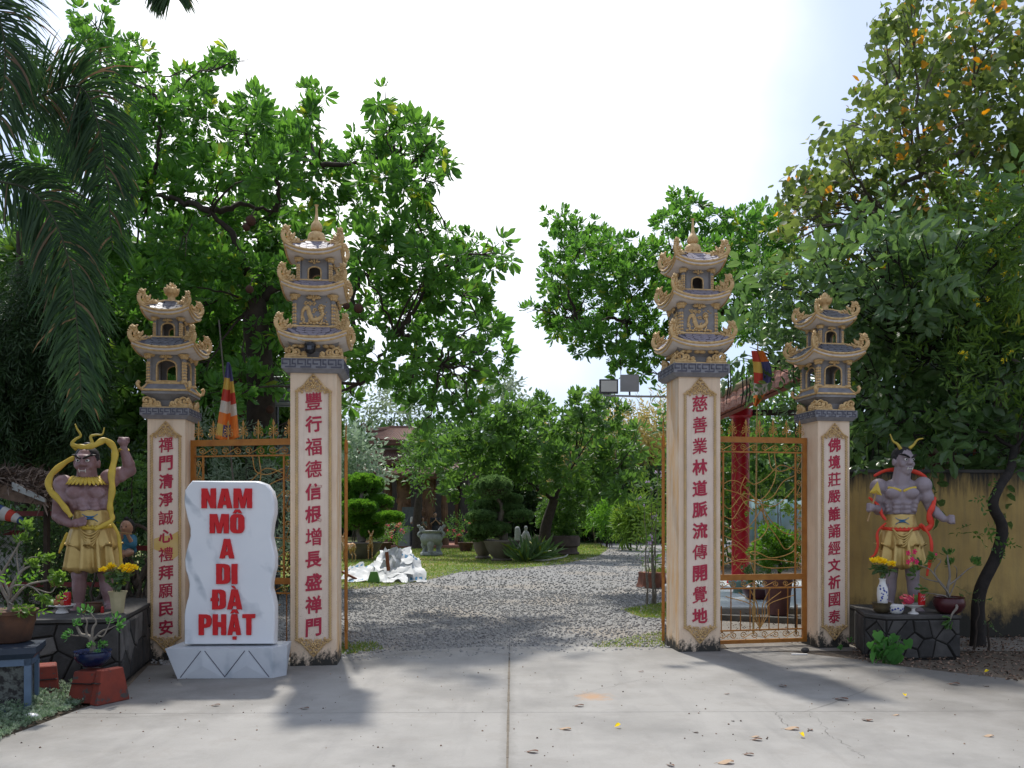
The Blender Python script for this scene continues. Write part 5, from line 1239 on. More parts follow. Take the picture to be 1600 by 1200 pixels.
def gate(label, loc, rot, w, h, zm, burst=True, cat='gate', name='iron_gate', group=None, z0=.03, hinge=False, seed=1):
    """side gate w wide: heavy frame, scroll borders, lower pickets, spear tops and bent-bar sunburst"""
    rr = random.Random(seed); root = thing(name, label, cat, loc, rot, group); t = .034
    mb = MB()
    mb.box(0, t*1.6, -t/2, t/2, z0, h); mb.box(w-t*1.6, w, -t/2, t/2, z0, h); mb.box(t*1.6, w-t*1.6, -t/2, t/2, h-.07, h); mb.box(t*1.6, w-t*1.6, -t/2, t/2, zm-.035, zm+.035); mb.box(t*1.6, w-t*1.6, -t/2, t/2, z0, z0+.045)
    f = mb.obj('frame', MATS['gate_orange'], root, 0)
    if hinge:
        for z in (h-.15, zm, .25):
            mb = MB(); mb.lathe([(.022, 0), (.022, .12)], 8, (-.02, 0, z)); mb.box(-.02, .03, -.006, .006, z+.02, z+.10); mb.obj('hinge', MATS['gate_orange'], f, 40)
    b = .009; zt = h-.07-.115; zb1 = zm-.035-.10; zb2 = z0+.045+.115
    mb = MB()
    for z in (zt, zb1, zb2): mb.box(t*1.6, w-t*1.6, -b, b, z-b, z+b)
    for x in (.15, w-.15): mb.box(x-b, x+b, -b, b, zm+.036, zt-b)
    mb.obj('inner_rail', MATS['gate_orange'], root, 0)
    n = max(3, int((w-.12)/.26)); sw = (w-.14)/n
    def scr(sw_, hh, vert):
        k_ = ('s', round(sw_, 2), round(hh, 3), vert)
        if k_ not in TILE: m_ = MB(); scroll_pair(m_, 0, 0, sw_, hh, vert); TILE[k_] = m_.mesh('scroll', MATS['gate_gold'], 60)
        return TILE[k_]
    for i in range(n):
        x = .07+(w-.14)*(i+.5)/n
        for z, hh in ((h-.07-.058, .10), (zm-.085, .085), (z0+.045+.058, .10)): ob('scroll', scr(sw, hh, False), root, loc=(x, 0, z))
    for x in (.10, w-.10):
        m = int((zt-zm)/.30)
        for i in range(m): ob('scroll', scr((zt-zm)/m*.92, .085, True), root, loc=(x, 0, zm+.04+(zt-zm-.04)*(i+.5)/m))
    k = int(w/.115)
    for i in range(1, k):
        x = w*i/k; c = abs(x-w/2)/w
        top_ = zb1-.012 if i % 2 == 0 else zb2+.18+.55*c*(zb1-zb2)
        mb = MB(); mb.tube([(0, 0, 0), (0, 0, top_-zb2)], .0075, 6); ob('bar', mb.mesh('bar', MATS['gate_orange'], 60), root, loc=(x, 0, zb2+b))
    nf = max(3, int(w/.175))
    if 'fl' not in TILE:
        mb = MB(); fleur(mb, 0, 0, 1.0); TILE['fl'] = mb.mesh('spear_finial', MATS['gate_gold'], 60)
    for i in range(nf): ob('spear_finial', TILE['fl'], root, loc=(w*(i+.5)/nf, 0, h), scale=.95)
    if burst:
        wires = []
        for a in (-1, -.62, -.3, .3, .62, 1):     # flame of bent bars in the lower field
            wires.append(bez([(w*.5, -.012, zb2+.02), (w*.5+a*.10, -.012, zb2+.18), (w*.5+a*.13, -.012, zb2+.32), (w*.5+a*.36*w, -.012, zb2+.42+.12*(1-abs(a)))], 5))
        X = lambda u: .15+(w-.30)*u; Z = lambda v: zm+.04+(zt-zm-.05)*v
        # interlaced sweeping curves of the upper field (u, v in the field)
        for k_, c in enumerate(([(0, .70), (.22, .66), (.42, .60), (.60, .66), (.72, .82), (.70, 1)], [(.62, 1), (.66, .88), (.80, .85), (1, .90)], [(.30, .80), (.42, .74), (.60, .80), (.78, .90), (1, .86)], [(.36, .66), (.50, .60), (.68, .64), (.82, .76), (1, .82)],
            [(.50, .58), (.70, .56), (.88, .64), (1, .72)], [(0, .74), (.12, .77), (.30, .72), (.55, .50), (.62, .40), (.52, .30), (.38, .26)], [(0, .58), (.10, .54), (.28, .66), (.46, .62), (.55, .55)], [(0, .48), (.14, .46), (.30, .60), (.50, .58)],
            [(.52, .58), (.66, .44), (.84, .34), (1, .32)], [(.52, .58), (.58, .44), (.74, .30), (.86, .20), (1, .26)], [(0, .40), (.18, .36), (.36, .40), (.55, .56)], [(0, .32), (.20, .26), (.40, .16), (.50, .17)], [(0, .20), (.16, .24), (.34, .14), (.42, .02)], [(.38, .10), (.36, .17), (.46, .18), (.66, .13), (.90, .16), (1, .22), (1, .40)],
            [(0, .16), (.24, .10), (.60, .12), (1, .09)], [(0, .08), (.3, .12), (.6, .05), (1, .05)], [(.30, .80), (.24, .70), (.28, .60), (.42, .52)])):
            wires.append(bez([(X(u), -.011+.0022*(k_ % 9), Z(v)) for u, v in c], 6))
        for p in wires: mb = MB(); mb.tube(p, .0058, 5); mb.obj('curved_bar', MATS['gate_gold'], root, 60)
    return root
def between(A, B, ha, hb, back=0.05):
    a = Vector(A); b = Vector(B); d = (b-a).normalized(); n_ = Vector((-d.y, d.x, 0))
    return a+d*ha+n_*back, (b-a).length-ha-hb, math.atan2(d.y, d.x)
l0, w0, r0 = between(LO, LP, .215, .26)
gate('orange iron side gate partly hidden behind the marble slab', l0, r0, w0, 2.45, .87, group='iron side gates', seed=3)
l0, w0, r0 = between(RP, RO, .265, .225)
gate('orange iron side gate with the red column seen through it', l0, r0, w0, 2.56, .84, group='iron side gates', seed=5)
hl = P(541, HY, 9.75); hl.z = 0; dl = Vector((hl.x-.05, hl.y, 0)).normalized()
gate('open main gate leaf seen edge on beside the tall left pillar', hl, math.atan2(dl.y, dl.x), 1.9, 2.48, .87, burst=False, group='open main gate leaves', hinge=True)
hr = P(1036, HY, 10.4); hr.z = 0; dr2 = Vector((hr.x+.05, hr.y, 0)).normalized()
gate('open main gate leaf seen edge on beside the tall right pillar', hr, math.atan2(dr2.y, dr2.x), 1.9, 2.60, .84, burst=False, group='open main gate leaves', hinge=True)

# ================================================================ flags
M('flag_blue', (.09, .09, .22), None, 8, .5, .8); M('flag_yellow', (.62, .42, .08), None, 8, .3, .8); M('flag_red', (.50, .05, .03), None, 8, .3, .8)
M('flag_white', (.62, .56, .48), None, 8, .3, .8); M('flag_orange', (.75, .20, .03), None, 8, .3, .8); M('pole_grey', (.13, .12, .10), None, 8, .5, .6); M('pole_bamboo', (.42, .30, .12), None, 8, .5, .6)
def flag(label, foot, top_, rows, folds, x_left, x_right, y0, y1, D, polemat):
    """drooping striped flag: bands run down the fall of the cloth"""
    root = thing('striped_flag', label, 'flag', foot, 0, 'striped flags on leaning poles'); mb = MB(); tp = top_-Vector(foot)
    mb.tube([(0, 0, 0), tp*.5+Vector((.01, 0, 0)), tp], [.014, .012, .009], 6); mb.obj('pole', MATS[polemat], root, 60)
    mb = MB(); mats = [MATS['flag_'+c] for c in ('blue', 'yellow', 'red', 'white', 'orange')]; K = 20; N = 14
    V = []; 
    for i in range(K+1):
        t = i/K
        for j in range(N+1):
            s_ = j/N; x = x_left(t)+(x_right(t)-x_left(t))*s_; y = y0+(y1-y0)*t*(1-.10*abs(s_-.45))
            V.append(P(x, y, D+.05*math.sin(s_*11+t*2)*(.3+t))-Vector(foot))
    Fs = [(i*(N+1)+j, (i+1)*(N+1)+j, (i+1)*(N+1)+j+1, i*(N+1)+j+1) for i in range(K) for j in range(N)]
    mb.add(V, Fs); mb.mi = [rows(i/K, j/N) for i in range(K) for j in range(N)]
    o = mb.obj('cloth', mats, root, 180); m_ = o.modifiers.new('thick', 'SOLIDIFY'); m_.thickness = .003; return root
def rows1(t, s_):
    if s_ > .62: return [0, 0, 1, 2, 3, 4, 4][min(6, int(t*7+.3))]
    return [0, 1, 2, 3, 4, (1 if s_ < .22 else 0), 4][min(6, int(t*6.6))]
f0 = P(384, HY, 10.6); f0.z = 0
flag('faded five colour striped flag hanging over the left side gate', f0, P(342, 500, 10.6), rows1, 3, lambda t: 355-19*t, lambda t: 358+20*t**.7-4*t, 566, 690, 10.5, 'pole_grey')
def rows2(t, s_):
    a = [2, 1, 2, 3, 4]; b = [4, 0, 0, 3, 4]; return (a if s_ < .5 else b)[min(4, int(t*5))]
f1 = P(1177, HY, 11.2); f1.z = 0
flag('striped flag in red, orange and violet above the right side gate', f1, P(1184, 535, 11.2), rows2, 3, lambda t: 1174+4*math.sin(t*3)+8*max(0, t-.7), lambda t: 1186+22*math.sin(PI*min(1, t*.85+.1))-4*t, 548, 636, 11.1, 'pole_bamboo')
# ================================================================ bodies
def sculpt(name, shapes, material, parent, vox=.015, smooth_it=4, extra=None, **kw):
    """one continuous skin round overlapping muscles and bones"""
    mb = MB()
    for s_ in shapes:
        if s_[0] == 'e': mb.ell(s_[1], s_[2], 12, 8, s_[3] if len(s_) > 3 else None)
        else:
            p0, p1 = Vector(s_[1]), Vector(s_[2]); r0, r1 = s_[3], s_[4]
            mb.tube([p0, p0.lerp(p1, .5), p1], [r0, (r0+r1)/2*(s_[5] if len(s_) > 5 else 1), r1], 10); mb.ell(p0, r0*.99, 10, 7); mb.ell(p1, r1*.99, 10, 7)
    me = mb.mesh(name, material, 0); o = bpy.data.objects.new(name, me); COL.objects.link(o)
    m = o.modifiers.new('r', 'REMESH'); m.mode = 'VOXEL'; m.voxel_size = vox
    m = o.modifiers.new('s', 'SMOOTH'); m.iterations = smooth_it; m.factor = .5
    me2 = bpy.data.meshes.new_from_object(o.evaluated_get(bpy.context.evaluated_depsgraph_get())); bpy.data.objects.remove(o); bpy.data.meshes.remove(me)
    me2.name = name; me2.shade_smooth(); me2.materials.clear(); me2.materials.append(material); return ob(name, me2, parent, **kw)
def hand_shapes(w, d, side, s=1.0, fist=True, spread=.5):
    """palm, four fingers and a thumb from wrist w along direction d"""
    w = Vector(w); d = Vector(d).normalized(); side = Vector(side).normalized(); up = d.cross(side).normalized(); o = []
    pc = w+d*.05*s; o.append(('e', pc, (.036*s, .036*s, .040*s)))
    for i in range(4):
        k = pc+d*.035*s+side*(i-1.5)*.021*s; ln = (.036, .040, .038, .030)[i]*s
        if fist: q = k+up*.030*s; e = q-d*.030*s; o += [('c', k, q, .0125*s, .012*s), ('c', q, e, .012*s, .011*s)]
        else: q = k+d*ln+side*(i-1.5)*.006*s*spread+up*.004; e = q+d*ln*.7+up*.012*s; o += [('c', k, q, .012*s, .011*s), ('c', q, e, .011*s, .009*s)]
    t0 = pc+side*-.030*s; t1 = t0+(d*.4-side*.3+up*.8).normalized()*.032*s; t2 = t1+(d*.6+side*.5+up*.3).normalized()*.026*s
    o += [('c', t0, t1, .014*s, .013*s), ('c', t1, t2, .013*s, .010*s)]; return o

def _skin(n, l, co, out, p):
    return mixc(n, l, ramp(n, l, noise(n, l, co, 5, 4), .48, .66), out, (.34, .24, .26))
M('statue_skin', (.27, .155, .15), (.20, .115, .115), 6, .5, .5, .1, 40, extra=_skin)
M('statue_skin_grey', (.30, .25, .27), (.22, .18, .195), 6, .5, .5, .1, 40)
M('statue_gold', (.58, .42, .16), (.42, .28, .09), 7, .5, .36, .1, 40, metal=.55)
M('statue_yellow', (.66, .47, .06), (.48, .34, .05), 12, .5, .5, .25, 50)
M('horn_yellow', (.52, .40, .05), (.35, .26, .04), 12, .5, .5, .2, 50)
M('sash_red', (.72, .055, .02), (.55, .03, .015), 12, .5, .5, .2, 50)
M('hair_black', (.012, .011, .012), None, 12, .5, .6); M('eye_white', (.75, .74, .70), None, 12, .2, .4); M('fang_white', (.62, .60, .54), None, 12, .3, .4)
M('mark_blue', (.02, .14, .30), None, 12, .3, .5)

def statue(label, loc, rot, skin, J, collar, sashm, pose):
    """guardian: J gives joints in metres (x, y toward back, z) from the feet centre"""
    root = thing('guardian_statue', label, 'statue', loc, rot, 'horned guardian statues'); hz = J['head'].z; hx = J['head'].x; hy = J['head'].y
    S_ = []; wz = J['waist'].z; sz = J['sh_l'].z; cx = (J['sh_l'].x+J['sh_r'].x)/2; cy = .0
    H = J['head']; nb = Vector((cx, cy+.01, sz+.0))
    W_ = J['waist']
    # torso: rib cage, pectorals, stomach blocks, flanks
    ch = Vector((cx, cy, sz-.12)); S_ += [('e', ch, (.225, .135, .17)), ('e', ch.lerp(W_, .5), (.185, .115, .19)), ('e', W_, (.165, .11, .14)), ('c', nb+Vector((0, 0, .02)), H+Vector((0, .01, -.07)), .105, .095)]
    S_ += [('e', nb+Vector((-.11, .015, .025)), (.14, .08, .06), (0, -.40, 0)), ('e', nb+Vector((.11, .015, .025)), (.14, .08, .06), (0, .40, 0))]
    for sg in (-1, 1):
        S_.append(('e', ch+Vector((sg*.098, -.104, .040)), (.094, .060, .070)))
        for i in range(3):
            c = ch.lerp(W_, (.36, .60, .84)[i]); S_.append(('e', c+Vector((sg*.056, -.116+.002*i, 0)), (.050, .036, .031)))
        for i in range(3): S_.append(('e', ch.lerp(W_, .3+.22*i)+Vector((sg*(.160-.01*i), -.062, 0)), (.034, .038, .026), (0, sg*.5, 0)))
        S_.append(('e', ch.lerp(W_, .35)+Vector((sg*.14, .0, 0)), (.05, .09, .15)))
    for k in ('l', 'r'):
        a, b, c = J['sh_'+k], J['el_'+k], J['wr_'+k]
        S_ += [('e', a, (.105, .10, .105)), ('c', a, b, .078, .060, 1.12), ('c', b, c, .062, .040, 1.12), ('e', a.lerp(b, .5)+Vector((0, -.02, 0)), (.078, .078, .085)), ('e', b.lerp(c, .3), (.066, .064, .066))]
    for k in ('l', 'r'):
        hp, kn, an = J['hip_'+k], J['kn_'+k], J['an_'+k]
        S_ += [('c', hp, kn, .11, .078), ('e', kn+Vector((0, -.03, .0)), (.055, .04, .055)), ('c', kn, an, .072, .048, 1.16), ('e', kn.lerp(an, .35)+Vector((0, .025, 0)), (.068, .066, .11)),
               ('e', an+Vector((0, -.02, -.03)), (.05, .07, .045)), ('e', an+Vector((pose['toe']*(-1 if k == 'l' else 1), -.13, -.055)), (.052, .10, .032))]
        for i in range(5): S_.append(('e', an+Vector((pose['toe']*(-1 if k == 'l' else 1)+(i-2)*.02, -.215+.006*abs(i-1.5), -.062)), (.012, .022, .014)))
    S_ += pose['hands']
    # head with heavy brow, nose, jaw, ears
    HS = 1.14; Mh = Matrix.Translation(H) @ Matrix.Rotation(pose['turn'], 4, 'Z') @ Matrix.Scale(HS, 4); hp_ = lambda x, y, z: Mh @ Vector((x, y, z)); hd0 = len(S_)
    rm = Matrix.Rotation(pose['turn'], 3, 'Z')
    S_ += [('e', hp_(0, 0, .02), (.098, .112, .125), rm), ('e', hp_(0, -.03, -.085), (.075, .07, .06), rm), ('e', hp_(0, -.058, -.115), (.045, .045, .035), rm), ('e', hp_(-.05, -.068, -.035), (.034, .03, .035), rm), ('e', hp_(.05, -.068, -.035), (.034, .03, .035), rm),
           ('e', hp_(0, -.100, .045), (.075, .022, .022), rm), ('c', hp_(0, -.105, .035), hp_(0, -.125, -.022), .014, .021), ('e', hp_(-.020, -.114, -.028), (.016, .016, .013)), ('e', hp_(.020, -.114, -.028), (.016, .016, .013)),
           ('e', hp_(0, -.094, -.066), (.040, .022, .011), rm), ('e', hp_(0, -.090, -.094), (.036, .022, .012), rm), ('e', hp_(-.102, .01, -.01), (.016, .028, .042), rm), ('e', hp_(.102, .01, -.01), (.016, .028, .042), rm)]
    S_ = S_[:hd0]+[(t_[0], t_[1], tuple(v*HS for v in t_[2]), *t_[3:]) if t_[0] == 'e' else (t_[0], t_[1], t_[2], t_[3]*HS, t_[4]*HS) for t_ in S_[hd0:]]
    sculpt('body', S_, skin, root, .010, 1)
    Mr = Matrix.Rotation(pose['turn'], 4, 'Z')
    for sg in (-1, 1):
        mb = MB(); mb.ell((0, 0, 0), (.022, .012, .015), 10, 6); e = ob('eye', mb.mesh('eye', MATS['eye_white'], 180), root, loc=hp_(sg*.040, -.100, .012)); e.rotation_euler = (0, sg*-.25, pose['turn'])
        mb = MB(); mb.ell((0, -.010, 0), (.009, .006, .010), 8, 6); ob('pupil', mb.mesh('pupil', MATS['hair_black'], 180), e)
        mb = MB(); mb.tube([hp_(sg*.008, -.119, .028), hp_(sg*.03, -.120, .040), hp_(sg*.065, -.108, .060), hp_(sg*.100, -.07, .066)], [.008, .016, .017, .006], 6, flat=.8); mb.obj('eyebrow', MATS['hair_black'], root, 60)
        mb = MB(); mb.tube([hp_(sg*.026, -.106, -.094), hp_(sg*.028, -.118, -.075), hp_(sg*.030, -.116, -.062)], [.0055, .005, .001], 5); mb.obj('fang', MATS['fang_white'], root, 60)
    mb = MB(); mb.box(-.026, .026, -.112, -.10, -.084, -.078, Mh); mb.obj('teeth', MATS['fang_white'], root, 0)
    mb = MB(); mb.ell(hp_(0, .022, .06), (.103*HS, .112*HS, .098*HS), 14, 9, rm)
    if pose.get('bun'): mb.ell(hp_(0, .02, .16), (.05, .05, .035), 12, 7); 
    for sg in (-1, 1): mb.ell(hp_(sg*.092, .012, .03), (.018, .04, .05), 8, 6, rm)
    mb.obj('hair', MATS['hair_black'], root, 180)
    # horns / head band
    for pts in pose['horns']:
        mb = MB(); q = bez([Vector(p) for p in pts], 5); m = len(q); mb.tube(q, [.020*(1-.72*i/m) for i in range(m)], 8); mb.obj('horn', MATS['horn_yellow'], root, 180)
    # skirt: two tiers with deep folds
    wz = W_.z
    def tier(name, z1, z0, r1x, r1y, r0x, r0y, nf, dep, ph=0, hemf=.018):
        mb = MB(); N = 96; K = 10; V = []
        for i in range(K+1):
            t = i/K
            for j in range(N):
                a = 2*PI*j/N; fo = dep*t*(math.cos(nf*a+ph)+.35*math.cos(2*nf*a+1)); rx = r1x+(r0x-r1x)*t**.8+fo; ry = r1y+(r0y-r1y)*t**.8+fo
                V.append((W_.x+J['sk']*t+rx*math.cos(a), W_.y+ry*math.sin(a), z1+(z0-z1)*t+(hemf*math.cos(nf*a+ph)*t if i == K else 0)))
        Fs = [(i*N+j, (i+1)*N+j, (i+1)*N+(j+1) % N, i*N+(j+1) % N) for i in range(K) for j in range(N)]
        mb.add(V, Fs); o = mb.obj(name, MATS['statue_gold'], root, 180); m_ = o.modifiers.new('t', 'SOLIDIFY'); m_.thickness = .014; return o
    zb = J['hem']
    tier('skirt', wz-.10, zb, .182, .145, .250, .205, 10, .042)
    tier('skirt_overlay', wz-.15, wz-.37, .190, .158, .250, .205, 8, .026, 1.2, .045)
    mb = MB(); N = 40; V = []
    for i in range(9):
        z = wz-.17+.18*i/8
        for j in range(N):
            a = 2*PI*j/N; b_ = 1+.012*math.sin(i*.8); V.append((W_.x+(.170+.02*(1-i/8))*b_*math.cos(a), W_.y-.006+(.132+.016*(1-i/8))*b_*math.sin(a), z))
    mb.add(V, [(i*N+j, i*N+(j+1) % N, (i+1)*N+(j+1) % N, (i+1)*N+j) for i in range(8) for j in range(N)]); o = mb.obj('waistband', MATS['statue_gold'], root, 180); m_ = o.modifiers.new('t', 'SOLIDIFY'); m_.thickness = .012
    for i in range(5):     # swags of cloth at the front
        mb = MB(); zz = wz-.21-.032*i; ww = .11-.012*i; mb.tube(bez([(W_.x-ww, -.165, zz+.05), (W_.x-ww*.5, -.195, zz-.01), (W_.x, -.200, zz-.035), (W_.x+ww*.5, -.195, zz-.01), (W_.x+ww, -.165, zz+.05)], 4), .012, 6); mb.obj('swag', MATS['statue_gold'], root, 180)
    mb = MB()   # blue crossed-curve mark on the waistband
    for sg in (-1, 1): mb.tube(bez([(W_.x-.075, -.152, wz-.07+sg*.040), (W_.x-.03, -.163, wz-.07+sg*.012), (W_.x+.03, -.163, wz-.07+sg*.012), (W_.x+.075, -.152, wz-.07+sg*.040)], 6), [.004]*6+[.009]*7+[.004]*6, 6)
    mb.obj('mark', MATS['mark_blue'], root, 180)
    mb = MB(); q = [(W_.x+.195*math.cos(a), W_.y-.01+.158*math.sin(a), wz-.165+.012*math.cos(2*a)) for a in [2*PI*i/28 for i in range(29)]]; mb.tube(q, .020, 8)
    for i in range(28):
        a = 2*PI*(i+.5)/28; mb.ell((W_.x+.197*math.cos(a), W_.y-.01+.16*math.sin(a), wz-.163), (.016, .016, .024), 6, 4, (0, .6, a))
    mb.obj('belt', sashm, root, 180)
    if collar == 'leaf':
        mb = MB()
        for i in range(15):
            a = PI*1.05+PI*.9*i/14; mb.ell((cx+.155*math.cos(a)*1.1, -.01+.125*math.sin(a), sz+.055-.02*abs(math.sin(a))), (.022, .072, .012), 7, 5, Euler((.75, 0, a-PI*1.5)).to_matrix())
        mb.obj('collar', MATS['statue_yellow'], root, 180)
    else:
        for sg in (-1, 1):
            mb = MB(); mb.tube(bez([(cx+sg*.008, -.132, sz-.055), (cx+sg*.07, -.138, sz-.030), (cx+sg*.155, -.105, sz-.010)], 5), [.006]+[.017]*9+[.014], 6, flat=.5, up=(0, 1, 0)); mb.obj('necklace', MATS['statue_yellow'], root, 180)
    for pts, wd in pose['sash']:
        mb = MB(); q = bez([Vector(p) for p in pts], 7); m = len(q); mb.tube(q, [wd*(.55+.45*math.sin(PI*(i+1)/(m+1)))*(1+.12*math.sin(i*.8)) for i in range(m)], 8, flat=.35, up=(0, 1, .15)); mb.obj('ribbon', sashm, root, 180)
    return root

q = 1/149.4; lx = lambda x: (x-140)*q; lz = lambda y: (955-y)*q; V_ = lambda x, y, d=0: Vector((lx(x), d, lz(y)))
JL = dict(head=V_(136, 727), waist=V_(143, 803), sh_l=V_(104, 762), sh_r=V_(169, 752), el_l=V_(95, 811, .03), wr_l=V_(117, 823, -.20), el_r=V_(198, 738, .04), wr_r=V_(189, 704, -.02), hip_l=V_(128, 840), hip_r=V_(158, 840), kn_l=V_(126, 905, -.03), kn_r=V_(162, 905, .02), an_l=V_(125, 948), an_r=V_(167, 947, .03), sk=.02, hem=lz(897))
hands = hand_shapes(JL['wr_l'], (1, -.35, .22), (0, .3, 1), 1.15, False)+hand_shapes(JL['wr_r'], (.0, -.05, 1), (1, 0, 0), 1.3, True)
poseL = dict(toe=.02, hands=hands, turn=-.22, bun=True,
    horns=[[V_(124, 708, -.10), V_(117, 700, -.10), V_(122, 692, -.09), V_(129, 686, -.08), V_(124, 676, -.08), V_(121, 668, -.08)], [V_(146, 704, -.10), V_(145, 696, -.1), V_(143, 687, -.09), V_(150, 684, -.08), V_(159, 683, -.08), V_(162, 672, -.08)]],
    sash=[([V_(117, 700, -.11), V_(125, 703, -.14), V_(138, 704, -.15), V_(150, 700, -.12), V_(162, 692, -.06), V_(173, 700, -.03), V_(177, 715, -.07), V_(173, 745, -.13), V_(174, 770, -.15), V_(171, 795, -.15), V_(173, 808, -.15), V_(173, 818, -.17), V_(150, 832, -.20)], .034),
          ([V_(121, 718, .02), V_(104, 728, .04), V_(85, 748, .05), V_(84, 768, .0), V_(98, 785, -.08), V_(112, 803, -.16), V_(118, 812, -.19)], .034),
          ([V_(173, 820, -.17), V_(183, 840, -.17), V_(186, 870, -.16), V_(187, 895, -.16)], .018),
          ([V_(112, 836, -.16), V_(106, 850, -.12), V_(99, 868, -.08)], .016)])
stL = P(140, 955, 8.75); 
statL = statue('purple skinned guardian statue with one fist raised and yellow ribbons', (stL.x, 8.75, .626), .36, MATS['statue_skin'], JL, 'leaf', MATS['statue_yellow'], poseL)
mb = MB(); mb.tube([Vector(V_(189, 706))+Vector((.042*math.cos(a), .042*math.sin(a), .008*math.sin(a*2))) for a in [2*PI*i/16 for i in range(17)]], .015, 6); mb.obj('bracelet', MATS['statue_yellow'], statL, 180)

q2 = 1/130.5; V2 = lambda x, y, d=0: Vector(((x-1410)*q2, d, (947-y)*q2))
JR = dict(head=V2(1411, 716), waist=V2(1407, 800), sh_l=V2(1376, 756), sh_r=V2(1439, 754), el_l=V2(1379, 793, .04), wr_l=V2(1367, 789, -.18), el_r=V2(1451, 790, .03), wr_r=V2(1466, 806, -.10), hip_l=V2(1394, 840), hip_r=V2(1423, 840), kn_l=V2(1393, 895, -.02), kn_r=V2(1424, 897, -.03), an_l=V2(1392, 936), an_r=V2(1427, 938), sk=.0, hem=(947-882)*q2)
hands = hand_shapes(JR['wr_l'], (-.5, -.8, .1), (0, .1, 1), 1.2, True)+hand_shapes(JR['wr_r'], (.9, -.35, -.1), (0, .25, 1), 1.25, True)
poseR = dict(toe=.03, hands=hands, turn=.50, bun=False,
    horns=[[V2(1406, 698, -.10), V2(1401, 690, -.10), V2(1395, 685, -.09), V2(1391, 674, -.08)], [V2(1418, 697, -.10), V2(1424, 692, -.09), V2(1430, 684, -.08), V2(1438, 682, -.08)]],
    sash=[([V2(1370, 738, .08), V2(1390, 729, .12), V2(1420, 729, .13), V2(1442, 738, .12), V2(1447, 748, .08)], .025),
          ([V2(1362, 772, .02), V2(1374, 785, -.08), V2(1379, 800, -.13), V2(1384, 808, -.15)], .020),
          ([V2(1456, 772, .02), V2(1452, 785, -.07), V2(1446, 800, -.09), V2(1449, 815, -.08), V2(1440, 822, -.11), V2(1432, 814, -.14)], .034),
          ([V2(1384, 812, -.16), V2(1372, 826, -.16), V2(1372, 848, -.16), V2(1368, 861, -.16), V2(1362, 866, -.16)], .016),
          ([V2(1436, 815, -.15), V2(1446, 835, -.17), V2(1447, 860, -.18), V2(1442, 885, -.18), V2(1441, 893, -.18)], .018)])
statR = statue('grey violet guardian statue with red sash holding a gold tipped rod', (P(1410, HY, 9.95).x, 9.95, .475), -.30, MATS['statue_skin_grey'], JR, 'neck', MATS['sash_red'], poseR)
M('rod_wood', (.42, .27, .12), None, 12, .5, .6)
hd = JR['wr_l']+Vector((-.03, -.06, .01)); t = thing('gold_tipped_rod', 'short rod with a gold triangular tip held by the right guardian statue', 'rod', statR.location, -.30)
mb = MB(); mb.tube([hd+Vector((-.05, .0, -.17)), hd+Vector((.045, 0, .18))], .011, 8); mb.obj('shaft', MATS['rod_wood'], t, 60)
mb = MB(); tip = hd+Vector((.045, 0, .18)); mb.add([tip+Vector(v) for v in ((-.075, 0, -.01), (.06, 0, -.045), (.015, 0, .125), (0, -.03, .02), (0, .03, .02))], [(0, 1, 3), (1, 2, 3), (2, 0, 3), (1, 0, 4), (2, 1, 4), (0, 2, 4)]); mb.obj('tip', MATS['statue_yellow'], t, 0)

# ================================================================ stone pedestals with picked-out crazy stones
M('stone_dark', (.055, .052, .05), (.025, .024, .023), 7, .5, .85, .5, 30); M('stone_mid', (.085, .08, .075), (.04, .038, .036), 7, .5, .85, .5, 30); M('stone_light', (.17, .16, .15), (.07, .065, .06), 7, .5, .85, .5, 30)
M('mortar_black', (.022, .020, .018), None, 12, .5, .95, .5, 30); M('cement_top', (.085, .08, .075), (.04, .038, .035), 6, .5, .9, .5, 30)
def crazy(parent, A, B, z0, z1, n, seed, pal):
    """irregular flat stones set in the wall face from ground point A to B (outward normal to the right of A>B)"""
    rr = random.Random(seed); A, B = Vector(A), Vector(B); d = (B-A); Lw = d.length; d.normalize(); nr = Vector((d.y, -d.x, 0)); H = z1-z0
    sites = []
    tries = 0
    while len(sites) < n and tries < 4000:
        p = (rr.random()*Lw, rr.random()*H); tries += 1
        if all((p[0]-s_[0])**2+((p[1]-s_[1])*.75)**2 > (.62*math.sqrt(Lw*H/n))**2 for s_ in sites): sites.append(p)
    for s_ in sites:
        poly = [(0.01, 0.01), (Lw-.01, .01), (Lw-.01, H-.02), (.01, H-.02)]
        for o_ in sites:
            if o_ is s_: continue
            mx, mz = (s_[0]+o_[0])/2, (s_[1]+o_[1])/2; nx, nz = s_[0]-o_[0], s_[1]-o_[1]; ln = math.hypot(nx, nz); nx /= ln; nz /= ln
            poly = clip(poly, lambda x, z: (x-mx)*nx+(z-mz)*nz-.009)
            if len(poly) < 3: break
        if len(poly) < 3: continue
        cxx = sum(p[0] for p in poly)/len(poly); czz = sum(p[1] for p in poly)/len(poly)
        ar = 0
        for i in range(len(poly)): ar += poly[i][0]*poly[(i+1) % len(poly)][1]-poly[(i+1) % len(poly)][0]*poly[i][1]
        if ar < 0: poly = poly[::-1]
        f_ = lambda x, z, h: A+d*x+nr*h+Vector((0, 0, z0+z)); k = len(poly); h = rr.uniform(.010, .026); mb = MB()
        vs_ = [f_(x, z, -.005) for x, z in poly]+[f_(x, z, h*.6) for x, z in poly]+[f_(cxx+(x-cxx)*.86, czz+(z-czz)*.86, h+rr.uniform(-.003, .003)) for x, z in poly]
        fs = [tuple(range(2*k, 3*k))]+[(i, (i+1) % k, k+(i+1) % k, k+i) for i in range(k)]+[(k+i, k+(i+1) % k, 2*k+(i+1) % k, 2*k+i) for i in range(k)]
        mb.add(vs_, fs); mb.obj('stone', MATS[rr.choice(pal)], parent, 0)
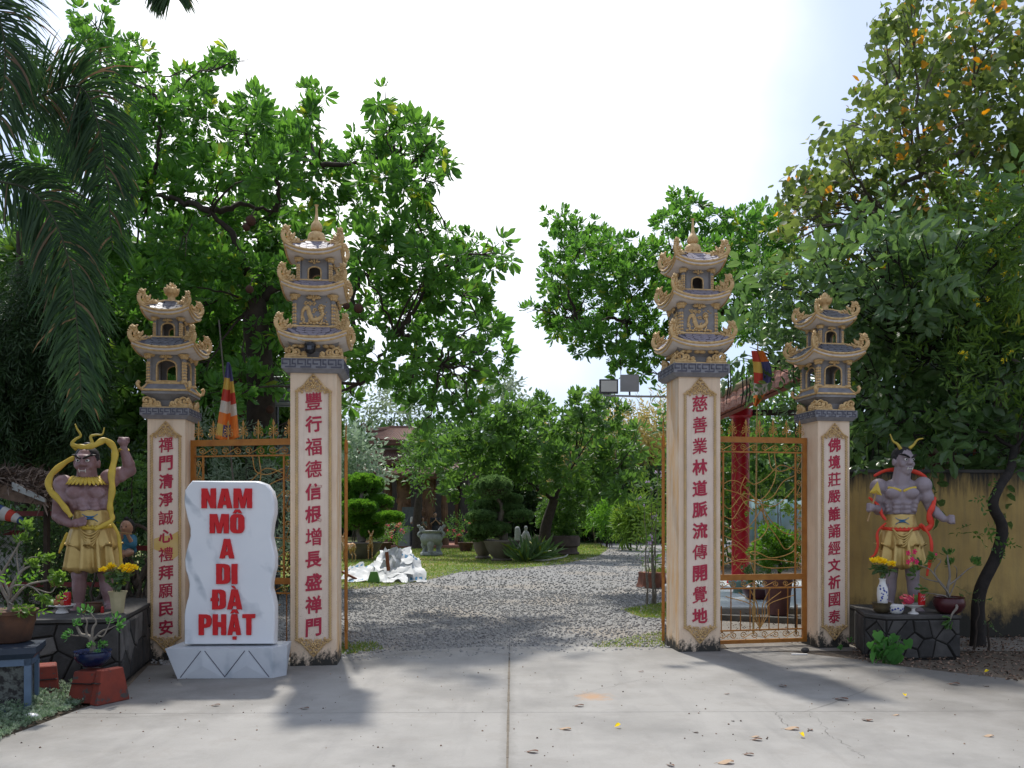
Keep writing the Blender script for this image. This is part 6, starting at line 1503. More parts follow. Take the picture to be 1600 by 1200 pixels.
def pedestal(label, pts, h, faces, pal, seed):
    root = thing('stone_pedestal', label, 'pedestal', (0, 0, 0)); mb = MB(); k = len(pts)
    mb.add([(x, y, -.05) for x, y in pts]+[(x, y, h-.03) for x, y in pts], [tuple(range(k))[::-1], tuple(range(k, 2*k))]+[(i, (i+1) % k, k+(i+1) % k, k+i) for i in range(k)]); mb.obj('core', MATS['mortar_black'], root, 0)
    cx = sum(p[0] for p in pts)/k; cy = sum(p[1] for p in pts)/k; q_ = [(cx+(x-cx)*1.02, cy+(y-cy)*1.02) for x, y in pts]; mb = MB()
    mb.add([(x, y, h-.03) for x, y in q_]+[(x, y, h) for x, y in q_], [tuple(range(k))[::-1], tuple(range(k, 2*k))]+[(i, (i+1) % k, k+(i+1) % k, k+i) for i in range(k)]); mb.obj('top_slab', MATS['cement_top'], root, 0)
    for i, n in faces: crazy(root, (*pts[i], 0), (*pts[(i+1) % k], 0), 0, h-.03, n, seed+i, pal)
    return root
a = gp(60, 1075); b = gp(187, 1070); c_ = gp(232, 1036)
c2 = (LO.x-.24, LO.y+.15)
pedestal('dark stone clad plinth under the guardian statue with raised fist', [(a[0]-.35, a[1]), (b[0], b[1]), c2, (c2[0], c2[1]+.9), (a[0]-.35, c2[1]+.9)], .626, [(0, 14), (1, 15)], ['stone_dark', 'stone_dark', 'stone_mid', 'stone_light'], 5)
p1 = gp(1336, 1008); p2 = gp(1352, 1024); p3 = gp(1385, 1030); p4 = gp(1500, 1028); p5 = (p4[0]+.02, p4[1]+1.15); p6 = (p1[0], p4[1]+1.15)
pedestal('low dark crazy stone plinth under the guardian statue with red sash', [p1, p2, p3, p4, p5, p6], .475, [(0, 3), (1, 5), (2, 14)], ['stone_dark', 'stone_mid', 'stone_dark', 'stone_mid'], 11)

# ================================================================ yellow wall, posters beyond it
def _yw(n, l, co, out, p):
    sp = n.new('ShaderNodeSeparateXYZ'); l.new(co, sp.inputs['Vector']); nz = noise(n, l, co, 2.2, 6, .7, (1, 1, .6)); st = noise(n, l, co, 5, 5, .7, (2.5, 1, .25))
    t_ = ramp(n, l, math_(n, l, 'ADD', sp.outputs['Z'], math_(n, l, 'MULTIPLY', st, .9)), 2.32, 2.62)
    b_ = ramp(n, l, math_(n, l, 'SUBTRACT', sp.outputs['Z'], math_(n, l, 'MULTIPLY', nz, 1.5)), -.15, -.50)
    out = mixc(n, l, math_(n, l, 'MULTIPLY', ramp(n, l, st, .45, .7), .5), out, (.20, .15, .08)); out = mixc(n, l, t_, out, (.035, .032, .026)); return mixc(n, l, b_, out, (.03, .028, .022))
M('wall_yellow', (.46, .32, .11), (.33, .22, .075), 2.5, .5, .85, .3, 25, extra=_yw)
wl = thing('yellow_wall', 'stained ochre rendered boundary wall behind the right guardian statue', 'wall', (0, 0, 0))
mb = MB(); mb.box(0, 9, 0, .18, -.1, 2.16); o = mb.obj('wall_body', MATS['wall_yellow'], wl, 0); wl.location = (RO.x+.2, RO.y+.55, 0); wl.rotation_euler = (0, 0, R(2))
mb = MB(); mb.box(0, 9, -.02, .20, 2.16, 2.20); mb.obj('coping', MATS['cement_top'], wl, 0)
M('poster_print', (.42, .36, .33), (.12, .03, .04), 9, .5, .6, contrast=.06); M('poster_blue', (.03, .20, .32), (.25, .35, .4), 9, .5, .6, contrast=.06); M('poster_frame', (.3, .1, .05), None)
for i, (x0, x1, m_, lb) in enumerate(((1446, 1490, 'poster_print', 'pale printed banner board showing above the wall behind the statue'), (1493, 1520, 'poster_blue', 'blue banner board showing above the wall under the leaves'))):
    D_ = 12.6; A_ = P(x0, 742, D_); B_ = P(x1, 700, D_); t = thing('banner_board', lb, 'banner', (A_.x, D_, 0)); w_ = B_.x-A_.x
    mb = MB(); mb.box(0, w_, 0, .02, A_.z, B_.z); mb.obj('board', MATS[m_], t, 0); mb = MB(); mb.box(-.04, 0, -.01, .03, 0, B_.z+.05); mb.box(w_, w_+.04, -.01, .03, 0, B_.z+.05); mb.obj('post', MATS['poster_frame'], t, 0)

# ================================================================ offerings and pots
M('porcelain', (.72, .72, .70), None, 10, .1, .25); M('porcelain_blue', (.03, .05, .30), None, 10, .3, .3); M('bronze', (.16, .13, .07), (.08, .06, .035), 12, .5, .5, .1, 50, metal=.5)
M('can_red', (.45, .01, .012), None, 10, .2, .3); M('tin', (.5, .5, .5), None, 10, .2, .3, metal=.9); M('can_white', (.75, .73, .7), None, 10, .1, .35)
M('pot_maroon', (.085, .018, .022), (.045, .01, .013), 10, .5, .3); M('pot_blue', (.012, .022, .075), (.008, .012, .04), 10, .5, .18); M('pot_cream', (.50, .44, .26), (.38, .33, .19), 10, .5, .45)
M('soil', (.035, .026, .018), None, 30, .5, .95, .8, 40); M('pot_terra', (.14, .065, .035), (.06, .035, .025), 7, .5, .8, .3, 30); M('dragonfruit', (.50, .03, .09), (.35, .02, .05), 14, .5, .45); M('fruit_green', (.16, .25, .06), (.10, .2, .04), 14, .5, .45)
M('fruit_red', (.45, .10, .05), (.30, .15, .06), 14, .5, .5)
def lath(name, prof, m, parent=None, n=20, **kw):
    mb = MB(); mb.lathe(prof, n); return mb.obj(name, m, parent, 50, **kw)
RPt = .475; LPt = .626
def onp(x, D_, z): return Vector(((x-800)/F*D_, D_, z))
# blue and white vase with yellow chrysanthemums on the bronze bowl
t = thing('bronze_bowl', 'tarnished bronze bowl under the blue and white vase', 'bowl', onp(1378, 9.55, RPt)); lath('bowl', [(.05, 0), (.085, .03), (.10, .07), (.10, .11), (.11, .12), (.10, .125), (.09, .11), (.085, .1)], MATS['bronze'], t)
def bunch(name, label, cat, loc, n, r, m, spread, h, seed, tall=0):
    rr = random.Random(seed); t = thing(name, label, cat, loc); mb = MB(); hs = []
    for i in range(n):
        a = rr.uniform(0, 2*PI); e = Vector((math.cos(a)*spread*rr.uniform(.3, 1)*1.3, math.sin(a)*spread*rr.uniform(.2, .8), h*rr.uniform(.75, 1.1))); hs.append(e); mb.tube([(0, 0, -.12), e*.5+Vector((0, 0, .03)), e], [.004, .0035, .003], 5)
    mb.obj('stems', MATS['stem_green'], t, 60, kind='stuff')
    for e in hs:
        k = 46; d = rng.normal(size=(k, 3)); d[:, 2] = np.abs(d[:, 2])+.1; d[:, 1] -= .5
        hv, hf = leaf_t(1.0, .35, .2, -.25, 0, .6); A = rotmats(d, rng.random(k)*6.3, r*(.8+.3*rng.random(k)), np.tile(np.array(e), (k, 1))); bake('flower', hv, hf, A, None, MATS[m], t)
    pos = []; dd = []
    for e in hs:
        for j in range(7): tt = rr.uniform(.25, .8); pos.append(tuple(e*tt)); dd.append((rr.gauss(0, 1), rr.gauss(0, 1), rr.uniform(-.6, .4)))
    tv, tf = leaf_t(.07, .03, .2, .3); A = rotmats(np.array(dd), rng.random(len(dd))*6.3, .8+.6*rng.random(len(dd)), np.array(pos)); bake('foliage', tv, tf, A, None, MATS['leaf_dark'], t, kind='stuff')
    return t
M('stem_green', (.07, .12, .04), None, 10)
v = thing('vase', 'white vase with blue painting standing in the bronze bowl', 'vase', onp(1379, 9.55, RPt+.10))
lath('body', [(.045, 0), (.055, .02), (.062, .12), (.058, .19), (.034, .25), (.032, .28), (.044, .30), (.038, .30), (.028, .28)], MATS['porcelain'], v)
mb = MB()
for i in range(16): a = -PI/2+random.uniform(-.9, .9); z = .05+.012*i; r_ = .0615; mb.ell((math.cos(a)*r_, math.sin(a)*r_, z), (.010, .003, random.uniform(.006, .014)), 6, 4, (0, 0, a+PI/2))
mb.obj('painting', MATS['porcelain_blue'], v, 60, kind='stuff')
MATS.get("stem_green") or M("stem_green", (.07, .12, .04))
bunch('flower_bunch', 'yellow chrysanthemums in the blue and white vase', 'flowers', onp(1379, 9.55, RPt+.42), 6, .062, 'petal_yellow', .17, .17, 3)
t = thing('incense_bowl', 'small white bowl with blue band beside the vase', 'bowl', onp(1400, 9.5, RPt)); lath('bowl', [(.05, 0), (.07, .02), (.085, .06), (.088, .10), (.078, .105), (.07, .08)], MATS['porcelain'], t)
mb = MB()
for i in range(18): a = 2*PI*i/18; mb.ell((math.cos(a)*.085, math.sin(a)*.085, .06+.012*math.sin(i*2.1)), (.012, .003, .011), 6, 4, (0, 0, a+PI/2))
mb.obj('band', MATS['porcelain_blue'], t, 60)
t = thing('fruit_stand', 'footed cream dish in front of the right guardian statue', 'dish', onp(1427, 9.5, RPt)); lath('dish', [(.06, 0), (.055, .012), (.022, .03), (.02, .06), (.05, .075), (.115, .10), (.118, .108), (.05, .088)], MATS['can_white'], t)
t = thing('dragon_fruit', 'pink dragon fruit with leafy scales lying on the footed dish', 'fruit', onp(1420, 9.5, RPt+.155)); mb = MB(); mb.ell((0, 0, 0), (.062, .052, .05), 12, 8); mb.obj('flesh', MATS['dragonfruit'], t, 180)
hv, hf = leaf_t(.075, .03, .2, -.5); k = 16; d = rng.normal(size=(k, 3)); d /= np.linalg.norm(d, axis=1)[:, None]; A = rotmats(d*.6+np.array([[-.9, 0, .5]]), rng.random(k)*6.3, np.full(k, .8), d*np.array([[.058, .05, .047]])); bake('scales', hv, hf, A, None, MATS['petal_coral'], t)
mb = MB(); mb.ell((0, 0, 0), (.05, .05, .045), 12, 8); f_ = mb.obj('green_fruit', MATS['fruit_green'], None, 180, label='round green fruit behind the dragon fruit on the dish', cat='fruit'); f_.location = onp(1431, 9.56, RPt+.165)
def can(label, loc, s=1.0):
    t = thing('drink_can', label, 'can', loc, 0, 'red drink cans', s); lath('body', [(.026, 0), (.031, .006), (.031, .105), (.026, .115)], MATS['can_red'], t, 16)
    lath('lid', [(.026, .115), (.0265, .119), (.02, .117)], MATS['tin'], t, 16); mb = MB()
    mb.tube(bez([(-.020, -.027, .035), (-.006, -.0325, .050), (.006, -.0325, .045), (.021, -.026, .065)], 4), [.003]*13, 5, flat=.4)
    mb.tube(bez([(-.018, -.028, .068), (-.008, -.0322, .085), (.004, -.0325, .070), (.014, -.030, .085), (.020, -.027, .078)], 4), [.0025]*17, 5, flat=.4); mb.obj('script_mark', MATS['can_white'], t, 60)
can('red drink can standing on the footed dish beside the dragon fruit', onp(1440, 9.45, RPt+.105), 1.25)
# maroon pot with desert rose
def bonsai(name, label, cat, loc, potprof, potm, stems, leafm, tmpl, nleaf, lsc, seed, flowers=None, bark='twig_grey', part='leaf_cluster'):
    rr = random.Random(seed); t = thing(name, label, cat, loc); lath('pot', potprof, MATS[potm], t, 24); zt_ = max(p[1] for p in potprof); rt = max(p[0] for p in potprof)
    mb = MB(); mb.lathe([(rt*.88, 0), (rt*.5, .012), (.01, .015)], 16, (0, 0, zt_-.02)); mb.obj('soil', MATS['soil'], t, 60); mb = MB(); tips = []
    for pts, r0 in stems:
        p = bez([Vector(a)+Vector((0, 0, zt_-.03)) for a in pts], 5); m = len(p); mb.tube(p, [r0*(1-.7*i/m) for i in range(m)], 6); tips.append((p[-1], (p[-1]-p[-3]).normalized()))
    mb.obj('stems', MATS[bark], t, 60); mes = []
    for tv, tf in tmpl:
        me = bpy.data.meshes.new(part); me.from_pydata([tuple(v) for v in tv], [], tf); me.materials.append(MATS[leafm]); a_ = me.attributes.new('var', 'FLOAT', 'POINT'); a_.data.foreach_set('value', np.full(len(tv), rr.uniform(.2, .8), dtype=np.float32)); mes.append(me)
    for e, d in tips:
        for j in range(nleaf):
            dd = (d+Vector((rr.gauss(0, .5), rr.gauss(0, .5), rr.gauss(.2, .4)))).normalized(); o = ob(part, rr.choice(mes), t, loc=e+Vector((rr.gauss(0, .02), rr.gauss(0, .02), rr.gauss(0, .02)))*(nleaf > 1), scale=lsc*rr.uniform(.8, 1.2)); o.rotation_mode = 'QUATERNION'; o.rotation_quaternion = dd.to_track_quat('Y', 'Z')
    return t, tips, zt_
T_PL = [rosette(7, .10, .04, .6, seed=60+i, droop=.15) for i in range(2)]
zz = lambda x, y, d=0: ((x-1483)/137, d, (952-y)/137-.15)
t, tips, zt_ = bonsai('potted_desert_rose', 'leggy desert rose in a round maroon pot at the end of the plinth', 'potted plant', onp(1483, 9.5, RPt), [(.08, 0), (.13, .03), (.165, .09), (.17, .14), (.155, .18), (.165, .195), (.15, .195), (.14, .17)], 'pot_maroon',
    [([(0, 0, 0), zz(1480, 918), zz(1484, 895), zz(1481, 870), zz(1480, 862)], .022), ([(0, 0, 0), zz(1477, 920, -.05), zz(1463, 905, -.08), zz(1450, 885, -.05), zz(1437, 878)], .015), ([zz(1481, 910), zz(1495, 900), zz(1512, 885), zz(1522, 880)], .012), ([zz(1478, 915), zz(1460, 890), zz(1470, 872), zz(1464, 868)], .01),
     ([(-.01, 0, 0), zz(1470, 925, -.1), zz(1455, 922, -.15), zz(1440, 920, -.1)], .010), ([(.0, 0, 0), zz(1482, 940, -.18), zz(1473, 952, -.2), zz(1470, 962, -.2)], .02), ([zz(1482, 930), zz(1500, 905, .1), zz(1495, 885), zz(1490, 878)], .009), ([zz(1470, 905), zz(1448, 900), zz(1435, 893)], .009)],
    'leaf_mid', T_PL, 2, .95, 21)
hv, hf = leaf_t(1.0, .62, .2, -.1, 0, .6)
for x, y in ((1418, 864), (1428, 862), (1424, 874), (1418, 878), (1431, 878), (1462, 866)):
    d = np.array([[math.cos(i*2*PI/5), -.35, math.sin(i*2*PI/5)] for i in range(5)]); s_ = .036 if x < 1450 else .018
    bake('flower', hv, hf, rotmats(d, np.zeros(5)+PI/2, np.full(5, s_), np.tile(np.array(P(x, y, 9.35)-t.location), (5, 1))), None, MATS['petal_pink'], t)
mb = MB(); mb.tube([P(1437, 878, 9.5)-t.location, P(1428, 872, 9.4)-t.location, P(1420, 866, 9.37)-t.location], .005, 5); mb.obj('twig', MATS['twig_grey'], t, 60)
# climbing seedling with heart leaves in front of the right plinth
t = thing('young_climber', 'young green climber with heart shaped leaves against the right plinth', 'plant', G(1385, 1036)); mb = MB(); hv, hf = heart(); me_h = bpy.data.meshes.new('leaf'); me_h.from_pydata([tuple(v) for v in hv], [], hf); me_h.materials.append(MATS['leaf_fresh'] if 'leaf_fresh' in MATS else LEAF('leaf_fresh', (.05, .16, .04), (.08, .22, .05), None, 0, .3)); a_ = me_h.attributes.new('var', 'FLOAT', 'POINT'); a_.data.foreach_set('value', np.full(len(hv), .5, dtype=np.float32)); me_h.shade_smooth()
rr = random.Random(5)
for i in range(9):
    e = P(rr.uniform(1350, 1412), rr.uniform(968, 1010), 9.05)-t.location; mb.tube([(0, 0, 0), e*.5+Vector((0, -.05, .03)), e], [.006, .005, .003], 5)
    for j in range(5):
        c = e*(1-.16*j)+Vector((rr.uniform(-.07, .07), rr.uniform(-.10, .02), rr.uniform(-.05, .05)))
        if c.z < .04: c.z = .05
        o = ob('leaf', me_h, t, loc=c, scale=rr.uniform(.085, .145)); o.rotation_euler = (rr.uniform(-1.5, -.7), rr.uniform(-.5, .5), rr.uniform(-.8, .8)+PI*0)
mb.obj('stems', MATS['stem_green'], t, 60)
t = thing('weed', 'small weed sprouting at the foot of the short right pillar', 'plant', G(1326, 1018)); crown(t, [((0, 0, .05), (.08, .06, .06))], T_PL, MATS['leaf_fresh'], .3, .18, .5, name='leaves')

# left plinth: plate of cans and fruit, incense pot, vase of flowers
t = thing('offering_plate', 'white footed plate with fruit on the left plinth', 'plate', onp(97, 8.3, LPt)); lath('plate', [(.06, 0), (.05, .02), (.03, .04), (.06, .06), (.125, .075), (.125, .082), (.05, .07)], MATS['can_white'], t)
can('red drink can standing on the plate of offerings at left', onp(105, 8.28, LPt+.078), 1.15)
for i, (x, dz, r_, m_, lb) in enumerate(((88, .11, .034, 'fruit_red', 'reddish apple at the left of the offering plate'), (98, .105, .03, 'fruit_red', 'small red fruit in front of the drink can on the plate'), (92, .155, .03, 'fruit_red', 'apple resting on top of the plate of offerings'), (83, .10, .028, 'fruit_green', 'yellow green fruit at the edge of the offering plate'))):
    mb = MB(); mb.ell((0, 0, 0), r_, 12, 8); o = mb.obj('fruit', MATS[m_], None, 180, label=lb, cat='fruit'); o.location = onp(x, 8.27, LPt+dz)
t = thing('incense_pot', 'low brown incense pot at the feet of the raised fist statue', 'pot', onp(147, 8.35, LPt)); lath('pot', [(.06, 0), (.08, .03), (.085, .07), (.075, .09), (.085, .10), (.07, .10)], MATS['pot_terra'], t)
M('candle_red', (.45, .02, .02), None)
for x, lb in ((131, 'small red candle left of the incense pot'), (160, 'small red candle right of the incense pot')):
    o = lath('candle', [(.015, 0), (.017, .02), (.012, .06), (.002, .065)], MATS['candle_red'], None, 10, label=lb, cat='candle'); o.location = onp(x, 8.3, LPt+.0)
mb = MB(); N = 32; V = []
prof = [(.055, 0), (.058, .02), (.066, .10), (.075, .17), (.092, .215), (.082, .215), (.06, .17)]
for r_, z in prof:
    for j in range(N): a = 2*PI*j/N; V.append((r_*(1+.055*math.cos(8*a))*math.cos(a), r_*(1+.055*math.cos(8*a))*math.sin(a), z))
mb.add(V, [(i*N+j, i*N+(j+1) % N, (i+1)*N+(j+1) % N, (i+1)*N+j) for i in range(len(prof)-1) for j in range(N)]+[tuple(range(N))[::-1]]); o = mb.obj('fluted_vase', MATS['pot_cream'], None, 50, label='cream fluted vase holding yellow flowers on the left plinth', cat='vase'); o.location = onp(184, 8.3, LPt)
bunch('flower_bunch', 'yellow chrysanthemums in the fluted cream vase', 'flowers', onp(182, 8.3, LPt+.24), 8, .05, 'petal_yellow', .19, .20, 8)
# ================================================================ garden: bonsai, censer, deer, sacks, people, temple
def cloud_bonsai(label, foot, D, pads, trunk, pot, leafm, seed, flat=.55, cat='bonsai'):
    """clipped pads (px, py, half width px, half height px) on a twisting trunk in a wide pot"""
    root = thing('potted_bonsai', label, cat, foot); b0 = Vector(foot); s_ = D/F
    lath('pot', [(r_*s_, z*s_) for r_, z in pot], MATS['pot_stone'], root, 28); zt_ = pot[-1][1]*s_*.9
    mb = MB(); mb.lathe([(pot[-1][0]*s_*.9, 0), (.02, .03)], 20, (0, 0, zt_)); mb.obj('soil', MATS['soil'], root, 60)
    mb = MB(); p = bez([P(x, y, D)-b0+Vector((0, dy, 0)) for x, y, dy in trunk], 6); m = len(p); mb.tube(p, [7*s_*(1-.65*i/m) for i in range(m)], 8); bl = []
    rr = random.Random(seed)
    for x, y, rx, ry in pads:
        dy = rr.uniform(-.5, .5); c = P(x, y, D+dy)-b0; bl.append((c, (rx*s_*.92, rx*s_*.8, ry*s_*.82))); st = min(p, key=lambda v: abs(v.z-(c.z-.25))); mb.tube(bez([st, st.lerp(c, .5)+Vector((0, 0, -.08)), c], 4), [.05, .045, .04, .035, .03, .03, .025, .02, .02], 6)
    mb.obj('trunk', MATS['bark_grey'], root, 60)
    for c, r_ in bl:
        k = int(1500*(r_[0]*r_[0])/(.55**2))+300; d = rng.normal(size=(k, 3)); d[:, 2] = np.where(rng.random(k) < .75, np.abs(d[:, 2]), d[:, 2]*.6); d /= np.linalg.norm(d, axis=1)[:, None]
        bump = 1+.07*np.sin(d[:, :1]*9+c.x)*np.sin(d[:, 1:2]*8)+.05*np.sin(d[:, :1]*17); pos = np.array(c)+d*np.array(r_)*(.88+.12*rng.random((k, 1)))*bump
        tv, tf = T_SMALL[0]; A = rotmats(d+rng.normal(size=(k, 3))*.35, rng.random(k)*6.3, 1.0*(.8+.5*rng.random(k)), pos); bake('foliage_pad', tv, tf, A, None, MATS[leafm], root, kind='stuff')
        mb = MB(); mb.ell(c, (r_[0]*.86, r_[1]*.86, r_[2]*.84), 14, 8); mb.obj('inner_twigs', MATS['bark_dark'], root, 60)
    return root
M('pot_stone', (.20, .17, .135), (.12, .10, .08), 3, .5, .8, .3, 20)
Dc = EYE*F/(876-HY)
cloud_bonsai('cloud clipped bonsai with dome top in a grey footed pot, centre of lawn', G(784, 876), Dc, [(772, 762, 30, 20), (766, 791, 27, 11), (795, 795, 24, 9), (752, 808, 24, 10), (812, 806, 22, 10), (765, 826, 34, 12), (745, 838, 16, 8), (797, 780, 20, 8)], [(783, 852, 0), (788, 835, .1), (781, 815, 0), (785, 795, -.1), (775, 775, 0)],
    [(16, 0), (17, 2), (13, 4), (17, 8), (24, 18), (27, 27), (29, 31), (27, 32)], 'leaf_box', 1)
Dl = EYE*F/(873-HY)
cloud_bonsai('bright green cloud clipped bonsai in a shallow bowl beside the left gate leaf', G(563, 873), Dl, [(566, 758, 35, 20), (592, 785, 24, 13), (560, 792, 30, 12), (608, 808, 24, 9), (565, 815, 38, 16), (545, 780, 22, 14), (580, 832, 20, 8)], [(566, 848, 0), (562, 830, .1), (570, 810, 0), (563, 790, -.1), (566, 770, 0)],
    [(16, 0), (20, 2), (28, 12), (33, 22), (36, 25), (33, 26)], 'leaf_bonsai', 2)
o = thing('stone_pot', 'ornate dark stone pot half behind the footed bonsai pot', 'pot', G(755, 873)); lath('body', [(.28, 0), (.30, .06), (.20, .12), (.26, .2), (.36, .45), (.38, .62), (.42, .70), (.38, .72), (.34, .6)], MATS['pot_stone'], o, 8)
# censer
M('granite', (.40, .42, .41), (.25, .26, .255), 9, .5, .8, .3, 60)
g = G(674, 868); sc_ = g.y/F; t = thing('stone_censer', 'grey stone three legged incense burner with carved handles on the lawn', 'censer', g)
mb = MB(); mb.lathe([(17*sc_, 0), (18*sc_, 2*sc_), (17*sc_, 5*sc_), (14*sc_, 6*sc_)], 8); mb.obj('base', MATS['granite'], t, 30)
mb = MB(); mb.lathe([(3*sc_, 16*sc_), (11*sc_, 17*sc_), (16*sc_, 21*sc_), (18*sc_, 27*sc_), (15*sc_, 33*sc_), (13*sc_, 35*sc_), (16*sc_, 37*sc_), (16*sc_, 39*sc_), (12*sc_, 38.5*sc_), (12*sc_, 30*sc_)], 24); mb.obj('bowl', MATS['granite'], t, 60)
for k in range(3):
    a = -PI/2+k*2*PI/3; mb = MB(); ca, sa = math.cos(a)*12*sc_, math.sin(a)*12*sc_
    mb.tube([(ca*.9, sa*.9, 22*sc_), (ca*1.15, sa*1.15, 16*sc_), (ca, sa, 10*sc_), (ca*1.1, sa*1.1, 4.5*sc_)], [6*sc_, 5.5*sc_, 3.6*sc_, 5*sc_], 8); mb.ell((ca*1.3, sa*1.3, 18*sc_), (3*sc_, 3*sc_, 3.4*sc_), 8, 6); mb.obj('leg', MATS['granite'], t, 60)
for sg in (-1, 1):
    mb = MB(); mb.tube(bez([(sg*14*sc_, 0, 28*sc_), (sg*20*sc_, 0, 33*sc_), (sg*16*sc_, 0, 38*sc_), (sg*19*sc_, 0, 45*sc_)], 4), [3*sc_, 3.4*sc_, 3.4*sc_, 3*sc_, 3*sc_, 2.6*sc_, 2.8*sc_, 3*sc_, 3*sc_, 2.6*sc_, 2*sc_, 1.5*sc_, .8*sc_], 6)
    for i in range(5): mb.ell((sg*(12+2.2*i)*sc_, 0, (40+1.4*i+(i % 2)*2)*sc_), (1.6*sc_, 2*sc_, 2.6*sc_), 6, 4, (0, sg*.5, 0))
    mb.obj('handle', MATS['granite'], t, 60)
# spotted deer figures
def _deer(n, l, co, out, p):
    v = n.new('ShaderNodeTexVoronoi'); v.inputs['Scale'].default_value = 15; l.new(co, v.inputs['Vector']); return mixc(n, l, ramp(n, l, v.outputs['Distance'], .33, .27), out, (.75, .62, .42))
M('deer_coat', (.42, .22, .07), (.34, .16, .05), 3, .4, .5, extra=_deer)
def deer(label, loc, rot, s=1.0):
    t = thing('deer_figure', label, 'deer figure', loc, rot, 'spotted deer figures', s); S_ = [('e', (0, .0, .56), (.13, .27, .14)), ('e', (0, -.16, .57), (.115, .14, .15)), ('e', (0, .2, .58), (.12, .13, .14)), ('c', (0, -.22, .62), (0, -.34, .86), .085, .055), ('e', (0, -.37, .90), (.055, .075, .058)), ('c', (0, -.39, .89), (0, -.49, .865), .042, .026)]
    for sx in (-1, 1):
        S_ += [('c', (sx*.07, -.2, .5), (sx*.07, -.21, .27), .048, .030), ('c', (sx*.07, -.21, .27), (sx*.07, -.2, .02), .028, .022), ('e', (sx*.07, -.215, .02), (.025, .035, .02)),
               ('c', (sx*.07, .22, .53), (sx*.08, .17, .36), .085, .042), ('c', (sx*.08, .17, .36), (sx*.08, .28, .24), .035, .027), ('c', (sx*.08, .28, .24), (sx*.08, .25, .02), .026, .022), ('e', (sx*.08, .235, .02), (.025, .035, .02)), ('c', (sx*.045, -.35, .95), (sx*.085, -.33, 1.06), .022, .026, 1.3), ('e', (sx*.09, -.33, 1.08), (.018, .012, .035))]
    S_.append(('c', (0, .32, .62), (0, .37, .52), .03, .02)); sculpt('body', S_, MATS['deer_coat'], t, .017, 2)
    for sx in (-1, 1): mb = MB(); mb.ell((sx*.045, -.40, .915), (.010, .012, .012), 6, 5); mb.obj('eye', MATS['hair_black'], t, 180)
deer('spotted deer figure facing forward with ears raised in front of the left bonsai bowl', G(577, 874), .35, .98)
deer('spotted deer figure half hidden by the open left gate leaf', G(545, 878), -2.2, .92)
# pile of white woven sacks
M('sack_white', (.66, .67, .67), (.52, .54, .55), 3, .5, .55, .25, 12); M('sack_blue', (.04, .22, .40), None, 5, .5, .6); M('sack_green', (.16, .35, .08), None, 5, .5, .6); M('plank_red', (.30, .10, .05), (.2, .07, .04), 9, .5, .8)
g = G(604, 907); s_ = g.y/F; t = thing('sack_pile', 'crumpled white woven sacks with blue printing heaped on the grass', 'sacks', g)
def sheet(pts_px, seed, stripes=0, amp=.065):
    """a crumpled cloth draped over the heap: outline in photo pixels relative to the heap"""
    rr = random.Random(seed); N = 26; mb = MB(); V = []
    (x0, y0), (x1, y1), (x2, y2), (x3, y3), d0, d1 = pts_px
    ph = [rr.uniform(0, 6) for _ in range(6)]
    for i in range(N+1):
        for j in range(N+1):
            u, v = i/N, j/N; X = (x0*(1-u)+x1*u)*(1-v)+(x3*(1-u)+x2*u)*v; Y = (y0*(1-u)+y1*u)*(1-v)+(y3*(1-u)+y2*u)*v
            f = lambda a, b, c: abs(math.sin(u*a+v*b+ph[c]))-.5
            cr = amp*.8*(f(5, 3, 0)+.7*f(-7, 8, 1)+.5*f(13, 5, 2)+.4*f(-11, 17, 3)); edge = .05*math.sin(u*9+ph[4])+.05*math.sin(v*11+ph[5])
            V.append(((X-604)*s_+edge*.5, d0+(d1-d0)*v+cr-.15, max(.01, (907-Y)*s_+cr*.8+edge*.3)))
    Fs = [(i*(N+1)+j, (i+1)*(N+1)+j, (i+1)*(N+1)+j+1, i*(N+1)+j+1) for i in range(N) for j in range(N)]
    mb.add(V, Fs); mb.mi = [(1 if stripes and (j in (2, 3, 22, 23) and i % 5 in (0, 1, 2)) else 0) for i in range(N) for j in range(N)]
    o = mb.obj('sack', [MATS['sack_white'], MATS['sack_blue']], t, 70)
sheet([(590, 868), (640, 856), (650, 895), (575, 905), .5, -.3], 1); sheet([(560, 892), (600, 872), (618, 908), (548, 908), .3, -.4], 2, 1); sheet([(625, 862), (652, 872), (672, 906), (628, 908), .35, -.35], 3, 1)
sheet([(536, 890), (566, 880), (580, 907), (534, 908), .4, -.2], 4, 1); sheet([(590, 862), (636, 860), (645, 880), (588, 885), .7, .0], 5); sheet([(585, 880), (640, 880), (640, 908), (590, 910), .1, -.55], 6, 0, .12); sheet([(600, 858), (632, 860), (622, 900), (596, 896), .2, -.2], 7, 0, .1)
mb = MB(); mb.ell((0, .35, .08), (.45, .3, .30), 12, 8); mb.obj('heap', MATS['sack_white'], t, 60)
mb = MB(); mb.frustum(.15, .08, 0.01, .08, .03, .26, -.2, -.66); mb.obj('green_sack', MATS['sack_green'], t, 0, label='green striped sack corner')
mb = MB(); mb.box(-.04, .04, -.02, .02, 0, .45, Matrix.Translation((.14, -.62, .28)) @ Matrix.Rotation(-.1, 4, 'Y')); o = mb.obj('board', MATS['plank_red'], None, 0, label='reddish board lying on top of the white sacks', cat='board'); o.location = g
mb = MB(); mb.box(-.5, .5, -.03, .03, 0, .05, Matrix.Translation((-.85, -.35, .12)) @ Matrix.Rotation(.45, 4, 'Y')); o = mb.obj('board', MATS['plank_red'], None, 0, label='dark red plank slanting at the left end of the sacks', cat='board'); o.location = g

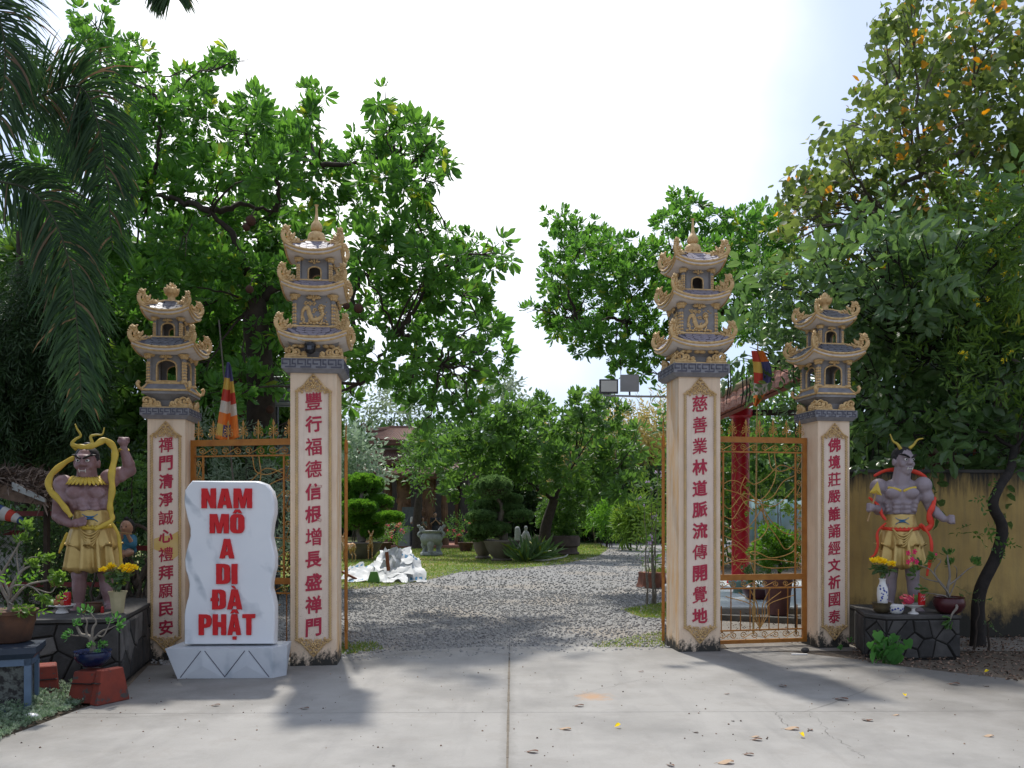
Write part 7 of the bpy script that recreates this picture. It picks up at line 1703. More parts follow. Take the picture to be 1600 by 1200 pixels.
# round planter and dome shrub by the middle tree, agaves, hose
M('old_stone', (.12, .09, .075), (.07, .05, .045), 5, .5, .9, .5, 20)
g = G(870, 866); t = thing('round_planter', 'round stone planter ring with clipped dome shrub under the middle tree', 'planter', g); lath('ring', [(.9, 0), (.95, .05), (.85, .12), (.85, .30), (.95, .36), (.95, .75), (.85, .78), (.8, .6)], MATS['old_stone'], t, 24)
crown(t, [((.2, 0, 1.6), (.95, .9, .95)), ((-.1, 0, 1.3), (.7, .8, .6))], T_SMALL, MATS['leaf_mid'], .55, .25, 1.6, name='foliage')
for i, (x, y, lb) in enumerate(((822, 878, 'dark agave clump to the right of the footed bonsai pot'), (845, 876, 'dark agave clump next to the round planter'))):
    g = G(x, y); t = thing('agave', lb, 'plant', g); tv, tf = leaf_t(1.0, .09, .15, .25); k = 60; d = rng.normal(size=(k, 3))*.8; d[:, 2] = .35+rng.random(k)*.9
    A = rotmats(d, rng.random(k)*6.3, .75+.4*rng.random(k), np.zeros((k, 3))); bake('leaves', tv, tf, A, None, MATS['leaf_dark'], t, kind='stuff')
M('hose_white', (.55, .53, .48), None)
mb = MB(); mb.tube(bez([tuple(G(*q))[:2]+(.03,) for q in ((828, 876), (850, 877), (880, 872), (887, 868))], 5), .03, 6); mb.obj('hose', MATS['hose_white'], None, 60, label='pale hose lying on the grass edge below the middle tree', cat='hose')
# temple hall behind: platform, columns, roofs
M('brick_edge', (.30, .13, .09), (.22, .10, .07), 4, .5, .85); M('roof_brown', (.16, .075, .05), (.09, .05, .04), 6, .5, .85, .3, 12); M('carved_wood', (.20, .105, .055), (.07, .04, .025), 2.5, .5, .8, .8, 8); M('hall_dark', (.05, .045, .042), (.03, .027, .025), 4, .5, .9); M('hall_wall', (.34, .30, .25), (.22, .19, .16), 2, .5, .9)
Dh = 41.5; hx = lambda x: (x-800)/F*Dh; hz = lambda y: EYE+(HY-y)/F*Dh
hall = thing('temple_hall', 'dim open temple hall with carved wooden columns and tiled pagoda roof behind the lawn', 'temple', (hx(650), Dh, 0)); ox = hx(650)
mb = MB(); mb.box(hx(590)-ox, hx(735)-ox, -1.2, 6, -.05, .10); mb.obj('platform', MATS['brick_edge'], hall, 0)
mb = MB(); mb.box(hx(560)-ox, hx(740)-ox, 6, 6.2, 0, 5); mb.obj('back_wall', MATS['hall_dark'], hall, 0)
for x, w_, m_ in ((630, 10.5, 'carved_wood'), (669, 10, 'carved_wood'), (694, 5, 'carved_wood'), (718, 4, 'hall_dark'), (605, 6, 'carved_wood'), (712, 3, 'carved_wood')):
    mb = MB(); r_ = w_/F*Dh; prof = [(r_*1.35, 0), (r_*1.35, .25), (r_*1.05, .4)]+[(r_*(1+.07*math.sin(i*1.7)+.05*math.sin(i*3.1)), .5+i*.26) for i in range(12)]
    mb.lathe(prof, 10, (hx(x)-ox, .3 if x < 700 else 1, .1))
    for i in range(24): a = random.uniform(PI, 2*PI); z = random.uniform(.5, 3.4); mb.ell((hx(x)-ox+math.cos(a)*r_*.95, .3+math.sin(a)*r_*.95 if x < 700 else 1+math.sin(a)*r_*.9, z), (r_*.22, r_*.22, random.uniform(.1, .32)), 6, 5)
    mb.obj('column', MATS[m_], hall, 40)
def hip(name, x0, x1, ye, yt, xt0, xt1, d0, d1, parent, upt=.35):
    """hipped tile roof with raised corners and rolls running down"""
    mb = MB(); Xl, Xr, ze, zt2 = hx(x0)-ox, hx(x1)-ox, hz(ye), hz(yt); a, b = hx(xt0)-ox, hx(xt1)-ox; N = 24
    for i in range(N):
        for t0, t1 in ((0, .5), (.5, 1)):
            def pt(s_, t_): xe = Xl+(Xr-Xl)*s_; xt_ = a+(b-a)*s_; lift = upt*abs(2*s_-1)**4*(1-t_); return (xe+(xt_-xe)*t_, d0+(d1-d0)*t_, ze+(zt2-ze)*(t_**1.25)+lift)
            mb.add([pt(i/N, t0), pt((i+1)/N, t0), pt((i+1)/N, t1), pt(i/N, t1)], [(0, 1, 2, 3)])
    for i in range(N+1): mb.tube([pt(i/N, 0), pt(i/N, .5), pt(i/N, 1)], .055, 5)
    mb.tube([pt(0, 1), pt(1, 1)], .14, 6); mb.tube([(Xl-.3, d0, ze+upt+.35), pt(0, 0), pt(0, 1)], .10, 6); mb.tube([(Xr+.3, d0, ze+upt+.35), pt(1, 0), pt(1, 1)], .10, 6)
    mb.add([(Xl, d0+.02, ze-.25), (Xr, d0+.02, ze-.25), (Xr, d0+.02, ze), (Xl, d0+.02, ze)], [(0, 1, 2, 3)]); o = mb.obj(name, MATS['roof_brown'], parent, 30); m_ = o.modifiers.new('s', 'SOLIDIFY'); m_.thickness = .04; return o
hip('lower_roof', 555, 745, 742, 722, 585, 715, -.6, 2.5, hall); mb = MB(); mb.box(hx(575)-ox, hx(660)-ox, 2.6, 5, hz(722), hz(693)); mb.obj('upper_wall', MATS['hall_wall'], hall, 0)
hip('middle_roof', 560, 670, 718, 701, 580, 640, 1.2, 2.6, hall); hip('upper_roof', 567, 655, 684, 658, 592, 632, 1.6, 3.6, hall, .5)
t = thing('cabinet', 'grey metal cabinet with a blue label standing on the temple platform', 'cabinet', (hx(636), Dh-1.0, .10)); mb = MB(); mb.box(-.28, .28, -.2, .2, 0, .98); mb.obj('body', M('cabinet_grey', (.30, .31, .32), None), t, 0); mb = MB(); mb.box(-.15, .1, -.206, -.2, .75, .88); mb.obj('label', MATS['mark_blue'], t, 0)
mb = MB(); mb.box(-.3, .3, -.25, .25, .98, 1.0); mb.obj('top', MATS['hair_black'], t, 0)
mb = MB(); mb.box(-.33, .33, 0, .04, 0, 1.9); o = mb.obj('dark_board', M('board_slate', (.05, .06, .07), (.12, .13, .14), 6), None, 0, label='dark notice board standing behind the grey cabinet', cat='board'); o.location = (hx(641), Dh-.6, .1)
# people praying on the platform
M('person_skin', (.42, .25, .17), None); M('shirt_white', (.62, .60, .56), None); M('jeans', (.05, .08, .14), None); M('dress_black', (.018, .018, .022), None); M('shirt_blue', (.07, .11, .22), None); M('dress_pattern', (.16, .12, .12), (.05, .12, .07), 14, .5, .8, contrast=.08)
def person(label, x, h, top, bottom, dress=False, yoff=0):
    s_ = h/1.62; t = thing('person', label, 'person', (hx(x), Dh-1.05+yoff, .10), .2, None, s_)
    S_ = [('e', (0, 0, 1.5), (.075, .09, .105)), ('e', (0, -.03, 1.44), (.05, .055, .05)), ('c', (0, 0, 1.36), (0, 0, 1.46), .05, .045), ('e', (0, 0, 1.22), (.16, .10, .14)), ('e', (0, 0, 1.02), (.13, .095, .16)), ('e', (0, 0, .88), (.15, .11, .12))]
    for sx in (-1, 1):
        S_ += [('e', (sx*.17, 0, 1.30), (.055, .055, .06)), ('c', (sx*.18, 0, 1.28), (sx*.21, -.06, 1.04), .045, .036), ('c', (sx*.21, -.06, 1.04), (sx*.03, -.24, 1.22), .036, .026), ('e', (sx*.014, -.25, 1.28), (.018, .028, .06)), ('c', (sx*.08, 0, .84), (sx*.09, 0, .46), .08, .056), ('c', (sx*.09, 0, .46), (sx*.09, .01, .06), .052, .036), ('e', (sx*.09, -.05, .035), (.04, .10, .035)), ('e', (sx*.078, .0, 1.5), (.012, .02, .028))]
    S_ += [('e', (0, -.085, 1.49), (.012, .018, .02))]
    sculpt('body', S_, MATS['person_skin'], t, .018, 2)
    mb = MB(); mb.ell((0, .025, 1.53), (.088, .095, .105), 10, 7); mb.ell((0, .07, 1.42), (.07, .05, .13), 8, 6); mb.obj('hair', MATS['hair_black'], t, 180)
    for sx in (-1, 1): mb = MB(); mb.ell((sx*.028, -.082, 1.505), (.010, .008, .007), 6, 4); mb.obj('eye', MATS['hair_black'], t, 180)
    Q = [('e', (0, 0, 1.22), (.178, .118, .15)), ('e', (0, 0, 1.02), (.15, .112, .18))]
    for sx in (-1, 1): Q += [('e', (sx*.17, 0, 1.30), (.068, .068, .07)), ('c', (sx*.18, 0, 1.28), (sx*.205, -.04, 1.12), .060, .054)]
    sculpt('shirt', Q, MATS[top], t, .018, 3)
    if dress: Q = [('e', (0, 0, .90), (.17, .13, .14)), ('c', (0, 0, .86), (0, 0, .35), .16, .22)]
    else:
        Q = [('e', (0, 0, .88), (.165, .125, .13))]
        for sx in (-1, 1): Q += [('c', (sx*.08, 0, .84), (sx*.09, 0, .46), .095, .070), ('c', (sx*.09, 0, .46), (sx*.09, .01, .10), .068, .055)]
    sculpt('skirt' if dress else 'trousers', Q, MATS[bottom], t, .02, 3)
person('person in a pale shirt and jeans with palms pressed together', 653, 1.70, 'shirt_white', 'jeans')
person('person in a patterned top praying between the two others', 665, 1.42, 'dress_pattern', 'dress_pattern', True, -.3)
person('person with long dark hair in a black dress standing behind the stone censer', 683, 1.66, 'dress_black', 'dress_black', True)
# pink flowers, potted shrubs near the hall
for x, y, lb in ((600, 835, 'pot of coral bougainvillea left of the grey cabinet'), (728, 838, 'pot of pale pink bougainvillea beside the cloud bonsai')):
    D_ = 37; t = thing('potted_shrub', lb, 'potted plant', (hx(x)*D_/Dh, D_, 0)); lath('pot', [(.25, 0), (.33, .3), (.38, .38), (.33, .4)], MATS['pot_terra'], t); crown(t, [((0, 0, 1.0), (.9, .6, .4)), ((.3, 0, .75), (.5, .5, .35))], T_SPR, MATS['leaf_mid'], .2, .3, 1.0, name='foliage'); crown(t, [((0, -.1, 1.05), (.95, .6, .42))], T_SMALL, MATS['petal_coral'], .03, .2, 1.3, name='flowers')
# pale stone figures half hidden behind the cloud bonsai
t = thing('stone_figure', 'pale stone statue group half hidden behind the cloud clipped bonsai', 'statue', (hx(822)*36/Dh, 36.5, 0), 0, None, .62); sculpt('body', [('c', (0, 0, 0), (0, 0, .7), .32, .26), ('e', (0, 0, 1.1), (.28, .22, .42)), ('e', (0, 0, 1.68), (.14, .14, .18)), ('c', (.2, 0, 1.2), (.36, -.1, .8), .09, .07), ('c', (-.2, 0, 1.2), (-.36, -.1, .8), .09, .07), ('c', (-.5, .2, .2), (-.6, .2, 1.6), .35, .2), ('c', (-2.9, 1, 0), (-2.9, 1, 1.2), .22, .14), ('e', (-2.9, 1, 1.5), (.13, .12, .18)), ('c', (-2.9, 1, 1.1), (-2.5, .9, 1.5), .09, .06), ('c', (-3, 1, .1), (.4, .6, .1), .16, .16)], MATS['granite'], t, .06, 3)
# stump with grass tuft on the right of the lane
M('stump_red', (.24, .085, .05), (.10, .05, .035), 6, .5, .9, .6, 14)
g = G(1020, 917); t = thing('tree_stump', 'reddish cut stump with a grass tuft by the open right gate leaf', 'stump', g); mb = MB(); N = 20; V = []
for r_, z in ((.34, 0), (.30, .1), (.28, .26), (.29, .33), (.25, .335)):
    for j in range(N): a = 2*PI*j/N; f = 1+.12*math.sin(5*a)+.07*math.sin(9*a); V.append((r_*f*math.cos(a), r_*f*math.sin(a), z))
mb.add(V, [(i*N+j, i*N+(j+1) % N, (i+1)*N+(j+1) % N, (i+1)*N+j) for i in range(4) for j in range(N)]+[tuple(range(4*N, 5*N))]); mb.obj('wood', MATS['stump_red'], t, 40)
k = 260; d = rng.normal(size=(k, 3))*.5; d[:, 2] = 1; pos = rng.normal(size=(k, 3))*np.array([[.10, .08, 0]])+np.array([[.12, 0, .32]]); A = rotmats(d, rng.random(k)*6.3, .16*(.6+.6*rng.random(k)), pos); bake('grass_tuft', [(-.04, 0, 0), (.04, 0, 0), (0, 1, .2)], [(0, 1, 2)], A, None, MATS['blade'], t, kind='stuff')
# floodlight on its arm
M('lamp_glass', (.42, .42, .38), None, 10, .1, .25); M('metal_dark', (.03, .03, .032), None, 10, .3, .5); M('metal_grey', (.25, .26, .27), None, 10, .3, .5)
D_ = 10.6; t = thing('floodlight', 'black framed floodlight on a thin arm reaching left from the tall right pillar', 'floodlight', P(951, 604, D_)); k_ = D_/F
mb = MB(); mb.box(-14.5*k_, 14.5*k_, -.03, .03, -11*k_, 11*k_); mb.obj('housing', MATS['metal_dark'], t, 0); mb = MB(); mb.box(-12.3*k_, 12.3*k_, -.036, -.031, -8.6*k_, 8.6*k_); mb.obj('glass', MATS['lamp_glass'], t, 0)
mb = MB(); mb.tube([(-8*k_, .02, -13*k_), (0, 0, -14*k_), (45*k_, .02, -15*k_), (95*k_, .1, -14*k_)], .014, 6); mb.tube([(0, .03, -14*k_), (0, .04, 0)], .012, 6); mb.obj('arm', MATS['metal_grey'], t, 60)
t = thing('solar_panel', 'small pale panel box mounted behind the floodlight', 'panel', P(984, 600, D_+.25)); mb = MB(); mb.box(-15*k_, 15*k_, 0, .03, -12*k_, 15*k_); mb.obj('panel', MATS['metal_grey'], t, 0); mb = MB(); mb.tube([(0, .02, -12*k_), (0, .0, -20*k_)], .012, 6); mb.obj('bracket', MATS['metal_dark'], t, 60)
# red column pavilion behind the right gate
M('column_red', (.45, .008, .02), (.36, .006, .015), 6, .5, .35, .05, 30); M('roof_terra', (.36, .13, .075), (.22, .085, .06), 8, .5, .8, .2, 20); M('gold_line', (.55, .33, .08), None, 10, .3, .5)
Dp = 18.5; pv = thing('pavilion', 'pavilion corner with a red dragon painted column and terracotta tiled eave', 'pavilion', ((1157-800)/F*Dp, Dp, 0)); k_ = Dp/F
mb = MB(); mb.lathe([(.30, 0), (.30, .12), (.24, .2), (13.5*k_, .24), (13.5*k_, 3.75), (.26, 3.8), (.26, 3.95)], 28); col = mb.obj('column', MATS['column_red'], pv, 40)
for s_ in range(4):      # gold dragon coiling up the column
    mb = MB(); p = []
    for i in range(60): u = i/59; a = -PI/2+1.1*math.sin(u*22+s_*1.6)+.25*math.sin(u*51); r_ = 13.5*k_+.003; p.append((math.cos(a)*r_, math.sin(a)*r_, .35+3.3*u))
    mb.tube(p, .0045, 4); mb.obj('gold_scrolling', MATS['gold_line'], col, 60)
rr = random.Random(9)
for i in range(9):      # gold writing seen too obliquely to read: short raised strokes round the column's left edge
    mb = MB(); r_ = 13.5*k_+.003
    for _ in range(6):
        a0 = -PI/2-.95+rr.uniform(-.3, .3); z0_ = 3.3-.34*i+rr.uniform(-.09, .09); a1 = a0+rr.uniform(-.3, .3); z1_ = z0_+rr.uniform(-.07, .07)
        mb.tube([(math.cos(a0+(a1-a0)*t)*r_, math.sin(a0+(a1-a0)*t)*r_, z0_+(z1_-z0_)*t) for t in (0, .5, 1)], .008, 4)
    mb.obj('gold_strokes', MATS['gold_line'], col, 60)
mb = MB(); e0 = P(1122, 652, Dp-1.3)-pv.location; e1 = P(1260, 590, Dp-1.3)-pv.location; r0_ = P(1122, 628, Dp+1.2)-pv.location; rr_ = P(1260, 560, Dp+1.2)-pv.location
mb.add([e0, e1, rr_, r0_, e0-Vector((0, 0, .08)), e1-Vector((0, 0, .08)), rr_-Vector((0, 0, .08)), r0_-Vector((0, 0, .08))], [(0, 1, 2, 3), (7, 6, 5, 4), (0, 4, 5, 1), (3, 2, 6, 7), (0, 3, 7, 4), (1, 5, 6, 2)]); rf = mb.obj('roof', MATS['roof_terra'], pv, 0)
tmb = MB(); 
for i in range(9):
    a = PI*i/8; tmb.v.append((math.cos(a)*.075, 0, math.sin(a)*.05)); 
for i in range(9): a = PI*i/8; tmb.v.append((math.cos(a)*.085, .42, math.sin(a)*.055))
tmb.f = [(i, i+1, 10+i, 9+i) for i in range(8)]+[tuple(range(9))[::-1]]; tmb.mi = [0]*9; tme2 = tmb.mesh('tile', MATS['roof_terra'], 60)
for i in range(14):
    for j in range(6):
        a = e0.lerp(e1, (i+.5)/14); b = r0_.lerp(rr_, (i+.5)/14); c = a.lerp(b, j/6)+Vector((0, 0, .012+.01)); dv = (b-a).normalized(); x_ = (e1-e0).normalized(); z_ = x_.cross(dv).normalized(); x_ = dv.cross(z_)
        Mx = Matrix((x_, dv, z_)).transposed().to_4x4(); Mx.translation = c; ob('tile', tme2, rf, mx=Mx)
mb = MB(); mb.tube([r0_+Vector((0, 0, .1)), rr_+Vector((0, 0, .1))], .11, 8); mb.obj('ridge', M('ridge_cream', (.50, .40, .24), None), pv, 60)
mb = MB(); mb.box(-.5, 2.2, -.06, .06, 3.82, 3.94); mb.obj('beam', MATS['bark_dark'], pv, 0)
# brown fluted pot and its shrub, black bowl, by the right gate
g = Vector(((1216-800)/F*13.4, 13.4, 0)); t = thing('potted_shrub', 'bushy shrub in a tall plum brown pot behind the right side gate', 'potted plant', g)
M('pot_plum', (.16, .075, .07), (.11, .05, .05), 6, .5, .55); mb = MB(); N = 40; V = []
for r_, z in ((.15, 0), (.17, .1), (.215, .50), (.23, .52), (.23, .58), (.20, .58), (.19, .5)):
    for j in range(N): a = 2*PI*j/N; f = 1+(.02*math.cos(20*a) if z < .5 else 0); V.append((r_*f*math.cos(a), r_*f*math.sin(a), z))
mb.add(V, [(i*N+j, i*N+(j+1) % N, (i+1)*N+(j+1) % N, (i+1)*N+j) for i in range(6) for j in range(N)]+[tuple(range(N))[::-1]]); mb.obj('pot', MATS['pot_plum'], t, 50)
mb = MB(); mb.tube([(0, 0, .5), (.03, 0, .8), (-.03, 0, 1.1)], [.03, .025, .015], 6); mb.obj('stem', MATS['bark_dark'], t, 60); crown(t, [((-.15, 0, 1.05), (.28, .25, .17)), ((.15, .05, 1.15), (.26, .25, .16)), ((.0, 0, .88), (.30, .25, .12)), ((-.1, 0, 1.3), (.2, .2, .12))], T_SMALL, MATS['leaf_bonsai'], .5, .12, .9, name='foliage')
t = thing('black_bowl_plant', 'shallow dark bowl with a small shrub left of the plum brown pot', 'potted plant', ((1183-800)/F*15, 15, .08)); lath('pot', [(.16, 0), (.25, .12), (.27, .2), (.24, .2)], MATS['pot_maroon'], t); crown(t, [((0, 0, .45), (.25, .2, .2))], T_SMALL, MATS['leaf_dark'], .3, .12, .9, name='foliage')
t = thing('lotus_ornament', 'pale green lotus shaped ornament at the foot of the red column', 'ornament', ((1154-800)/F*16.2, 16.2, .08)); mb = MB(); mb.lathe([(.12, 0), (.10, .08), (.14, .15), (.08, .2)], 12)
for i in range(10): a = i*PI/5; mb.ell((math.cos(a)*.15, math.sin(a)*.15, .17), (.03, .07, .09), 7, 5, Euler((0, .5, a)).to_matrix())
mb.obj('body', M('celadon', (.22, .32, .28), (.12, .20, .17), 8), t, 60)
M('sheet_blue', (.16, .42, .48), (.45, .55, .58), 2, .5, .6); t = thing('blue_sheet', 'faded blue plastic sheet screen behind the yellow flowering shrub', 'screen', ((1215-800)/F*21, 21, 0)); mb = MB(); mb.add([(-.7+.1*i, .06*math.sin(i*1.7), z) for z in (.9, 2.0) for i in range(21)], [(i, i+1, 22+i, 21+i) for i in range(20)]); o = mb.obj('sheet', MATS['sheet_blue'], t, 60); m_ = o.modifiers.new('s', 'SOLIDIFY'); m_.thickness = .01
# corrugated sheets and a tiled roof glimpsed behind the left gate
M('corrugated', (.45, .47, .46), (.34, .36, .36), 2, .5, .6, metal=.2)
def corr(label, x0, x1, y0, y1, D_, n=9):
    A_, B_ = P(x0, y0, D_), P(x1, y1, D_); t = thing('corrugated_wall', label, 'shed', (A_.x, D_, 0)); mb = MB(); w_ = B_.x-A_.x; zb, zt2 = B_.z, A_.z
    for i in range(n*4): a, b = i/(n*4), (i+1)/(n*4); mb.add([(0, .03*math.sin(a*n*2*PI), zb+(zt2-zb)*a), (w_, .03*math.sin(a*n*2*PI), zb+(zt2-zb)*a), (w_, .03*math.sin(b*n*2*PI), zb+(zt2-zb)*b), (0, .03*math.sin(b*n*2*PI), zb+(zt2-zb)*b)], [(0, 1, 2, 3)])
    o = mb.obj('sheet', MATS['corrugated'], t, 60); m_ = o.modifiers.new('s', 'SOLIDIFY'); m_.thickness = .01; mb = MB(); mb.box(0, .1, .05, .15, 0, zt2); mb.box(w_-.1, w_, .05, .15, 0, zt2); mb.obj('post', MATS['metal_dark'], t, 0)
corr('pale corrugated shed side glimpsed left of the tall left pillar', 424, 470, 588, 635, 15.6, 7)
corr('lower pale corrugated panel glimpsed left of the tall left pillar', 426, 470, 690, 800, 16.4, 12)
corr('blue grey corrugated panel among leaves behind the raised fist', 130, 200, 560, 600, 18.4, 6)
t = thing('shed_roof', 'small reddish tiled roof seen behind the left gate', 'roof', (P(425, 700, 17).x, 17, 0)); mb = MB(); a = P(418, 712, 16.6)-t.location; b = P(480, 712, 16.6)-t.location; c = P(480, 690, 17.6)-t.location; d_ = P(432, 690, 17.6)-t.location; mb.add([a, b, c, d_], [(0, 1, 2, 3)])
for i in range(9): mb.tube([a.lerp(b, i/8), d_.lerp(c, i/8)], .04, 5)
mb.obj('tiles', MATS['roof_terra'], t, 60); mb = MB(); mb.box(a.x+.05, a.x+.15, -.1, 0, 0, a.z); mb.obj('post', MATS['metal_dark'], t, 0)
mb = MB(); mb.tube([(0, 0, 0), (0, 0, 0.001)], .02, 5)
# hanging seed pods under the leaves beside the tall right pillar
for x, y0, y1, lb in ((1137, 575, 632, 'long dark seed pod nearest the tall right pillar'), (1141, 580, 622, 'shorter seed pod hanging close beside the one nearest the pillar'), (1160, 590, 638, 'seed pod hanging left of the longest one over the pavilion roof'), (1166, 582, 640, 'longest dark seed pod hanging before the pavilion roof'), (1171, 600, 630, 'short seed pod hanging closest to the striped flag')):
    p0 = P(x, y0, 10.6); mb = MB(); L2 = (y1-y0)/F*10.6; mb.tube([(0, 0, 0), (.01, 0, -L2*.5), (-.02, 0, -L2)], [.006, .011, .004], 6, flat=.6); o = mb.obj('seed_pod', MATS['bark_black'], None, 60, label=lb, cat='seed pod', group='seed pods by the tall right pillar'); o.location = p0
# ================================================================ left yard and left foreground
M('iron_red', (.20, .028, .025), (.12, .02, .018), 9, .5, .6, .2, 40); M('wire_dark', (.06, .055, .05), None); M('white_panel', (.50, .50, .48), (.40, .40, .38), 4); M('thatch', (.20, .14, .10), (.08, .055, .04), 12, .5, .95, .6, 30); M('tin_edge', (.42, .45, .44), None, 6, .5, .5)
def mesh_fence(label, x0, x1, z0, z1, y, rails):
    t = thing('chain_link_gate', label, 'gate', (x0, y, 0)); w_ = x1-x0
    for z in rails: mb = MB(); mb.box(0, w_, -.025, .025, z-.03, z+.03); mb.obj('rail', MATS['iron_red'], t, 0)
    for x in (0, w_): mb = MB(); mb.box(x-.03, x+.03, -.028, .028, 0, z1+.03); mb.obj('post', MATS['iron_red'], t, 0)
    mb = MB(); s_ = .07; n = int(w_/s_)+int((z1-z0)/s_)
    for i in range(-int((z1-z0)/s_), int(w_/s_)+1):
        for sg in (1, -1):
            a = i*s_; p0 = (a, z0) if sg == 1 else (a+(z1-z0), z0); p1 = (a+(z1-z0), z1) if sg == 1 else (a, z1); xa, za = p0; xb, zb = p1
            # clip to the frame
            def at(x): return za+(zb-za)*(x-xa)/(xb-xa)
            lo, hi = max(0, min(xa, xb)), min(w_, max(xa, xb))
            if hi-lo > .01: mb.tube([(lo, .004*sg, at(lo)), (hi, .004*sg, at(hi))], .0022, 3, caps=False)
    mb.obj('wire_mesh', MATS['wire_dark'], t, 60, kind='stuff'); return t
mesh_fence('red framed chain link fence panel behind the left guardian statue', -7.6, -4.95, .1, 1.62, 10.2, [.12, .75, 1.62])
mesh_fence('low red framed chain link panel beside the short left pillar', -4.9, -4.3, .1, 1.2, 10.1, [.12, 1.2])
t = thing('white_board', 'white board leaning behind the wire mesh at the far left', 'board', (-6.6, 10.5, 0)); mb = MB(); mb.box(-.5, .42, 0, .03, .1, 1.35); mb.obj('board', MATS['white_panel'], t, 0); mb = MB(); mb.box(-.5, .42, -.01, .04, 1.35, 1.41); mb.obj('edge', MATS['iron_red'], t, 0)
# thatched hut roof
t = thing('thatched_roof', 'low thatched hut roof with a tin edge at the far left', 'hut', P(0, 790, 9.2)*1); t.location.z = 0; o0 = t.location.copy()
a = P(-60, 740, 9.2)-o0; b = P(22, 762, 9.0)-o0; c = P(72, 784, 8.9)-o0
mb = MB(); mb.add([a, b, c, c+Vector((0, 1.4, .02)), b+Vector((0, 1.4, .02)), a+Vector((0, 1.4, .02)), a+Vector((0, 0, -.15)), b+Vector((0, 0, -.15)), c+Vector((0, 0, -.04)), c+Vector((0, 1.4, .15)), a+Vector((0, 1.4, .15))], [(0, 1, 4, 5), (1, 2, 3, 4), (0, 6, 7, 1), (1, 7, 8, 2), (2, 8, 9, 3), (6, 10, 9, 8, 7)]); mb.obj('underside', MATS['thatch'], t, 0)
k = 2600; u = rng.random(k); base = np.where(u[:, None] < .6, np.array(a)+(np.array(b)-np.array(a))*(u[:, None]/.6), np.array(b)+(np.array(c)-np.array(b))*((u[:, None]-.6)/.4)); base = base+np.stack([np.zeros(k), rng.random(k)*1.2, rng.random(k)*.09+.02], 1)
d = rng.normal(size=(k, 3))*.35+np.array([[.7, -.5, -.25]]); A = rotmats(d, rng.random(k)*6.3, .22*(.5+rng.random(k)), base); hv, hf = leaf_t(1.0, .07, .1, .1, 0, .5); bake('thatch', hv, hf, A, None, STONE('thatch_straw', (.06, .042, .03), (.13, .09, .07), (.26, .20, .16)), t, kind='stuff')
mb = MB(); mb.add([b+Vector((0, -.04, .06)), c+Vector((.02, -.06, .03)), c+Vector((.02, -.06, -.01)), b+Vector((0, -.04, -.02))], [(0, 3, 2, 1)]); o = mb.obj('tin_edge', MATS['tin_edge'], t, 0); m_ = o.modifiers.new('s', 'SOLIDIFY'); m_.thickness = .02
for x, y in ((-.2, .1), (.35, .3)): mb = MB(); mb.tube([(x, y, 0), (x, y, 1.7)], .04, 6); mb.obj('post', MATS['bark_dark'], t, 60)
# rolled striped flag lying at the left edge
t = thing('rolled_flag', 'rolled red white and blue striped flag poking in over the fence rail', 'flag', P(0, 805, 8.9)); p = [P(x, y, 8.9)-t.location for x, y in ((-30, 795), (-5, 800), (14, 805), (30, 812), (42, 819))]; q = bez(p, 6); m = len(q); mb = MB(); mb.tube(q, [.105*(1-.93*(i/m)**1.3) for i in range(m)], 12)
mb.mi = [[0, 1, 2, 1][(f//12//3) % 4] if f < (m-1)*12 else 0 for f in range(len(mb.f))]; mb.obj('cloth', [MATS['flag_red'], MATS['white_panel'], M('flag_deepblue', (.03, .07, .20), None)], t, 60)
# boy with flute figure on driftwood
M('robe_blue', (.03, .17, .28), None, 9, .5, .5); M('figure_skin', (.45, .26, .17), None, 9, .4, .5); M('driftwood', (.13, .11, .09), (.05, .042, .035), 8, .5, .9, .7, 25)
D_ = 9.9; bz_ = P(197, 870, D_); t = thing('flute_boy_figure', 'painted figure of a seated boy in blue robe playing a flute', 'figurine', (bz_.x, D_, bz_.z)); k_ = D_/F; hv_ = lambda x, y, d=0: Vector(((x-197)*k_, d, (870-y)*k_))
sculpt('body', [('e', hv_(198, 824), (.075, .08, .09)), ('e', hv_(198, 847), (.10, .08, .12)), ('c', hv_(198, 830), hv_(198, 838), .04, .05), ('c', hv_(190, 842), hv_(186, 852, -.06), .035, .03), ('c', hv_(186, 852, -.06), hv_(199, 833, -.12), .028, .02), ('c', hv_(207, 842), hv_(211, 850, -.06), .035, .03), ('c', hv_(211, 850, -.06), hv_(206, 834, -.12), .028, .02), ('c', hv_(194, 862), hv_(200, 868, -.20), .055, .045), ('c', hv_(203, 862), hv_(214, 864, -.22), .055, .042), ('c', hv_(214, 864, -.22), hv_(222, 862, -.26), .035, .025), ('c', hv_(200, 868, -.20), hv_(196, 884, -.22), .04, .03), ('e', hv_(198, 826, -.08), (.014, .02, .016))], MATS['figure_skin'], t, .011, 2)
sculpt('robe', [('e', hv_(198, 848), (.115, .095, .12)), ('c', hv_(190, 842), hv_(186, 852, -.06), .055, .05), ('c', hv_(207, 842), hv_(211, 851, -.06), .055, .05), ('e', hv_(198, 860), (.12, .10, .07))], MATS['robe_blue'], t, .013, 2)
mb = MB(); mb.ell(hv_(198, 821, .03), (.080, .08, .085), 12, 8); mb.ell(hv_(198, 811), (.03, .03, .03), 8, 6); mb.obj('hair', MATS['hair_black'], t, 180)
for sg in (-1, 1): mb = MB(); mb.ell(hv_(198+sg*3.6, 823, -.074), (.009, .006, .007), 6, 4); mb.obj('eye', MATS['hair_black'], t, 180)
mb = MB(); mb.tube([hv_(193, 831, -.15), hv_(214, 834, -.13)], .009, 6); mb.obj('flute', MATS['rod_wood'], t, 60)
t = thing('driftwood_root', 'gnarled dark driftwood root under the flute playing boy', 'driftwood', (bz_.x, D_+.05, 0)); mb = MB(); rr = random.Random(3)
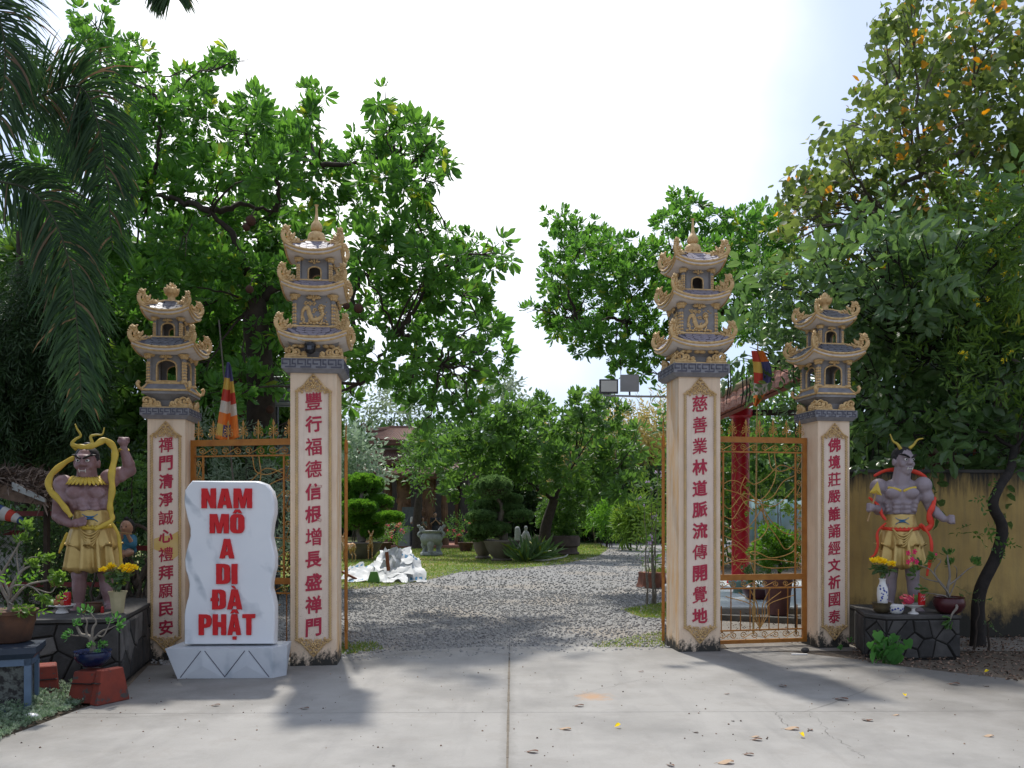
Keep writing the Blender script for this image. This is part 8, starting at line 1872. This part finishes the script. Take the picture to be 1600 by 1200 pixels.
for i in range(34):
    x = rr.uniform(-.34, .32); e = Vector((x, rr.uniform(-.15, .2), bz_.z-.02+rr.uniform(-.15, .1)-.4*abs(x-.05))); limb(mb, [(x*.8+rr.uniform(-.1, .1), rr.uniform(-.2, .2), 0), Vector((x*1.25, rr.uniform(-.25, .25), e.z*.5)), e], rr.uniform(.02, .045), .012, .03, 5, 4)
limb(mb, [(.1, 0, bz_.z*.7), (.35, -.1, bz_.z-.02), (.5, -.1, bz_.z+.02)], .05, .02, .02, 6, 4); limb(mb, [(-.1, .1, .3), (-.1, .15, bz_.z+.1), (.0, .15, bz_.z+.35), (.2, .15, bz_.z+.3)], .05, .02, .03, 6, 5)
mb.obj('root', MATS['driftwood'], t, 60)

# plants and pots in the left corner
zz2 = lambda x, y, D_: P(x, y, D_)
t, tips, z_ = bonsai('potted_shrub', 'lanky leafy shrub in a large ridged terracotta pot at the left edge', 'potted plant', (P(15, 0, 6.9).x, 6.9, .55), [(.17, 0), (.20, .02), (.235, .20), (.245, .22), (.25, .30), (.275, .32), (.275, .36), (.25, .36)], 'pot_terra',
    [([(0, 0, 0), (.0, .02, .25), (.12, 0, .45), (.22, 0, .52)], .028), ([(0, 0, .1), (-.1, .0, .35), (.02, .0, .62), (.12, 0, .80)], .02), ([(0, 0, .1), (.18, 0, .3), (.4, .05, .36), (.52, 0, .42)], .018), ([(0, 0, .15), (.1, -.1, .3), (.28, -.1, .3), (.4, -.1, .2)], .015), ([(0, 0, .2), (-.12, .0, .5), (-.2, .0, .72)], .015),
     ([(.1, 0, .4), (.2, .0, .6), (.34, 0, .62)], .01), ([(.1, 0, .4), (.05, .05, .7), (.15, .05, .95)], .01), ([(0, 0, .1), (.1, -.15, .12), (.2, -.15, .05)], .01), ([(.2, 0, .3), (.42, 0, .22), (.5, 0, .3)], .01), ([(-.1, 0, .3), (-.2, -.1, .4), (-.3, -.1, .45)], .01)], 'leaf_yellowgreen', T_PL, 5, .85, 31)
crown(t, [((.05, 0, .55), (.35, .25, .16)), ((.25, 0, .42), (.3, .25, .12)), ((-.1, 0, .7), (.2, .2, .2))], T_SPR, MATS['leaf_bonsai'], .08, .2, .45, name='foliage'); t.scale = (.78, .78, .74)
t = thing('ceramic_stand', 'pale blue glazed stand with a dark rim at the bottom left corner', 'plant stand', (P(16, 0, 6.75).x, 6.75, 0)); M('glaze_blue', (.11, .17, .25), (.07, .11, .17), 8, .5, .35); M('glaze_dark', (.03, .045, .07), None, 8, .5, .4)
mb = MB()
for sx in (-1, 1):
    for sy in (-1, 1): mb.box(sx*.155-.025, sx*.155+.025, sy*.155-.025, sy*.155+.025, 0, .45)
mb.box(-.18, .18, -.18, .18, .40, .455); mb.box(-.17, .17, -.17, .17, .02, .07); mb.obj('frame', MATS['glaze_blue'], t, 0); mb = MB(); mb.box(-.15, .15, -.15, .15, .07, .40); mb.obj('pierced_side', M('carved_dark', (.10, .11, .10), (.02, .02, .02), 30, .5, .8, .9, 60, contrast=.08), t, 0); mb = MB(); mb.frustum(.19, .19, .456, .22, .22, .50); mb.box(-.22, .22, -.22, .22, .50, .548); mb.obj('top', MATS['glaze_dark'], t, 0); t.rotation_euler = (0, 0, .35)
M('block_red', (.26, .045, .025), (.15, .035, .025), 8, .5, .8, .3, 40, extra=lambda n, l, co, out, p: mixc(n, l, ramp(n, l, noise(n, l, co, 9, 5, .7), .58, .62), out, (.07, .065, .06)))
def block(label, x, D_, w_, h, rot):
    t = thing('red_block', label, 'block', (P(x, 0, D_).x, D_, 0), rot, 'red painted concrete blocks'); mb = MB(); mb.frustum(w_/2, .16, 0, w_/2*.80, .10, h); o = mb.obj('body', MATS['block_red'], t, 0); m_ = o.modifiers.new('b', 'BEVEL'); m_.width = .008; mb = MB(); mb.box(-w_*.42, w_*.42, -.148, -.10, h*.62, h*.64); mb.obj('groove', MATS['hair_black'], t, 0)
block('red tapered concrete block at left with streaked faces', 68, 7.25, .25, .30, .5); block('wide chipped red concrete block under the blue bonsai bowl', 143, 7.22, .24, .26, -.15); block('narrow red concrete block leaning right of the blue bonsai bowl', 172, 7.12, .10, .29, -.5)
t, tips, z_ = bonsai('potted_bonsai', 'small desert rose bonsai in a glossy dark blue bowl', 'bonsai', (P(145, 0, 7.25).x, 7.25, .285), [(.07, 0), (.10, .02), (.145, .07), (.15, .11), (.145, .125), (.155, .135), (.14, .135)], 'pot_blue',
    [([(0, 0, 0), (.0, -.01, .08), (-.03, 0, .15), (-.10, 0, .17), (-.14, 0, .24)], .030), ([(-.02, 0, .12), (-.06, 0, .2), (-.05, 0, .28), (-.09, 0, .34)], .012), ([(-.01, 0, .1), (.0, 0, .22), (.03, 0, .28), (-.02, 0, .36)], .014), ([(0, 0, .12), (.08, 0, .2), (.14, 0, .22), (.2, 0, .25)], .012), ([(-.05, 0, .16), (-.15, 0, .16), (-.2, 0, .17)], .009), ([(.04, 0, .16), (.12, -.05, .17), (.16, 0, .3)], .009)], 'leaf_fresh', T_PL, 2, .62, 41)
crown(t, [((.07, -.05, .17), (.06, .05, .04))], T_SMALL, MATS['leaf_fresh'], .3, .08, .6, name='seedlings')
# trailing ground cover and weeds
gc_poly = [gp(-40, 1180), gp(30, 1140), gp(120, 1106), gp(150, 1090), gp(110, 1082), gp(20, 1095), gp(-60, 1100)]
k = 9000; x = rng.uniform(-5.2, -3.4, k); y = rng.uniform(5.2, 7.6, k); ok = inpoly(x, y, gc_poly); x, y = x[ok], y[ok]; k = len(x); d = rng.normal(size=(k, 3))*.6; d[:, 2] = 1; tv, tf = T_SMALL[0]
A = rotmats(d, rng.random(k)*6.3, .38*(.6+.7*rng.random(k)), np.stack([x, y, .01+.10*rng.random(k)*(np.sin(x*9)*.5+.6)], 1)); bake('ground_cover', tv, tf, A, None, MATS['leaf_silver'], None, kind='stuff')
STONE('litter', (.06, .04, .03), (.16, .10, .07), (.34, .24, .17))
def litter(poly, n, x0, x1, y0, y1, s_=.03, z=.004):
    x = rng.uniform(x0, x1, n); y = rng.uniform(y0, y1, n); ok = inpoly(x, y, poly); x, y = x[ok], y[ok]; k = len(x); d = rng.normal(size=(k, 3)); d[:, 2] *= .25; tv, tf = leaf_t(1.0, .5, .3, .2)
    A = rotmats(d, rng.uniform(-.5, .5, k), s_*(.5+rng.random(k)), np.stack([x, y, np.full(k, z)+.01*rng.random(k)], 1)); bake('dry_leaf_litter', tv, tf, A, None, MATS['litter'], None, kind='stuff')
litter([gp(-60, 1185), gp(60, 1130), gp(180, 1088), gp(190, 1060), gp(-60, 1060)], 2500, -5.5, -3, 5.3, 8.5); litter([gp(1330, 1032), gp(1400, 1040), gp(1700, 1080), gp(1700, 985), gp(1330, 985)], 5200, 3.8, 9, 7.5, 11.6, .035)
litter([gp(1110, 1006), gp(1260, 1006), gp(1270, 960), gp(1110, 960)], 700, 2, 5, 10, 13.5)
for i, (x, y, s_) in enumerate(((20, 1085, 1.0), (-10, 1110, .8), (115, 1055, .5), (60, 1098, .5))):
    g = G(x, y); t = thing('strap_leaf_plant', ['arching strap leaved plant at the bottom left corner', 'strap leaved plant cut by the left edge', 'tiny strap leaved weed between the red blocks', 'small strap leaved weed before the left red block'][i], 'plant', g); tv, tf = leaf_t(1.0, .08, .15, .35); k = 26; d = rng.normal(size=(k, 3))*.6; d[:, 2] = .4+rng.random(k)*.7; A = rotmats(d, rng.random(k)*6.3, .32*s_*(.6+.6*rng.random(k)), np.zeros((k, 3))); bake('leaves', tv, tf, A, None, MATS['leaf_yellowgreen'], t)
mb = MB(); mb.ell((0, 0, .025), (.07, .05, .03), 10, 6); o = mb.obj('plastic_cup', M('clear_plastic', (.62, .63, .64), (.45, .46, .48), 30, .5, .15, spec=.8), None, 60, label='crushed clear plastic cup lying in the ground cover', cat='litter'); o.location = G(47, 1125)
# undergrowth round the left plinth and behind it
mass('tangled low shrubs behind the plinth of the left guardian statue', 'shrub', 'shrub', grid(-40, 225, 830, 930, 26, seed=61), 10.6, .3, T_SPR, 'leaf_dark', .3, .3, .7, 61, stems=8)
mass('small leafy shrub between the left statue and the short pillar', 'shrub', 'shrub', [(195, 760, 26), (215, 790, 20), (210, 740, 22), (180, 790, 16)], 11.0, .3, T_SMALL, 'leaf_mid', .3, .25, 1.2, 62)
mass('weeds growing by the short right pillar behind the plinth', 'shrub', 'shrub', [(1530, 935, 12), (1545, 965, 10), (1510, 930, 10)], 9.9, .2, T_SPR, 'leaf_dark', .15, .25, .4, 63, stems=2)
mass('short leafy shoots growing from the leaning black trunk', 'plant', 'plant', [(1550, 770, 10), (1535, 830, 12), (1540, 850, 10), (1530, 815, 10), (1568, 852, 8)], 10.1, .1, T_SPR, 'leaf_mid', .12, .2, .5, 64, stems=0, part='leaves')

# ---------------------------------------------------------------- things fallen on the concrete
LEAF('dry_brown', (.16, .09, .06), (.24, .15, .10), None, 0, .1, rough=.8); LEAF('dry_pale', (.42, .30, .20), (.34, .24, .17), None, 0, .1, rough=.8); LEAF('dry_dark', (.05, .032, .022), (.03, .02, .015), None, 0, .1, rough=.8)
def dry(kind, px_, py_, s_, rot, label, grp='dry leaves scattered on the concrete'):
    s_ *= .72
    mb = MB(); N = 7; V = []
    for i in range(N+1):
        t_ = i/N; w_ = .28*math.sin(PI*min(1, t_*.95+.03))**.8; V += [(-w_, t_-.5, .10*math.sin(t_*5+kind)+.13*abs(w_)*2), (0, t_-.5, .05*math.sin(t_*4)), (w_, t_-.5, .12*math.cos(t_*4)*.6+.16*w_*2)]
    lo = min(v[2] for v in V); V = [(a, b, c-lo+.03) for a, b, c in V]; mb.add([Vector(v)*s_ for v in V], [f for i in range(N) for f in ((3*i, 3*i+1, 3*i+4, 3*i+3), (3*i+1, 3*i+2, 3*i+5, 3*i+4))]); mb.tube([Vector((0, .5, .05-lo))*s_, Vector((.04, .72, .03))*s_], .012*s_, 4)
    o = mb.obj('dry_leaf', MATS[('dry_brown', 'dry_pale', 'dry_dark')[kind]], None, 60, label=label, cat='leaf', group=grp); o.location = G(px_, py_); o.rotation_euler = (0, 0, rot)
for a in ((1, 883, 1140, .13, 1.2, 'pale curled leaf nearest the right of the middle joint'), (1, 1237, 1140, .15, 1.5, 'large pale dry leaf with long stalk below the cross joint'), (0, 1223, 1073, .12, .5, 'upright curled brown leaf in the shade line, right of centre'), (0, 1315, 1094, .15, 1.0, 'long thin rolled brown leaf right of the shade edge'), (0, 1352, 1126, .09, .3, 'dark curled leaf left of a close pair on the right'), (0, 1359, 1127, .08, 1.9, 'dark curled leaf right of a close pair on the right'),
          (0, 832, 1176, .11, 1.4, 'brown boat shaped leaf close to the bottom of the joint'), (1, 1134, 1193, .15, 1.7, 'flat pale leaf at the bottom edge, right of centre'), (0, 1183, 1157, .10, 1.5, 'brown leaf directly under the large pale leaf'), (2, 1087, 1145, .06, .9, 'small dark green bottle cap like leaf left of the large pale leaf'), (0, 1266, 1141, .08, .2, 'crumpled brown leaf beside the large pale leaf'), (1, 1545, 1151, .10, 1.6, 'pale brown leaf far right below the cross joint'),
          (0, 1491, 1070, .13, 1.2, 'pale brown leaf far right near the soil edge'), (2, 1541, 1073, .07, .5, 'small dark leaf far right near the soil edge'), (0, 1002, 1050, .07, 1.5, 'tiny brown leaf beyond the orange stain'), (0, 337, 1103, .10, 1.7, 'curled brown leaf in front of the marble slab'), (0, 476, 1108, .10, 1.5, 'brown leaf in the shadow of the tall left pillar'), (0, 905, 1104, .11, 1.6, 'brown leaf lying on the orange stain'),
          (1, 1180, 1152, .08, 1.4, 'narrow pale leaf under the large pale leaf'), (0, 1170, 1180, .09, 1.3, 'brown leaf near the bottom, between the joint and the right crack'), (2, 1145, 1127, .05, .4, 'tiny dark leaf just below the cross joint'), (0, 1136, 1085, .06, 1.5, 'tiny brown leaf before the right gate'), (0, 1048, 1197, .08, .7, 'brown leaf cut by the bottom edge'), (1, 1400, 1118, .07, 1.5, 'small pale leaf right of the dark leaf pair'), (2, 615, 1197, .05, .3, 'tiny dark leaf at the bottom left of the joint')):
    dry(*a)
for x, y, lb in ((960, 1138, 'yellow petal between the joint and the large pale leaf'), (1257, 1154, 'yellow petal right of the large pale leaf'), (1416, 1089, 'yellow petal in the shade at right'), (1538, 1052, 'yellow petal near the soil edge')):
    mb = MB(); tv, tf = leaf_t(.05, .035, .4, -.3); mb.add([tuple(v) for v in tv], tf); o = mb.obj('petal', MATS['petal_yellow'], None, 0, label=lb, cat='petal', group='yellow petals on the concrete'); o.location = G(x, y)+Vector((0, 0, .012)); o.rotation_euler = (0, 0, x)
mb = MB(); mb.box(-.09, .09, -.015, .015, .002, .012); o = mb.obj('plastic_scrap', MATS['can_white'], None, 0, label='white plastic scrap lying before the right side gate', cat='litter'); o.location = G(1249, 1023)
mb = MB(); mb.ell((0, 0, .03), (.05, .035, .035), 7, 5); o = mb.obj('pebble', MATS['stone_dark'], None, 0, label='dark stone beside the white scrap before the right gate', cat='stone'); o.location = G(1258, 1020)
k = 420; xx = rng.uniform(-5, 6.5, k); yy = rng.uniform(4.5, 8.8, k); d = rng.normal(size=(k, 3)); bake('grit', ICO, ICOF, rotmats(d, rng.random(k), .003+.006*rng.random(k)**3, np.stack([xx, yy, np.full(k, .002)], 1)), None, MATS['litter'], None, kind='stuff')
